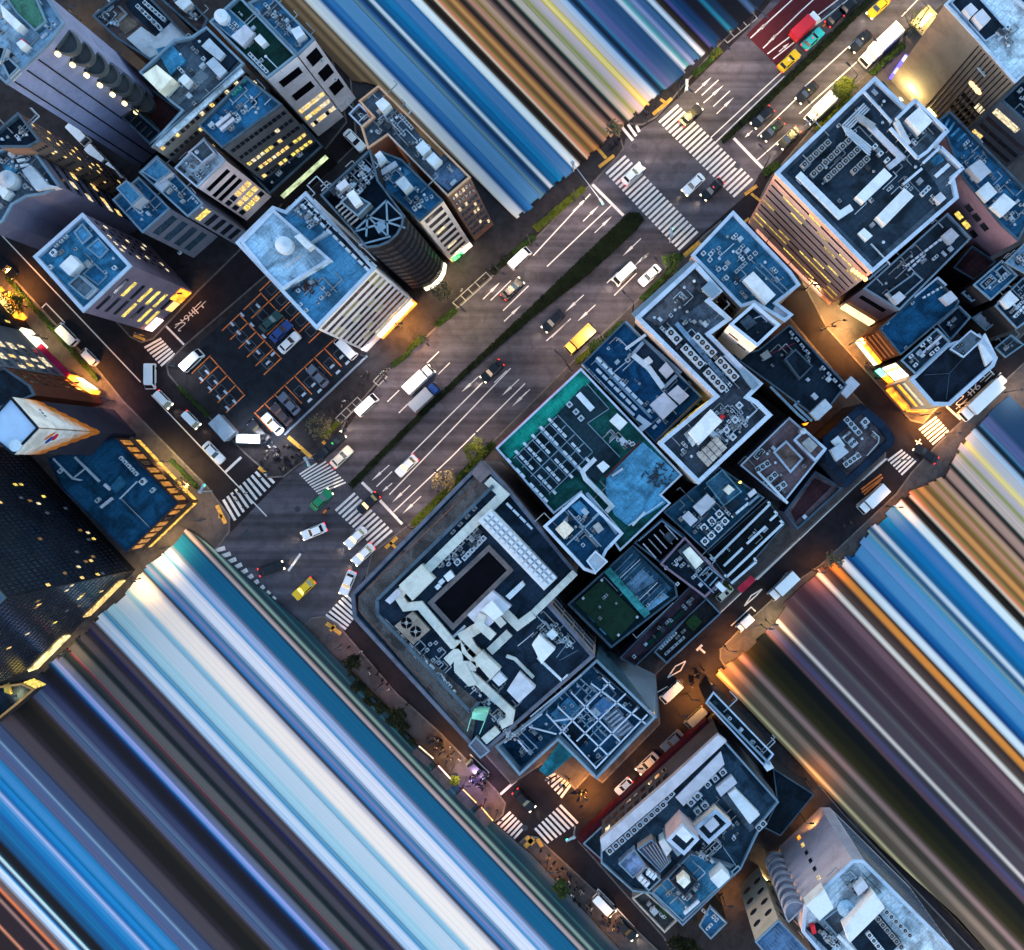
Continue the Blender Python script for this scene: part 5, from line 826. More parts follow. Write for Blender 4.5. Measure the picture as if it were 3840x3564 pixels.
for s, m in (('32:120,210 250,90 330,180 210,300', MIDBLUE), ('32:390,180 490,90 560,150 470,240', roofm(70, 120, 180)), ('32:220,330 300,250 400,360 320,440', NAVY), ('32:600,90 640,60 790,200 740,240', NAVY), ('32:-180,400 -50,300 30,400 -100,500', roofm(14, 46, 80))): b.flat(s, m, 'roof_panel', .5)
b.blk('32:395,190 430,165 470,210 435,235', 1.2, PALE, 'equipment_box'); b.clutter(30, 48); b.pipe('32:140,260 280,240', .35, 2.5, WHITE, 'lattice_beam'); b.rail('32:420,560 600,420', TRB)
pa = P('32:410,-110 830,230', 26); pb = P('22:470,1320 840,1500', 5)
mb = MB(); q = [pa[0], pa[1], P1('32:880,250', 4), P1('22:845,1500', 5), P1('22:470,1310', 8)]; mb.face(q); mb.loft([p-Vector((0, 0, .4)) for p in q], q, False); b.add('sloping_skirt', mb, wallm(74, 92, 120))
b.fac('32:645,430', 2, 25, 6, 10, lit=.0, glass=GLASSB, hf=.7, wf=.9); b.fac('31:1830,360', 2, 25, 6, 6, lit=.0, glass=GLASSB, hf=.7, wf=.9); b.strip('32:645,430', .0, .5, .4, 3.5, SHOPO, .5)
b.blk('32:40,600 195,390 280,490 100,650', .5, roofm(26, 112, 150), 'canopy', base=8); b.done()
# ---- the bottom block
b = B('hotel', 'stepped hotel with crimson street edge, condenser rows and two white topped shafts', '32:470,1100 968,652 1288,358 1700,822 1600,945 1440,1282 1035,1677 815,1455 690,1440 470,1245', 16, wallm(52, 60, 78), roofm(34, 60, 88), TRB, pw=.35)
b.blk('32:310,1090 1198,252 1268,325 1500,600 900,1300 465,1245', 4.5, mat('crimson fascia', (.045, .003, .011), .7), 'podium', base=0); b.blk('32:345,1110 1203,312 1250,365 1450,600 900,1250 480,1230', .9, DKW, 'podium', base=4.5, trim=TRB, top=NAVY)
b.blk('32:462,1085 960,650 1280,355 1340,400 975,740 480,1165', 1.6, BOXP, 'cornice'); z7 = b.z
b.z = z7; b.blk('32:965,730 1290,415 1335,455 990,790', .6, NAVY, 'roof_pit'); b.blk('32:985,790 1300,470 1325,560 1040,850', 1.0, BOXP, 'cornice'); b.blk('32:1435,575 1455,570 1610,755 1590,780', .3, NAVY, 'roof_pit'); b.blk('32:1310,435 1340,430 1405,530 1385,545', .3, NAVY, 'roof_pit')
b.row('32:1210,705 1315,620', 3, 1.9, 1.7, 1.3, PALE, 1, .6); b.row('32:1095,830 1140,785', 2, 2.2, 2, 1.6, PALE, 1, .65); b.row('32:1140,890 1190,850', 2, 2, 1.8, 1.4, PALE, 1, .6); b.blk('32:1265,730 1375,640 1412,690 1300,785', 1.6, BOXP, 'equipment_box'); b.blk('32:1350,770 1400,735 1570,910 1500,975', 2.2, BOXW, 'plant_room'); b.blk('32:1295,780 1340,770 1540,1000 1500,1030', .5, GREYROOF, 'roof_panel')
b.blk('32:1110,1005 1265,870 1375,970 1215,1115', 3.4, wallm(176, 170, 176), 'shaft', trim=TRW, top=NAVY, pw=.6); b.blk('32:1185,985 1245,930 1290,980 1230,1035', 4.2, BOXP, 'chiller'); b.blk('32:925,1085 1030,970 1150,1080 1045,1190', 7.5, wallm(128, 126, 148), 'shaft', trim=TRW, top=NAVY, pw=.5); b.blk('32:985,1040 1035,990 1105,1060 1060,1105', 8.2, BOXW, 'chiller'); b.blk('32:905,1075 930,1060 1040,1170 1000,1200', 5, TRB, 'shaft'); b.clutter(26, 50, '32:1000,900 1250,760 1500,1000 1300,1200 1050,1250'); b.units('32:1580,990', 3.4, 1.8, 1.2, PALE, 2, .6)
b.z = 15.1; b.row('32:530,1165 700,1020', 5, 2.0, 1.9, 1.3, PALE, 1, .65); b.row('32:740,985 900,845', 5, 2.0, 1.9, 1.3, PALE, 1, .65); b.row('32:925,800 955,770', 2, 1.9, 1.8, 1.3, PALE, 1, .6); b.duct('32:740,960 870,850', .8, .6, PALE)
b.blk('32:590,1250 700,1150 790,1270 690,1350', 2.5, roofm(100, 130, 185), 'roof_panel', trim=TRB, top=roofm(100, 130, 185)); b.blk('32:720,1150 820,1080 955,1230 880,1310', 3, wallm(110, 110, 120), 'louvre_deck', top=roofm(74, 86, 126), trim=TRB)
for k in range(6): b.pipe('32:%d,%d %d,%d' % (760+k*22, 1140-k*9, 890+k*10, 1290-k*9), .2, 3.3, GREY, 'louvre')
b.blk('32:870,1100 905,1075 960,1150 925,1200', 3.5, BOXW); b.blk('32:715,1350 780,1270 885,1360 800,1440', 3.5, CONC, 'equipment_deck', trim=TRB, top=NAVY); b.row('32:745,1360 790,1400', 3, .8, 1.6, 1.6, WHITE, 0, z=b.z+3.4); b.row('32:800,1320 840,1350', 3, .8, 1.6, 1.6, WHITE, 0, z=b.z+3.4)
b.blk('32:825,1450 1090,1180 1420,1290 1035,1650', 2, wallm(70, 90, 120), 'upper_block', trim=TRB, top=roofm(44, 104, 152)); b.z = 17.1; b.blk('32:950,1370 1040,1270 1140,1375 1050,1480', 1.4, NAVY, 'shaft_base', trim=DARK, top=NAVY); b.blk('32:995,1375 1045,1330 1090,1375 1045,1420', 4, mat('cream tank cover', (.72, .70, .62), .6, .1), 'tank_cover'); b.blk('32:1225,1355 1305,1285 1365,1345 1285,1420', 3.4, BOXW, 'plant_room'); b.row('32:1060,1590 1135,1525', 4, 1.5, .8, 1, WHITE, 0); b.blk('32:1370,1305 1420,1260 1440,1285 1390,1335', 1.2, NAVY, 'equipment_deck', trim=TRB, top=NAVY); b.rail('32:1320,1140 1410,1270', TRB); b.rail('32:1060,1270 1090,1190', TRD); b.clutter(10, 51, '32:850,1450 1000,1320 1300,1300 1050,1620'); b.clutter(8, 52, '32:1080,1180 1200,1120 1300,1250 1200,1260')
b.fac('32:580,1345', 3, 14, 4, 8, lit=.1, wf=.6); b.fac('32:720,875', 6, 14, 2, 9, lit=.1, hf=.5, wf=.6, litm=(LITP,)); b.done()
b = B('annex_building', 'long dark annex with a double white rail on its street side, above the stepped hotel', '32:1195,135 1248,60 1665,492 1600,572', 15, DKW, roofm(20, 40, 58), TRW, pw=.3); b.rail('32:1215,125 1640,560', TRB, 1, .35); b.clutter(6, 53); b.blk('32:1595,575 1640,540 1668,585 1620,610', 1, BOXW); b.done()
b = B('low_building', 'plain navy ribbed flat roof to the right of the stepped hotel', '33:110,590 392,770 160,1055 50,1000 140,820', 9, DKW, roofm(10, 26, 44), TRD, pw=.2, ph=.3)
for k in range(8): b.pipe('33:%d,%d %d,%d' % (120+k*30, 620+k*20, 70+k*30-20, 900+k*18), .1, .15, NAVY, 'roof_seam') if k < 4 else None
b.done()
b = B('small_annex', 'small square blue roof with four white boxes at the foot of the stepped hotel', '32:1150,1682 1225,1540 1342,1660 1230,1772', 12, DKW, roofm(50, 110, 165), TRB, pw=.3); b.units('32:1230,1680 1270,1640 1210,1700 1250,1620', 1.3, .8, .9, WHITE); b.row('32:1180,1580 1200,1600', 2, 1, .8, .9, WHITE); b.rail('32:1230,1560 1330,1655', WHITE); b.done()
b = B('walled_terrace', 'raised courtyard terrace with pale rim, planting and a small canopy', '32:685,1490 770,1440 1000,1640 910,1727', 4, CONC, TER, mat('tan coping', (.45, .4, .36), .8), pw=.35); b.units('32:840,1590', 2, 2, 2, PALE, 0); b.flat('32:840,1510 880,1500 960,1600 920,1640', mat('yard planting', (.02, .05, .02), .9, .5, 3), 'planter', .8); b.clutter(4, 54); b.done()
b = B('office_building', 'beige walled tower with round porthole windows at the bottom edge', '32:1540,1792 1700,1640 1950,1900 1780,2080', 24, mat('pale beige stone', (.36, .32, .27), .85, .1, .3, stain=.15), roofm(84, 128, 188), TRB, pw=.3)  # walls share one even beige tone
for k in range(9): b.pipe('32:%d,%d %d,%d' % (1550+k*16+10, 1800-k*15, 1720+k*16, 1980-k*15), .12, .3, TRB, 'roof_seam')
for near in ('32:1620,1716', '32:1660,1936', '32:1825,1770'):
    a_, c_ = b.edge(near); wd = (c_-a_).length; u_ = (c_-a_)/wd; n_ = Vector((u_.y, -u_.x, 0))
    for k in range(4):
        for j in range(2):
            q = a_+u_*wd*(.25+.5*j)+n_*.06+Vector((0, 0, 5+k*4.6)); pl2 = [q+u_*.75*math.cos(t*.4488)+Vector((0, 0, .75*math.sin(t*.4488))) for t in range(14)]; b.add('window', MB().loft([p-n_*.1 for p in pl2], pl2), GLASS)
b.done()
b = B('department_store', 'white roofed tower with scalloped dark balconies down its left flank, bottom right', '33:330,1540 660,1225 735,1225 1375,1862 1375,2300 800,2300 310,1722', 27, wallm(120, 128, 160), PALEROOF, TRW, pw=.7)
b.blk('33:340,1540 465,1425 530,1555 430,1645', 3, BOXW, 'plant_room'); b.blk('33:600,1690 810,1450 885,1555 640,1800', 3, BOXW, 'plant_room'); b.blk('33:670,1420 735,1360 770,1410 700,1475', 2, BOXP); b.tank('33:615,1560', 2.4, .8, SKYROOF); b.blk('33:455,1640 560,1560 640,1680 560,1760', .5, GREYROOF, 'roof_panel', trim=TRB, top=GREYROOF); b.blk('33:650,1790 840,1590 1000,1790 800,2000', .3, NAVY, 'equipment_deck'); b.row('33:900,1590 1060,1750', 6, 1.6, 1.4, 1.2, PALE, 1); b.row('33:780,1750 900,1900', 5, 1.6, 1.4, 1.2, WHITE, 1); b.row('33:840,1640 1000,1830', 6, 1.6, 1.4, 1.2, GREY, 1); b.duct('33:560,1750 680,1870', 1, .8, WHITE); b.rail('33:740,1330 860,1450', DARK)
b.blk('33:340,1700 420,1660 560,1790 500,1860', .4, NAVY, 'equipment_deck'); b.clutter(16, 55, '33:350,1700 450,1660 620,1800 560,1900'); b.clutter(14, 57, '33:560,1400 680,1290 900,1500 700,1500'); b.blk('33:370,1690 400,1680 410,1730 385,1740', 1.5, mat('red box', (.5, .02, .03), .5), 'red_box')
a_, c_ = b.edge('33:495,1382'); wd = (c_-a_).length; u_ = (c_-a_)/wd; n_ = Vector((u_.y, -u_.x, 0))
for k in range(6): b.strip('33:495,1382', .57, .63, 3+k*3.8, 4.6+k*3.8, (SHOPO, LITW, GLASS, GLASS, GLASS, LITP)[k], .1, 'window')
sh = (a_ if (a_-P1('33:330,1540', 27)).xy.length < 2 else c_); dirn = ((c_-a_) if sh is a_ else (a_-c_)).normalized()
for k in range(8):
    z = 25-k*3.1; cc = sh-dirn*1.9-n_*0; arc = [cc+dirn*1.9*math.cos(t*math.pi/10)*1.0+n_*2.2*math.sin(t*math.pi/10)-n_*.6 for t in range(11)]; mb = MB(); mb.prism(ccw([Vector((p.x, p.y, 0)) for p in arc]), z, z+.3, bot=True); ar2 = ccw([Vector((p.x, p.y, 0)) for p in arc]); ring(mb, ar2, inset(ar2, .2), z+.3, z+1.0); b.add('balcony', mb, wallm(96, 110, 140))
b.fac('33:1055,1543', 2, 26, 12, 1, .02, .98, .98, .5, lit=0, glass=GLASSB); b.done()
# ================================================================ vehicles
CARP = mat('car paint', (1, 1, 1), .3, .04, 1, bump=0, stain=.05, objcol=True, spec=.3)
TYRE = mat('tyre rubber', (.012, .012, .012), .8); AMBL = emis('indicator glow', (255, 150, 40), 0.172)
def rrect(x0, x1, w, r, n=4):
    out = []
    for cx, cy, a0 in ((x1-r, w-r, 0), (x0+r, w-r, 90), (x0+r, -w+r, 180), (x1-r, -w+r, 270)):
        for i in range(n+1): a = R(a0+90*i/n); out.append((cx+r*math.cos(a), cy+r*math.sin(a)))
    return out
def at(pl, z): return [Vector((x, y, z)) for x, y in pl]
def quad(a, b, c, d, t, n): # thin panel a-b-c-d pushed out by t
    n = Vector(n)*t; p = [Vector(q) for q in (a, b, c, d)]; return MB().loft(p, [q+n for q in p])
_proto = {}
def vehicle_parts(kind):
    """part list: (name, mesh, takes body colour?)"""
    if kind in _proto: return _proto[kind]
    out = []; 
    if kind in ('sedan', 'taxi', 'compact'):
        L2 = 2.3 if kind != 'compact' else 1.75; W2 = .88 if kind != 'compact' else .76
        mb = MB(); mb.loft(at(rrect(-L2+.05, L2-.05, W2-.04, .3), .22), at(rrect(-L2, L2, W2, .35), .5), False); mb.loft(at(rrect(-L2, L2, W2, .35), .5), at(rrect(-L2+.06, L2-.12, W2-.06, .4), .86))
        xr, xf = (-1.75, .95) if kind != 'compact' else (-1.65, .75)
        A0 = [(xr, -W2+.1), (xf, -W2+.1), (xf, W2-.1), (xr, W2-.1)]; A1 = [(xr+.5, -W2+.26), (xf-.75, -W2+.26), (xf-.75, W2-.26), (xr+.5, W2-.26)]
        mb.loft(at(A0, .85), at(A1, 1.4)); out.append(('body', mb.mesh('body', CARP), True))
        z0, z1 = .92, 1.36; lerp = lambda k, i: Vector((A0[i][0]+(A1[i][0]-A0[i][0])*k, A0[i][1]+(A1[i][1]-A0[i][1])*k, .85+.55*k))
        lo, hi = .12, .93; cr = [lerp(lo, i) for i in range(4)]; ct = [lerp(hi, i) for i in range(4)]
        f = lambda i, j, s: (cr[i].lerp(cr[j], s), cr[i].lerp(cr[j], 1-s), ct[i].lerp(ct[j], 1-s), ct[i].lerp(ct[j], s))
        out.append(('windscreen', quad(*f(1, 2, .06), .015, (.6, 0, .8)).mesh('windscreen', GLASS), False)); out.append(('rear_window', quad(*f(3, 0, .06), .015, (-.6, 0, .8)).mesh('rear_window', GLASS), False))
        out.append(('side_window', quad(*f(0, 1, .08), .012, (0, -1, .3)).mesh('side_window', GLASS), False)); out.append(('side_window', quad(*f(2, 3, .08), .012, (0, 1, .3)).mesh('side_window', GLASS), False))
        hx, hy, hz, wb = L2-.1, W2-.25, .66, L2*.62
    elif kind in ('van', 'kei_van'):
        L2, W2, hh = (2.3, .88, 1.95) if kind == 'van' else (1.7, .73, 1.85)
        mb = MB(); mb.loft(at(rrect(-L2, L2-.02, W2-.03, .2), .25), at(rrect(-L2, L2, W2, .25), .95), False); mb.loft(at(rrect(-L2, L2, W2, .25), .95), at(rrect(-L2+.12, L2-.75, W2-.12, .22), hh)); out.append(('body', mb.mesh('body', CARP), True))
        out.append(('windscreen', quad((L2-.12, -W2+.14, 1.08), (L2-.12, W2-.14, 1.08), (L2-.66, W2-.2, hh-.14), (L2-.66, -W2+.2, hh-.14), .03, (.8, 0, .5)).mesh('windscreen', GLASS), False))
        out.append(('rear_window', quad((-L2+.04, -W2+.2, 1.1), (-L2+.12, -W2+.24, hh-.2), (-L2+.12, W2-.24, hh-.2), (-L2+.04, W2-.2, 1.1), .03, (-1, 0, .1)).mesh('rear_window', GLASS), False))
        for s in (-1, 1): out.append(('side_window', quad((-L2+.35, s*(W2-.01), 1.1), (L2-.55, s*(W2-.01), 1.1), (L2-.95, s*(W2-.1), hh-.2), (-L2+.4, s*(W2-.1), hh-.2), .02, (0, s, .15)).mesh('side_window', GLASS), False))
        mb = MB()
        for k in range(3): mb.box((-L2*.5+k*.8, 0, hh+.01), (.06, W2*1.5, .04))
        out.append(('roof_rib', mb.mesh('roof_rib', CARP), True)); hx, hy, hz, wb = L2-.02, W2-.2, .72, L2*.62
    else:   # trucks
        L2, W2, hh, cabl = {'truck': (3.0, 1.0, 2.9, 1.5), 'long_truck': (4.3, 1.15, 3.3, 1.7), 'kei_truck': (1.7, .73, 1.85, 1.05), 'flatbed': (3.1, 1.05, 2.0, 1.5)}[kind]; ch = 2.1 if kind != 'kei_truck' else 1.75
        mb = MB(); xc = L2-cabl; mb.loft(at(rrect(xc, L2, W2-.03, .12), .4), at(rrect(xc, L2, W2-.02, .15), 1.15), False); mb.loft(at(rrect(xc, L2, W2-.02, .15), 1.15), at(rrect(xc+.1, L2-.3, W2-.12, .15), ch)); out.append(('cab', mb.mesh('cab', CARP), 'cab'))
        out.append(('windscreen', quad((L2-.02, -W2+.16, 1.22), (L2-.02, W2-.16, 1.22), (L2-.27, W2-.22, ch-.1), (L2-.27, -W2+.22, ch-.1), .03, (.95, 0, .3)).mesh('windscreen', GLASS), False))
        mb = MB(); mb.box(((-L2+xc)/2, 0, .55), (L2+xc, W2*1.3, .3)); out.append(('chassis', mb.mesh('chassis', DARK), False))
        if kind == 'flatbed':
            mb = MB(); mb.box(((-L2+xc-.15)/2, 0, .95), (L2+xc-.2, W2*2, .14))
            for s in (-1, 1): mb.box(((-L2+xc-.15)/2, s*(W2-.04), 1.25), (L2+xc-.2, .07, .5))
            mb.box((-L2+.06, 0, 1.25), (.07, W2*2, .5)); mb.box((xc-.25, 0, 1.5), (.08, W2*2, 1.0)); out.append(('load_bed', mb.mesh('load_bed', CARP), 'cab'))
        else:
            mb = MB(); mb.box(((-L2+xc-.12)/2, 0, (.75+hh)/2), (L2+xc-.12, W2*2, hh-.75)); mb.box(((-L2+xc-.12)/2, 0, hh+.01), (L2+xc-.4, W2*1.8, .03)); out.append(('cargo_box', mb.mesh('cargo_box', CARP), True))
        hx, hy, hz, wb = L2-.02, W2-.25, .75, L2*.62
    r = .31 if kind in ('sedan', 'taxi', 'compact', 'van', 'kei_van', 'kei_truck') else .42
    wm = MB(); ca = [Vector((r*math.cos(t*.5236), -.1, r*math.sin(t*.5236))) for t in range(12)]; wm.loft([v for v in ca], [v+Vector((0, .2, 0)) for v in ca]); wm.face(ca[::-1]); wme = wm.mesh('wheel', TYRE)
    for sx in (-1, 1):
        for sy in (-1, 1): out.append(('wheel', wme, (sx*wb, sy*(hy+.12), r)))
    hl = MB().box((0, 0, 0), (.22, .34, .2)).mesh('headlight', HEADL); tl = MB().box((0, 0, 0), (.18, .3, .2)).mesh('tail_light', TAILL); ho = MB().box((0, 0, 0), (.1, .34, .16)).mesh('headlight', PALE); to = MB().box((0, 0, 0), (.08, .28, .16)).mesh('tail_light', mat('red lens', (.2, .01, .01), .3))
    _proto[kind] = (out, (hx, hy, hz, L2), hl, tl, ho, to, kind)
    return _proto[kind]
COL = dict(white=(.74, .74, .76), black=(.005, .006, .010), silver=(.32, .33, .36), yellow=(.62, .40, .01), teal=(.03, .42, .42), red=(.60, .02, .03), blue=(.015, .05, .22), green=(.01, .20, .08), grey=(.10, .12, .16), cream=(.62, .56, .46), dgreen=(.012, .05, .05), brown=(.05, .035, .04), amber=(.62, .36, .06))
DIRS = dict(UR=(1, -.95), DL=(-1, .95), DR=(.7, .72), UL=(-.7, -.72))
def car(kind, where, d, col, label, lights='on', sign=None, cab=None, cat=None, group=None):
    dx, dy = DIRS[d] if isinstance(d, str) else d; p = P1(where); rz = math.atan2(-dy, dx)
    parts, (hx, hy, hz, L2), hl, tl, ho, to, _ = vehicle_parts(kind)
    nm = {'sedan': 'parked_car' if lights == 'off' else 'car', 'compact': 'small_car', 'kei_van': 'small_van', 'kei_truck': 'small_truck', 'long_truck': 'long_truck', 'flatbed': 'flatbed_truck', 'truck': 'box_truck'}.get(kind, kind)
    zz = .158 if inside(p, CARPARK) else .024
    o = thing(nm, label, cat or {'taxi': 'taxi', 'van': 'van', 'kei_van': 'van', 'truck': 'truck', 'long_truck': 'truck', 'kei_truck': 'truck', 'flatbed': 'truck'}.get(kind, 'car'), (p.x, p.y, zz), rz, group)
    for n, me, c in parts:
        if isinstance(c, tuple): put(n, me, o, c)
        else:
            q = put(n, me, o)
            if c: q.color = (*COL[cab if (c == 'cab' and cab) else col], 1)
    for s in (-1, 1): put('headlight', hl if lights in ('on', 'head') else ho, o, (hx+.02, s*hy, hz)); put('tail_light', tl if lights in ('on', 'tail') else to, o, (-hx-.06, s*hy, hz+.05))
    if lights in ('on', 'head'):
        l = bpy.data.lights.new('beam', 'SPOT'); l.energy = 26; l.color = (1, .82, .55); l.spot_size = R(75); l.spot_blend = 1; l.shadow_soft_size = .2
        q = bpy.data.objects.new('beam', l); C.objects.link(q); q.parent = o; q.location = (hx+.15, 0, hz); q.rotation_euler = (0, R(-78), 0)
    if sign:
        put('roof_lamp', MB().box((0, 0, 0), (.2, .36, .14)).mesh('roof_lamp', emis('taxi lamp %s' % (sign,), sign, .06, .05)), o, (-.2, 0, 1.5))
    return o
CARPARK = ccw(P('10:1290,870 1848,390 11:330,690 700,905 130,1440 0,1520 10:1700,1430'))
W_, Y_, G_, R_ = (255, 245, 220), (255, 235, 120), (60, 255, 120), (255, 50, 50)
CG = 'traffic on the avenue'
for a in (
 ('taxi', '02:1090,808', 'UR', 'black', 'black taxi with amber front glow driving over the upper zebra crossing', 'on', Y_),
 ('sedan', '02:688,1215', 'UR', 'white', 'white car driving over the lower of the two long zebra crossings'),
 ('sedan', '02:1108,1285', 'DL', 'white', 'white car in the middle of the upper junction beside a black taxi', 'head'),
 ('taxi', '02:1238,1318', 'DL', 'black', 'black taxi with a red roof lamp in the upper junction', 'on', R_),
 ('sedan', '02:1585,822', 'DL', 'black', 'black car nearest the median hedge waiting at the upper stop line'),
 ('taxi', '02:1655,910', 'DL', 'black', 'black taxi with a green roof lamp at the upper stop line', 'on', G_),
 ('taxi', '02:1768,965', 'DL', 'black', 'black taxi with a yellow roof lamp at the upper stop line by the hedge', 'on', Y_),
 ('taxi', '03:215,432', 'UR', 'yellow', 'yellow taxi at the tail of the queue on the red road', 'tail', W_),
 ('taxi', '03:380,280', 'UR', 'teal', 'turquoise taxi queuing between a yellow taxi and a black car', 'tail', R_),
 ('sedan', '03:545,120', 'UR', 'black', 'black car ahead of the turquoise taxi on the red road', 'tail'),
 ('sedan', '03:640,42', 'UR', 'black', 'black car at the top of the queue on the red road', 'tail'),
 ('taxi', '03:832,62', 'DL', 'yellow', 'yellow taxi coming down the avenue at the top edge'),
 ('taxi', '03:712,298', 'DL', 'black', 'black taxi beside the long white truck', 'head', W_),
 ('taxi', '03:342,650', 'DL', 'black', 'black taxi with a pale roof lamp between the white truck and the stop line queue', 'head', Y_),
 ('sedan', '11:1565,985', 'DL', 'black', 'black car with red tail lights and amber nose in the middle of the avenue'),
 ('taxi', '11:1705,418', 'UR', 'black', 'black taxi driving up the avenue past the round tower', 'on', Y_),
 ('sedan', '11:525,1580', 'UR', 'cream', 'cream car just past the zebra crossing below the car park', 'tail'),
 ('taxi', '11:475,1480', 'UR', 'black', 'black taxi standing at the kerb beside the leafy hedge', 'head', G_),
 ('sedan', '11:405,1545', 'UR', 'black', 'black car at the kerb right behind a standing black taxi', 'off'),
 ('sedan', '11:975,1640', 'DL', 'white', 'white car with red tail lights nearing the lower stop line', 'tail'),
 ('sedan', '12:805,325', 'DL', 'white', 'white car waiting at the kerb by the Z shaped office', 'off'),
 ('sedan', '12:140,640', 'DL', 'black', 'black car with yellow headlights below the median hedge', 'head'),
 ('sedan', '21:710,310', 'DL', 'black', 'black car with red tail lights crossing the lower stop line', 'tail'),
 ('taxi', '21:385,285', 'UR', 'green', 'green taxi with yellow headlights at the lower zebra crossing', 'head'),
 ('taxi', '21:335,505', (-1, .42), 'white', 'white taxi turning inside the white lane outline in the lower junction', 'on'),
 ('sedan', '21:625,545', 'DL', 'white', 'white car leaving the wide lower zebra crossing', 'head'),
 ('taxi', '21:675,662', 'DL', 'white', 'white taxi turning at the corner of the large store', 'on'),
 ('taxi', '21:568,860', (-.42, 1), 'white', 'white taxi pointing down at the small zebra crossing by the large store', 'on'),
 ('taxi', '21:265,900', 'DL', 'yellow', 'yellow taxi with red tail lights in the lower junction', 'tail'),
 ('sedan', '21:40,762', (1, -.32), 'black', 'black car with pale headlights turning in the lower junction', 'on'),
 ('sedan', '10:1490,1550', 'DR', 'white', 'white car waiting at the stop line on the left street', 'off'),
 ('sedan', '11:165,790', 'UR', 'white', 'white car parked beside a blue car in the car park', 'off'),
 ('sedan', '11:108,712', 'UR', 'blue', 'bright blue car parked beside a white car in the car park', 'off'),
 ('sedan', '11:38,645', 'UR', 'dgreen', 'dark green car parked next to the bright blue car', 'off'),
 ('sedan', '11:362,1022', 'UL', 'grey', 'dark grey car parked alone between empty bays along the avenue side', 'off'),
 ('sedan', '11:165,1212', 'UL', 'grey', 'grey car with a lit dashboard parked next to the brown car', 'off'),
 ('sedan', '11:112,1285', 'UL', 'brown', 'dark brown car parked between a grey and a white car', 'off'),
 ('sedan', '11:52,1352', 'UL', 'white', 'white car parked at the lowest end of the car park row', 'off'),
 ('sedan', '10:1805,1400', 'UL', 'black', 'black car at the bright white car park entrance', 'off'),
 ('sedan', '01:615,982', 'DR', 'white', 'white car in the dark alley behind the round tower', 'off'),
 ('taxi', '13:1160,1555', (-.9, -.6), 'black', 'black car with amber headlights turning at the far right crossing', 'on'),
 ('taxi', '31:1785,800', 'DR', 'black', 'black taxi with red tail lights in the small bottom junction', 'on'),
 ('sedan', '31:1460,590', 'DR', 'black', 'black car parked in the white outline by the lit stalls', 'off'),
 ('sedan', '32:960,392', 'DL', 'grey', 'grey car in the middle of the dim row beside the stepped hotel', 'off'),
 ('sedan', '32:790,545', 'DL', 'silver', 'silver car with yellow headlights beside the stepped hotel', 'head'),
 ('compact', '32:625,705', 'DL', 'white', 'small white car with red tail lights at the head of the dim row', 'tail'),
 ('sedan', '32:640,1690', 'DR', 'black', 'black car with yellow headlights at the bottom edge', 'head'),
 ('sedan', '10:55,270', 'DR', 'black', 'black car parked at the left edge of the left street', 'off'),
 ('compact', '22:1322,932', 'UR', 'cream', 'small cream car parked behind the black topped building', 'off'),
 ('van', '11:1755,210', 'UR', 'white', 'white van standing by the hedge near the round tower', 'off'),
 ('van', '11:700,1222', 'UR', 'white', 'white van parked beside the pavement frames below the car park', 'off'),
 ('van', '12:632,315', 'DL', 'white', 'white van driving beside the waiting white car', 'head'),
 ('van', '10:478,735', 'UL', 'white', 'white van parked beside the orange lit shop on the left street', 'off'),
 ('kei_van', '10:635,890', 'UL', 'white', 'small white van parked next to the crimson awning', 'off'),
 ('van', '10:1055,1022', (0, 1), 'white', 'white van pointing straight down beside the small zebra crossing', 'off'),
 ('kei_van', '10:1145,1182', 'DR', 'white', 'first of the two small white vans below the car park corner', 'on'),
 ('kei_van', '10:1338,1322', 'DR', 'white', 'small white van midway down the car park side of the left street', 'on'),
 ('van', '10:1345,915', 'UR', 'white', 'white van parked in the corner bay of the car park', 'off'),
 ('van', '11:558,830', 'UL', 'white', 'white van half hidden under the striped white office', 'off'),
 ('van', '00:565,945', 'DR', 'white', 'white van farthest up the dark delivery alley', 'off'),
 ('van', '00:695,1098', 'DR', 'white', 'white van in the middle of three in the dark delivery alley', 'off'),
 ('van', '00:820,1222', 'DR', 'white', 'white van partly behind the blue roof at the end of the delivery alley', 'off'),
 ('van', '13:1625,1095', 'DL', 'white', 'white van parked behind the white truck on the right hand street', 'off'),
 ('van', '22:955,1612', 'DL', 'white', 'white van parked in the outlined bay beside the golden lit pavement', 'off'),
 ('van', '32:1125,225', 'DL', 'grey', 'grey van at the top of the dim row beside the stepped hotel', 'off'),
 ('van', '32:490,1520', 'DR', 'white', 'white van with lit headlights parked in an outlined bay at the bottom', 'head'),
 ('kei_truck', '22:1460,1135', 'DL', 'white', 'small white truck in the outlined bay on the one way street', 'off'),
 ('truck', '03:428,772', 'DL', 'white', 'white box truck stopped beside the yellow green tree', 'head'),
 ('truck', '23:788,280', 'DL', 'white', 'white box truck beside orange road lettering', 'off'),
 ('truck', '23:170,878', 'DL', 'white', 'white box truck parked by the diamond road marking', 'off'),
 ('truck', '11:1065,1048', 'UR', 'white', 'white box truck with glowing headlights on the avenue', 'head'),
 ('long_truck', '03:840,342', 'DL', 'white', 'long white truck in the kerb lane at the upper right', 'off'),
 ('long_truck', '13:1525,1192', 'DL', 'white', 'long white truck on the right hand street by the eight sided roof', 'off'),
): car(*a)
car('truck', '03:322,205', 'UR', 'red', 'red box truck with a white cab on the red road', 'off', None, 'white')
car('truck', '11:1105,1168', 'UR', 'silver', 'pale box truck with a blue cab next to the median', 'tail', None, 'blue')
car('flatbed', '12:325,768', 'DL', 'amber', 'cream cabbed flatbed truck with an amber load bed at the kerb', 'off', None, 'amber')
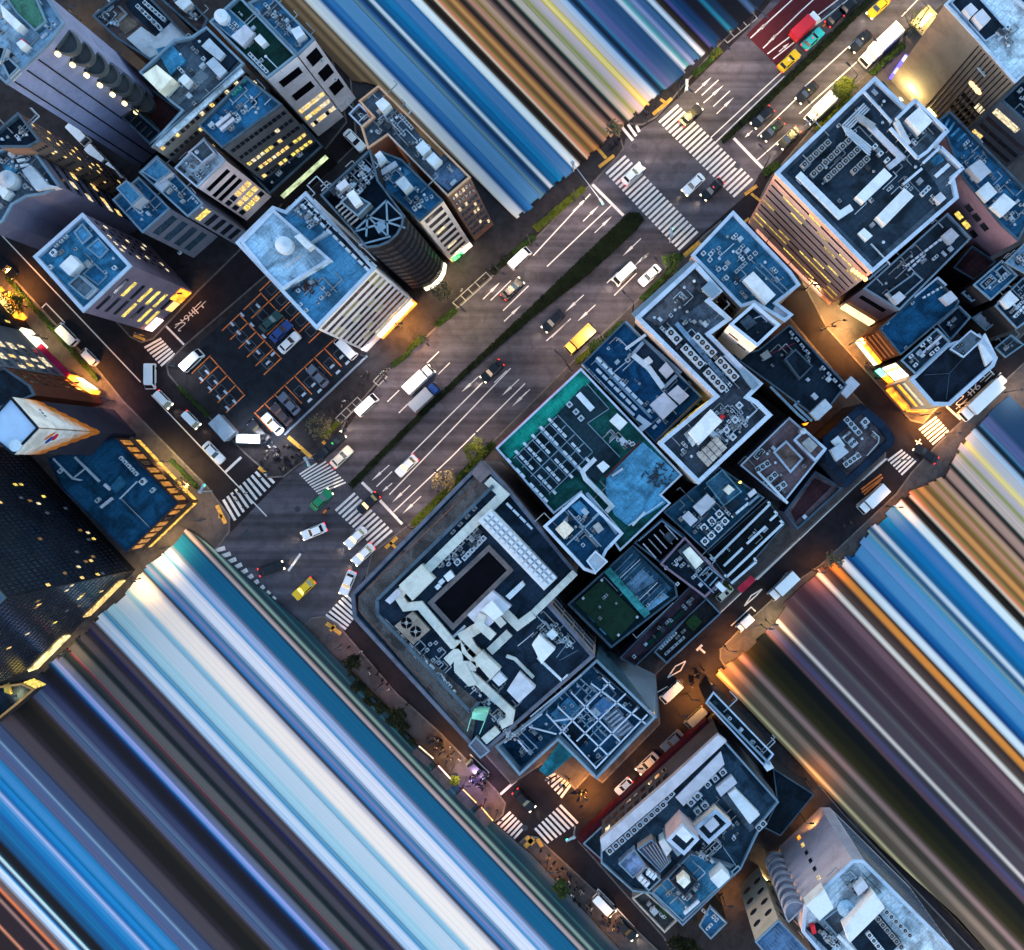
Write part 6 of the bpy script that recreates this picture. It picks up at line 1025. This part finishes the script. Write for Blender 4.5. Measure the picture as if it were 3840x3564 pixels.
q = thing('motorcycle', 'orange motorcycle between the green taxi and the turning white taxi', 'motorcycle', P1('21:412,365')+Vector((0, 0, .012)), GR)
mb = MB()
for s in (-.65, .65): ca = [Vector((s+.3*math.cos(t*.5236), -.05, .3+.3*math.sin(t*.5236))) for t in range(12)]; m2 = MB().loft(ca, [v+Vector((0, .1, 0)) for v in ca]); m2.face(ca[::-1]); m2.obj('wheel', TYRE, q)
mb = MB(); mb.loft(at(rrect(-.6, .5, .16, .1), .4), at(rrect(-.5, .35, .2, .1), .8)); mb.obj('body', mat('orange motorcycle paint', (.6, .15, .02), .3), q); MB().bar((.45, -.36, 1.0), (.45, .36, 1.0), .06).bar((.65, 0, .35), (.42, 0, 1.0), .07).obj('handlebar', DARK, q)
q = thing('awning', 'red cloth awning on the kerb beside the dark railed terrace', 'awning', P1('22:1465,862'), GR); mb = MB(); mb.loft([Vector((-1.7, -.65, 2.2)), Vector((1.7, -.65, 2.2)), Vector((1.7, .65, 2.6)), Vector((-1.7, .65, 2.6))], [Vector((-1.7, -.65, 2.3)), Vector((1.7, -.65, 2.3)), Vector((1.7, .65, 2.7)), Vector((-1.7, .65, 2.7))]); mb.obj('cloth', mat('red cloth', (.42, .02, .05), .7), q)
for s in (-1.5, 1.5): MB().bar((s, -.55, .14), (s, -.55, 2.2), .08).obj('post', DARK, q)

# parking lock plates and bay blocks in the car park
LOCK = MB().box((0, 0, .12), (.85, .3, .1)).box((0, -.2, .05), (1.0, .08, .1)).mesh('lock_plate', WHITE)
for s, rz in [('10:%s' % w_, GR+math.pi/2) for w_ in '1655,720 1720,785 1790,855 1610,660 1680,595 1748,665 1830,745 1790,535'.split()]+[('10:%s' % w_, GR-math.pi/2) for w_ in '1440,990 1500,1060 1568,1130 1630,1195 1400,1040 1460,1105 1520,1165 1580,1240'.split()]+[('11:%s' % w_, GR) for w_ in '455,950 520,885 325,1078 258,1145 495,990 560,925 368,1120 300,1185 10,925 45,865'.split()]:
    p = P1(s); o = thing('parking_lock', 'white flap lock plate lying in an empty orange lined parking bay', 'parking lock', (p.x, p.y, .15), rz, 'lock plates in the car park'); put('plate', LOCK, o)

# ================================================================ people
def person_mesh():
    me = bpy.data.meshes.new('person'); v = [(0, 0, .92), (0, 0, 1.15), (0, .02, 1.38), (0, .02, 1.5), (0, .03, 1.62), (0, .03, 1.72), (.1, 0, .86), (.12, .06, .48), (.12, -.02, .07), (.12, .12, .04), (-.1, 0, .86), (-.12, -.06, .48), (-.12, -.14, .08), (-.12, 0, .04), (.2, 0, 1.38), (.26, -.03, 1.1), (.25, .1, .88), (-.2, 0, 1.38), (-.26, -.02, 1.1), (-.25, .1, .88)]
    e = [(0, 1), (1, 2), (2, 3), (3, 4), (4, 5), (0, 6), (6, 7), (7, 8), (8, 9), (0, 10), (10, 11), (11, 12), (12, 13), (2, 14), (14, 15), (15, 16), (2, 17), (17, 18), (18, 19)]
    rad = [.15, .15, .15, .06, .1, .08, .1, .07, .05, .04, .1, .07, .05, .04, .07, .05, .04, .07, .05, .04]
    me.from_pydata(v, e, []); o = bpy.data.objects.new('p', me); C.objects.link(o); m = o.modifiers.new('s', 'SKIN'); 
    for i, r_ in enumerate(rad): me.skin_vertices[0].data[i].radius = (r_, r_)
    me.skin_vertices[0].data[0].use_root = True; bpy.context.view_layer.update()
    out = bpy.data.meshes.new_from_object(o.evaluated_get(bpy.context.evaluated_depsgraph_get())); bpy.data.objects.remove(o)
    for mm in (mat('clothes', (1, 1, 1), .9, .1, 3, objcol=True), mat('skin', (.45, .28, .2), .7), mat('dark trousers', (.02, .02, .03), .9)): out.materials.append(mm)
    for p in out.polygons: p.material_index = 1 if p.center.z > 1.5 else 2 if p.center.z < .85 and abs(p.center.x) < .22 else 0; p.use_smooth = True
    return out
PM = person_mesh(); hb = MB(); hb.cyl((0, .01, 1.62), .13, .09, 10, .12); hb.cyl((0, .01, 1.71), .12, .07, 10, .03); HAIR = hb.mesh('hair', mat('dark hair', (.012, .01, .01), .7))
PC = [(.02, .02, .03)]*5+[(.05, .06, .09), (.12, .1, .1), (.5, .5, .5), (.02, .03, .1), (.25, .2, .15)]
rp = random.Random(3)
def people(area_, n, label, group, z=.14):
    pl = ccw(P(area_)); xs = [p.x for p in pl]; ys = [p.y for p in pl]; k = 0
    while k < n:
        x, y = rp.uniform(min(xs), max(xs)), rp.uniform(min(ys), max(ys))
        if not inside((x, y), pl): continue
        k += 1; o = thing('person', label, 'person', (x, y, z), rp.uniform(0, 6.28), group); o.scale = [rp.uniform(.94, 1.05)]*3
        b_ = put('body', PM, o); b_.color = (*rp.choice(PC), 1); put('hair', HAIR, b_)
people('11:-80,1640 20,1500 200,1500 270,1560 200,1650 90,1695 0,1690', 34, 'person in the crowd waiting at the rounded corner below the car park', 'crowd at the corner below the car park')
people('11:420,1240 700,960 800,900 880,950 600,1180 460,1300', 13, 'person walking on the dark pavement between the car park and the avenue', 'walkers beside the car park')
people('20:1600,260 1848,110 1880,160 1640,410', 6, 'person crossing on the zebra at the end of the left street', 'walkers on the left zebra', .015)
people('32:80,660 200,590 270,680 190,780', 7, 'person crossing on the small bottom zebra by the glass store', 'walkers on the bottom zebra', .015)
people('31:1390,640 1470,590 1560,690 1490,730', 30, 'person in the dense crowd at the purple lit stall', 'crowd at the purple lit stall')
people('31:1090,350 1250,390 1350,520 1230,560', 22, 'person walking past the yellow lit stalls', 'walkers by the yellow lit stalls')
people('32:20,1120 120,1180 560,1640 700,1800 600,1800 250,1480', 40, 'person walking on the pavement along the lower left stretch band', 'walkers at the bottom')
people('21:420,1230 560,1180 720,1380 1000,1700 900,1700 650,1420', 11, 'person walking beside the row of dark shrubs', 'walkers by the shrubs')
people('02:520,1010 600,960 610,1030 540,1090', 5, 'person waiting at the kerb by the upper zebra', 'waiting at the upper zebra')
people('02:740,800 850,730 900,760 800,820', 5, 'person waiting on the corner across from the upper zebra', 'waiting at the upper corner')
people('22:1090,1480 1220,1430 1200,1530 1080,1600', 8, 'person on the golden lit pavement by the one way street', 'walkers on the golden pavement')
people('23:560,480 700,360 860,230 900,260 700,430', 8, 'person walking on the pavement opposite the mauve roof', 'walkers opposite the mauve roof')
people('13:690,830 850,960 950,1090 900,1130 760,980', 9, 'person walking past the bright orange shops', 'walkers by the orange shops')
people('11:1280,490 1560,250 1700,160 1600,300', 8, 'person walking beside the kerb near the round tower', 'walkers by the round tower')
people('20:1000,60 1290,330 1380,300 1100,30', 7, 'person walking along the golden lit low building', 'walkers by the golden building')
people('32:250,780 400,690 360,830 290,870', 7, 'person at the orange lit corner below the glass store', 'walkers at the orange corner')

# ================================================================ planting
LEAF = mat('leaf green', (.020, .040, .008), .8, .5, 1.2, stain=.4); LEAFY = mat('yellow green leaf', (.055, .070, .008), .8, .5, 1.2, stain=.3); LEAFD = mat('dark leaf', (.007, .012, .004), .8, .5, 1.2, stain=.4); BARK = mat('bark', (.05, .035, .025), .9); SOIL = mat('planting soil', (.025, .02, .015), .95)
def leaf(mb, p, s, rr):
    a, t = rr.uniform(0, 6.283), rr.uniform(-.7, .7); u = Vector((math.cos(a), math.sin(a), math.sin(t)*.6)).normalized(); v = Vector((-math.sin(a), math.cos(a), rr.uniform(-.5, .5))).normalized()
    mb.face([p-u*s, p+v*s*.55, p+u*s, p-v*s*.55])
def hedge(poly, m, label, n, hgt=.9, sz=.2, name='hedge', cat='hedge', z=.14, group=None):
    pl = ccw(P(poly)); c = sum(pl, Vector())/len(pl); c.z = z; o = thing(name, label, cat, c, group=group); rr = random.Random(len(label)*7+n); xs = [p.x for p in pl]; ys = [p.y for p in pl]
    MB().prism(inset(pl, .1), z-.1, z+.12).obj('planting_bed', SOIL, o, c); mb = MB(); k = 0
    while k < n:
        x, y = rr.uniform(min(xs), max(xs)), rr.uniform(min(ys), max(ys))
        if not inside((x, y), pl): continue
        k += 1; h2 = hgt*(.55+.45*math.sin(x*1.7+y*1.1)*math.cos(y*1.9-x*.6)); leaf(mb, Vector((x, y, z+.1+max(.1, h2)*rr.random()**.5)), sz*rr.uniform(.6, 1.4), rr)
    mb.obj('foliage', m, o, c); return o
hedge('02:735,1480 770,1530 700,1609 12:400,300 0,615 11:1500,905 1115,1270 720,1670 600,1795 575,1765 700,1635 1090,1245 1480,875 12:0,525 545,0 02:660,1478', LEAFD, 'long dark planted median running down the middle of the avenue', 9000, .7, .2, 'median_hedge', 'hedge', .05)
hedge('03:-250,970 0,730 400,342 790,-40 825,-10 430,382 20,772 -238,1000', LEAFD, 'narrow dark median hedge beside the red road', 3200, .7, .22, 'median_hedge', 'hedge', .05)
for i, (s, m, lab, n) in enumerate((('11:380,1440 490,1330 520,1345 410,1450', LEAFY, 'bright green kerb hedge just past the standing black taxi', 700), ('11:865,940 980,850 1000,870 880,960', LEAF, 'kerb hedge below the dark square in the pavement', 600), ('11:975,825 1085,730 1110,760 1000,850', LEAF, 'kerb hedge in front of the orange shop light', 650), ('11:1165,660 1300,545 1325,575 1190,685', LEAF, 'kerb hedge right of the small orange square', 700), ('11:1560,290 1700,165 1720,195 1580,320', LEAFD, 'dark kerb hedge below the white van near the round tower', 600), ('11:1700,160 1848,40 1870,70 1720,190', LEAF, 'kerb hedge above the white van near the round tower', 600),
    ('02:0,1575 340,1290 365,1320 30,1610', LEAFY, 'long green hedge at the end of the blue striped roof', 1500), ('02:1095,520 1225,405 1250,430 1120,545', LEAF, 'hedge at the end of the white striped roof', 600), ('02:1220,385 1285,335 1310,365 1240,425', LEAFY, 'short bright hedge at the kerb by the ladder of paving frames', 350), ('03:770,505 990,300 1020,330 800,535', LEAF, 'hedge between the long white truck and the blue lit sign', 1000), ('03:395,895 620,660 650,690 420,925', LEAFY, 'yellow green hedge beside the big office at the upper right', 1000), ('03:30,1190 140,1120 160,1160 50,1230', LEAF, 'hedge at the top corner of the pink striped office', 400),
    ('12:290,905 410,810 430,840 310,930', LEAFY, 'hedge beside the flatbed truck', 600), ('12:490,740 600,640 620,670 510,765', LEAF, 'hedge above the flatbed truck', 500), ('12:735,480 925,290 950,320 760,510', LEAF, 'hedge by the waiting white car', 900), ('21:1000,440 1390,60 1420,95 1035,475', LEAFY, 'long yellow green hedge along the large store', 1900), ('11:1310,1720 1560,1470 1590,1500 1340,1750', LEAF, 'hedge along the teal edged roof', 1100), ('10:1235,1095 1255,1085 1460,1290 1440,1305', LEAF, 'thin hedge along the car park edge of the left street', 300), ('20:1200,0 1390,195 1370,210 1180,15', LEAF, 'grass green hedge by the golden low building', 450), ('10:70,330 700,1040 680,1060 50,350', LEAF, 'thin kerb hedge along the shops of the left street', 1200), ('22:1310,845 1370,900 1395,930 1330,880', LEAFY, 'hedge strip behind the black topped building', 300), ('31:600,0 1040,400 1020,430 580,20', LEAFD, 'row of dark shrubs along the lower left striped roof', 1500), ('21:590,1470 760,1640 1000,1860 970,1880 720,1680 570,1500', LEAFD, 'dark shrub row above the striped pavement', 1400))):
    hedge(s, m, lab, n, .9, .22, group='kerb hedges')
def tree(where, hgt, rad, m, n, label, z=.14, name='street_tree'):
    p = P1(where); o = thing(name, label, 'tree', (p.x, p.y, z), group='street trees'); rr = random.Random(int(p.x*13+p.y*7)); tr = MB(); tr.cyl((0, 0, 0), .16, hgt*.45, 8, .11); tips = []
    for k in range(7):
        a = k*.9+rr.uniform(-.3, .3); st = Vector((0, 0, hgt*rr.uniform(.35, .5))); en = Vector((math.cos(a)*rad*rr.uniform(.5, .9), math.sin(a)*rad*rr.uniform(.5, .9), hgt*rr.uniform(.65, .98))); tr.bar(st, en, .09); tips.append(en)
        for j in range(3): e2 = en.lerp(st, rr.uniform(.1, .5)); e3 = e2+Vector((rr.uniform(-.6, .6), rr.uniform(-.6, .6), rr.uniform(.1, .6)))*rad*.6; tr.bar(e2, e3, .05); tips.append(e3)
    tr.obj('trunk', BARK, o); mb = MB()
    for k in range(n): c = rr.choice(tips); leaf(mb, c+Vector((rr.gauss(0, .28), rr.gauss(0, .28), rr.gauss(0, .22)))*rad*.55, rr.uniform(.12, .28), rr)
    if n: mb.obj('crown', m, o)
    return o
TAN = mat('sparse tan leaf', (.11, .09, .05), .9, .4, 1.2)
for a in (('03:565,680', 6, 2.2, LEAFY, 900, 'yellow green street tree beside the big office'), ('03:1020,240', 7, 2.4, LEAF, 60, 'bare street tree beside the long white truck'), ('11:410,1370', 6, 2.4, TAN, 260, 'sparse tan tree below the car park'), ('11:1475,1545', 6, 2.4, LEAFY, 420, 'pale yellow tree along the teal edged roof'), ('21:1260,150', 6, 2.2, TAN, 300, 'sparse tan tree in the long hedge by the large store'), ('21:630,1390', 5, 1.5, LEAFD, 600, 'round dark tree on the pavement by the striped paving'), ('21:945,1735', 5, 1.4, LEAFD, 520, 'small dark tree farther down the pavement by the striped paving'), ('10:190,540', 6, 1.9, LEAFY, 400, 'yellow lit tree in front of the orange shop'), ('32:200,1360', 5, 1.6, LEAF, 500, 'green tree on the bottom left pavement'), ('32:1000,1740', 8, 2.6, LEAFD, 1200, 'dark tree behind the courtyard terrace'), ('32:1090,1800', 8, 2.6, LEAFD, 1200, 'dark tree at the bottom edge beside the small blue annex'), ('20:1330,180', 6, 1.6, TAN, 80, 'bare tree by the golden low building'), ('31:1320,640', 4, 1.0, LEAFY, 300, 'lit shrub tree between the stalls'), ('12:440,830', 5, 1.6, LEAF, 380, 'street tree behind the flatbed truck'), ('12:960,260', 6, 1.9, LEAF, 420, 'street tree above the waiting white car'), ('02:560,940', 5, 1.5, TAN, 220, 'sparse tan tree on the curved corner'), ('23:500,690', 5, 1.6, TAN, 150, 'sparse tree at the start of the orange stripe'), ('11:1250,470', 6, 1.9, TAN, 240, 'sparse tan tree by the paving frames')): tree(*a)

# ================================================================ street lamps, stalls, signals
LAMPC = {'w': (1, .72, .50), 'o': (1, .40, .07), 'y': (1, .70, .28), 'c': (.95, .95, 1), 'p': (.72, .45, 1), 'k': (1, .45, .42)}
lampm = {}
def lamp(where, col, watts, label, side=(1, 0), hgt=9.0, z=.14, arm=2.2, rad=.35):
    p = P1(where); rz = math.atan2(-side[1], side[0]); o = thing('street_lamp', label, 'street lamp', (p.x, p.y, z), rz, 'street lamps')
    MB().cyl((0, 0, 0), .11, hgt-.1, 8, .06).cyl((0, 0, 0), .2, .5, 8).bar((0, 0, hgt-.15), (arm, 0, hgt), .08).obj('pole', DARK, o)
    hd = MB().box((arm+.25, 0, hgt+.06), (.8, .3, .14)).obj('lamp_head', DARK, o)
    MB().box((arm+.25, 0, hgt-.04), (.6, .22, .06)).obj('glow_panel', emis('lamp panel '+col, tuple(int(255*v**.45) for v in LAMPC[col]), .7, .05), hd)
    l = bpy.data.lights.new('lamp_light', 'SPOT'); l.energy = watts*(2.3 if col == 'o' else 1.9 if hgt > 6 else 1.4); l.color = LAMPC[col]; l.spot_size = R(128); l.spot_blend = 1; l.shadow_soft_size = rad
    q = bpy.data.objects.new('lamp_light', l); C.objects.link(q); q.parent = o; q.location = (arm+.25, 0, hgt-.12)
    return o
DL_, UR_ = (1, .95), (-1, -.95)
NWS, SES = (.7, .72), (-.7, -.72)
LL = []
nw = ['11:560,1330', '11:830,1010', '11:1110,770', '11:1350,545', '11:1610,300', '11:1830,110', '02:290,1395', '02:700,880', '02:1000,680', '02:1250,400', '02:1500,190']
for i, s in enumerate(nw): lamp(s, 'w' if i not in (3, 8) else 'y', (150, 150, 190, 170, 140, 150, 210, 170, 260, 230, 120)[i], 'avenue lamp post %s' % ('beside the frames below the car park', 'near the white parked van', 'in front of the orange shop light', 'by the paving frames near the round tower', 'beside the standing white van', 'at the end of the brown rimmed building', 'at the end of the long green hedge', 'on the rounded corner of the upper side street', 'by the amber lit lane arrows', 'at the white stretch band end', 'beside the red road')[i], NWS)
se = ['21:1060,470', '11:1290,1740', '11:1560,1490', '12:240,950', '12:470,770', '12:690,560', '12:900,340', '03:40,1180', '03:360,890', '03:620,640', '03:800,480', '03:1090,200']
for i, s in enumerate(se): lamp(s, 'w' if i < 8 else 'y', (130, 120, 120, 130, 150, 130, 130, 150, 240, 240, 240, 300)[i], 'avenue lamp post %s' % ('by the corner of the large store', 'between the large store and the teal edged roof', 'at the top of the teal edged roof', 'at the nose of the flatbed truck', 'behind the flatbed truck', 'below the waiting white car', 'above the waiting white car', 'at the pink striped office corner', 'beside the yellow green hedge', 'beside the white box truck', 'in front of the long white truck', 'by the floodlit store')[i], SES)
for a in (('10:120,470', 'o', 416, 'lamp post in front of the orange shop at the left edge'), ('10:330,760', 'y', 130, 'lamp post by the bright white shop light on the left street'), ('10:600,1080', 'o', 345, 'lamp post by the shops above the sign tower'), ('10:790,1190', 'k', 90, 'lamp post at the small side street beside the sign tower'), ('20:1170,20', 'y', 240, 'lamp post at the top of the golden low building'), ('20:1320,180', 'y', 260, 'lamp post midway along the golden low building'), ('20:1420,420', 'w', 60, 'lamp post on the dark rounded pavement by the left zebra'), ('20:1180,610', 'y', 200, 'lamp post at the golden corner of the low building'), ('20:980,830', 'y', 120, 'lamp post at the foot of the black skyscraper'), ('20:500,1330', 'y', 70, 'lamp post beside the skyscraper base strip'), ('20:180,1600', 'y', 90, 'lamp post by the low corner building'),
 ('10:1290,480', 'o', 30, 'lamp post at the orange lit foot of the blue roofed tower'), ('10:1010,750', 'o', 30, 'lamp post on the rounded corner by the small zebra'), ('10:1240,960', 'c', 70, 'lamp post at the top corner of the car park'), ('10:1740,1440', 'c', 150, 'lamp post at the white lit car park entrance'), ('11:40,1480', 'c', 170, 'lamp post over the waiting crowd'), ('11:690,890', 'c', 90, 'lamp post at the far car park gate'), ('11:930,680', 'o', 375, 'lamp post under the orange shop light of the white office'), ('11:1180,350', 'y', 230, 'lamp post in front of the round tower'), ('11:1340,220', 'w', 90, 'lamp post by the green shop sign'),
 ('13:330,420', 'y', 240, 'lamp post at the top of the orange side street'), ('13:520,660', 'y', 416, 'lamp post by the cream shop light'), ('13:640,800', 'o', 572, 'lamp post by the bright orange shop front'), ('13:800,980', 'o', 660, 'lamp post by the coloured signboards'), ('13:980,1150', 'o', 640, 'lamp post beside the eight sided roof'), ('13:1150,1290', 'o', 684, 'lamp post on the golden corner by the far zebra'), ('13:450,700', 'o', 288, 'lamp post on the dark side of the orange street'), ('13:1300,1420', 'w', 70, 'lamp post by the far right zebra'), ('13:1720,1130', 'w', 150, 'lamp post behind the long white truck'), ('13:1000,1600', 'w', 45, 'lamp post at the one way street end'),
 ('22:1330,1300', 'o', 176, 'lamp post on the tip of the golden pavement'), ('22:1190,1530', 'o', 336, 'lamp post in the middle of the golden pavement'), ('22:1080,1630', 'o', 264, 'lamp post at the lower end of the golden pavement'), ('22:1580,1150', 'y', 110, 'lamp post by the start of the lower right stretch band'), ('23:380,770', 'o', 70, 'lamp post near the orange stripe start'), ('23:900,330', 'o', 70, 'lamp post opposite the octagon roof'), ('23:60,1120', 'y', 110, 'lamp post by the brown striped corner'),
 ('32:330,740', 'o', 326, 'lamp post on the orange corner below the glass store'), ('32:700,530', 'o', 40, 'lamp post in the dim row beside the hotel'), ('32:1000,180', 'o', 54, 'lamp post at the golden end of the dim row'), ('32:60,600', 'o', 60, 'lamp post under the teal canopy'), ('31:1220,420', 'o', 70, 'lamp post by the first stall'), ('31:1300,570', 'y', 110, 'lamp post by the yellow lit stalls'), ('31:1390,650', 'p', 150, 'purple lamp post over the dense crowd'), ('31:1520,800', 'k', 90, 'pink lamp post by the rounded stall corner'), ('31:1600,880', 'o', 50, 'lamp post at the tip of the stall corner'), ('32:100,1230', 'o', 60, 'lamp post on the bottom left pavement'), ('32:500,1640', 'o', 50, 'lamp post near the bottom edge pavement'), ('21:520,1290', 'k', 40, 'lamp post at the rounded pavement below the large store'), ('21:800,1560', 'k', 30, 'lamp post by the shrub row'),
 ('32:1310,1460', 'o', 110, 'lamp post at the porthole tower'), ('33:300,900', 'o', 70, 'lamp post between navy roof and white tower'), ('33:340,660', 'o', 45, 'lamp post by the navy ribbed roof'), ('02:1610,1690', 'k', 150, 'lamp post at the foot of the pink striped front'), ('02:1760,1845', 'y', 150, 'lamp post farther along the foot of the pink striped front'), ('03:1150,200', 'y', 45, 'lamp post at the bright canopy by the top right store'), ('32:1560,1290', 'y', 140, 'lamp post in the lane above the porthole tower'), ('00:560,140', 'y', 90, 'lamp post in the lit lane at the upper left'), ('00:880,440', 'y', 60, 'lamp post at the lower end of the lit lane, upper left'), ('01:400,740', 'y', 60, 'lamp post in the alley beside the lit windows')):
    lamp(a[0], a[1], a[2], a[3], hgt=5.5, arm=.8)
# stalls and signs in the lit strip
for s0, s1, m, lab in (('31:1045,435', '31:1150,525', emis('white stall light', (255, 235, 190), .06, .9, 3), 'white lit stall counter at the upper end of the lit strip'), ('31:1175,565', '31:1290,690', emis('rose stall light', (255, 200, 190), 0.121), 'long white and red topped stall in the lit strip'), ('31:1345,730', '31:1440,825', emis('amber stall light', (255, 205, 110), .07, .9, 3), 'amber bulb lit stall by the dense crowd'), ('31:1470,850', '31:1550,945', emis('amber stall light', (255, 205, 110), .07, .9, 3), 'amber bulb lit stall at the zebra end')):
    a_, c_ = P(s0+' '+s1[3:]); d = c_-a_; o = thing('market_stall', lab, 'stall', (a_+c_)/2, math.atan2(d.y, d.x)); L = d.length
    MB().box((0, 0, .7), (L, 1.2, 1.0)).obj('counter', BRNW, o); MB().loft([Vector((-L/2, -.9, 2.4)), Vector((L/2, -.9, 2.4)), Vector((L/2, .9, 2.5)), Vector((-L/2, .9, 2.5))], [Vector((-L/2, -.9, 2.5)), Vector((L/2, -.9, 2.5)), Vector((L/2, .5, 2.9)), Vector((-L/2, .5, 2.9))]).obj('roof', mat('stall canvas', (.035, .035, .05), .8), o); MB().box((0, 1.0, 2.62), (L*.96, .22, .14)).obj('light_strip', m, o)
    for x in (-.48, .48): MB().bar((L*x, -.8, .14), (L*x, -.8, 2.4), .08).obj('post', DARK, o)
o = thing('lit_sign', 'blue and white lit sign box standing beside the floodlit store', 'sign', P1('03:965,490'), math.atan2(170, 115)); MB().box((0, 0, 1.6), (4.2, .8, 2.4)).obj('cabinet', emis('blue sign light', (70, 60, 255), 0.207), o); MB().box((-1.3, 0, 2.82), (1.1, .6, .06)).obj('panel', SHOPW, o); MB().box((1.3, 0, 2.82), (1.1, .6, .06)).obj('panel', SHOPW, o); MB().box((0, 0, .2), (4.3, .5, .4)).obj('plinth', DARK, o)
o = thing('lit_canopy', 'bright cream entrance canopy at the corner of the top right store', 'canopy', P1('03:1130,190'), GR); MB().box((0, 0, 3.1), (4.5, 3.2, .3)).obj('roof', mat('cream canopy', (.45, .34, .17), .6), o); MB().box((0, 0, 3.3), (3, .8, .1)).obj('light_strip', SHOPW, o)
for x in (-2, 2): MB().bar((x, 1.2, .14), (x, 1.2, 3), .12).obj('post', DARK, o)
o = thing('entrance_canopy', 'white lit ticket gate canopy at the car park entrance', 'canopy', P1('10:1750,1455'), GR-math.pi/4); MB().box((0, 0, 2.5), (4.2, 1.6, .25)).obj('roof', WHITE, o); MB().box((0, 0, 2.66), (3.6, .9, .08)).obj('light_strip', emis('white gate light', (240, 250, 255), 0.207), o)
for x in (-1.9, 1.9): MB().bar((x, 0, .14), (x, 0, 2.4), .12).obj('post', DARK, o)
o = thing('car_park_hut', 'plain pale flat topped hut beside the left street at the car park edge', 'hut', P1('10:1572,1380'), R(-48)); MB().box((0, 0, 1.3), (4.1, 2.4, 2.4)).obj('wall', CONC, o); MB().box((0, 0, 2.58), (4.3, 2.6, .16)).obj('roof', PALE, o); MB().box((1, -1.22, 1.2), (1, .06, 2)).obj('door', DARK, o)
o = thing('fence', 'low pale wall and fence dividing the car park from the avenue pavement', 'fence', P1('11:420,1160'))
a_, c_ = P('11:700,880 130,1425'); MB().bar(a_+Vector((0, 0, .4)), c_+Vector((0, 0, .4)), .3, .55).obj('wall', CONC, o, Vector((o.location.x, o.location.y, 0))); MB().bar(a_+Vector((0, 0, 1.1)), c_+Vector((0, 0, 1.1)), .1).obj('rail', TRB, o, Vector((o.location.x, o.location.y, 0)))
def signal(where, side, label, arm=5.5):
    p = P1(where); o = thing('traffic_signal', label, 'traffic signal', (p.x, p.y, .14), math.atan2(-side[1], side[0]), 'traffic signals'); MB().cyl((0, 0, 0), .12, 5.6, 8).bar((0, 0, 5.5), (arm, 0, 5.6), .12).obj('pole', PALE, o); MB().box((arm-.6, 0, 5.6), (1.3, .35, .45)).obj('signal_head', PALE, o); MB().box((arm-.2, -.2, 5.6), (.25, .06, .25)).obj('light', emis('signal green', (40, 255, 190), 0.517), o); MB().box((0, 0, 5.7), (.5, .5, .6)).obj('control_box', PALE, o)
signal('02:280,1190', (.75, 1), 'signal pole leaning over the stop line beside the blue stretch band', 9); signal('02:1050,640', (0, 1), 'signal pole with a pale head by the upper zebra', 1.5); signal('02:945,1685', (0, -1), 'signal pole at the lower end of the long zebra', 1.5); signal('11:330,1590', (.3, .6), 'signal pole with a pale head at the zebra below the car park', 1.5); signal('20:1470,225', (.3, -.6), 'signal pole with a bright white head at the left zebra', 1.5); signal('32:290,990', (-.6, .3), 'signal pole with a pale head at the bottom zebra', 1.5);

o = thing('floodlight', 'yellow floodlight shining on the foot of the slatted store wall', 'floodlight', P1('03:950,745')+Vector((0, 0, .14)), GR)
MB().cyl((0, 0, 0), .1, 3.6, 8).obj('pole', DARK, o); MB().box((.1, 0, 3.75), (.4, .8, .3)).obj('housing', DARK, o); MB().box((.32, 0, 3.75), (.05, .7, .24)).obj('lens', emis('floodlight lens', (255, 225, 130), .6), o)
l = bpy.data.lights.new('flood', 'POINT'); l.energy = 230; l.color = (1, .78, .30); l.shadow_soft_size = .3; q = bpy.data.objects.new('flood', l); C.objects.link(q); q.parent = o; q.location = (.7, 0, 4.2)
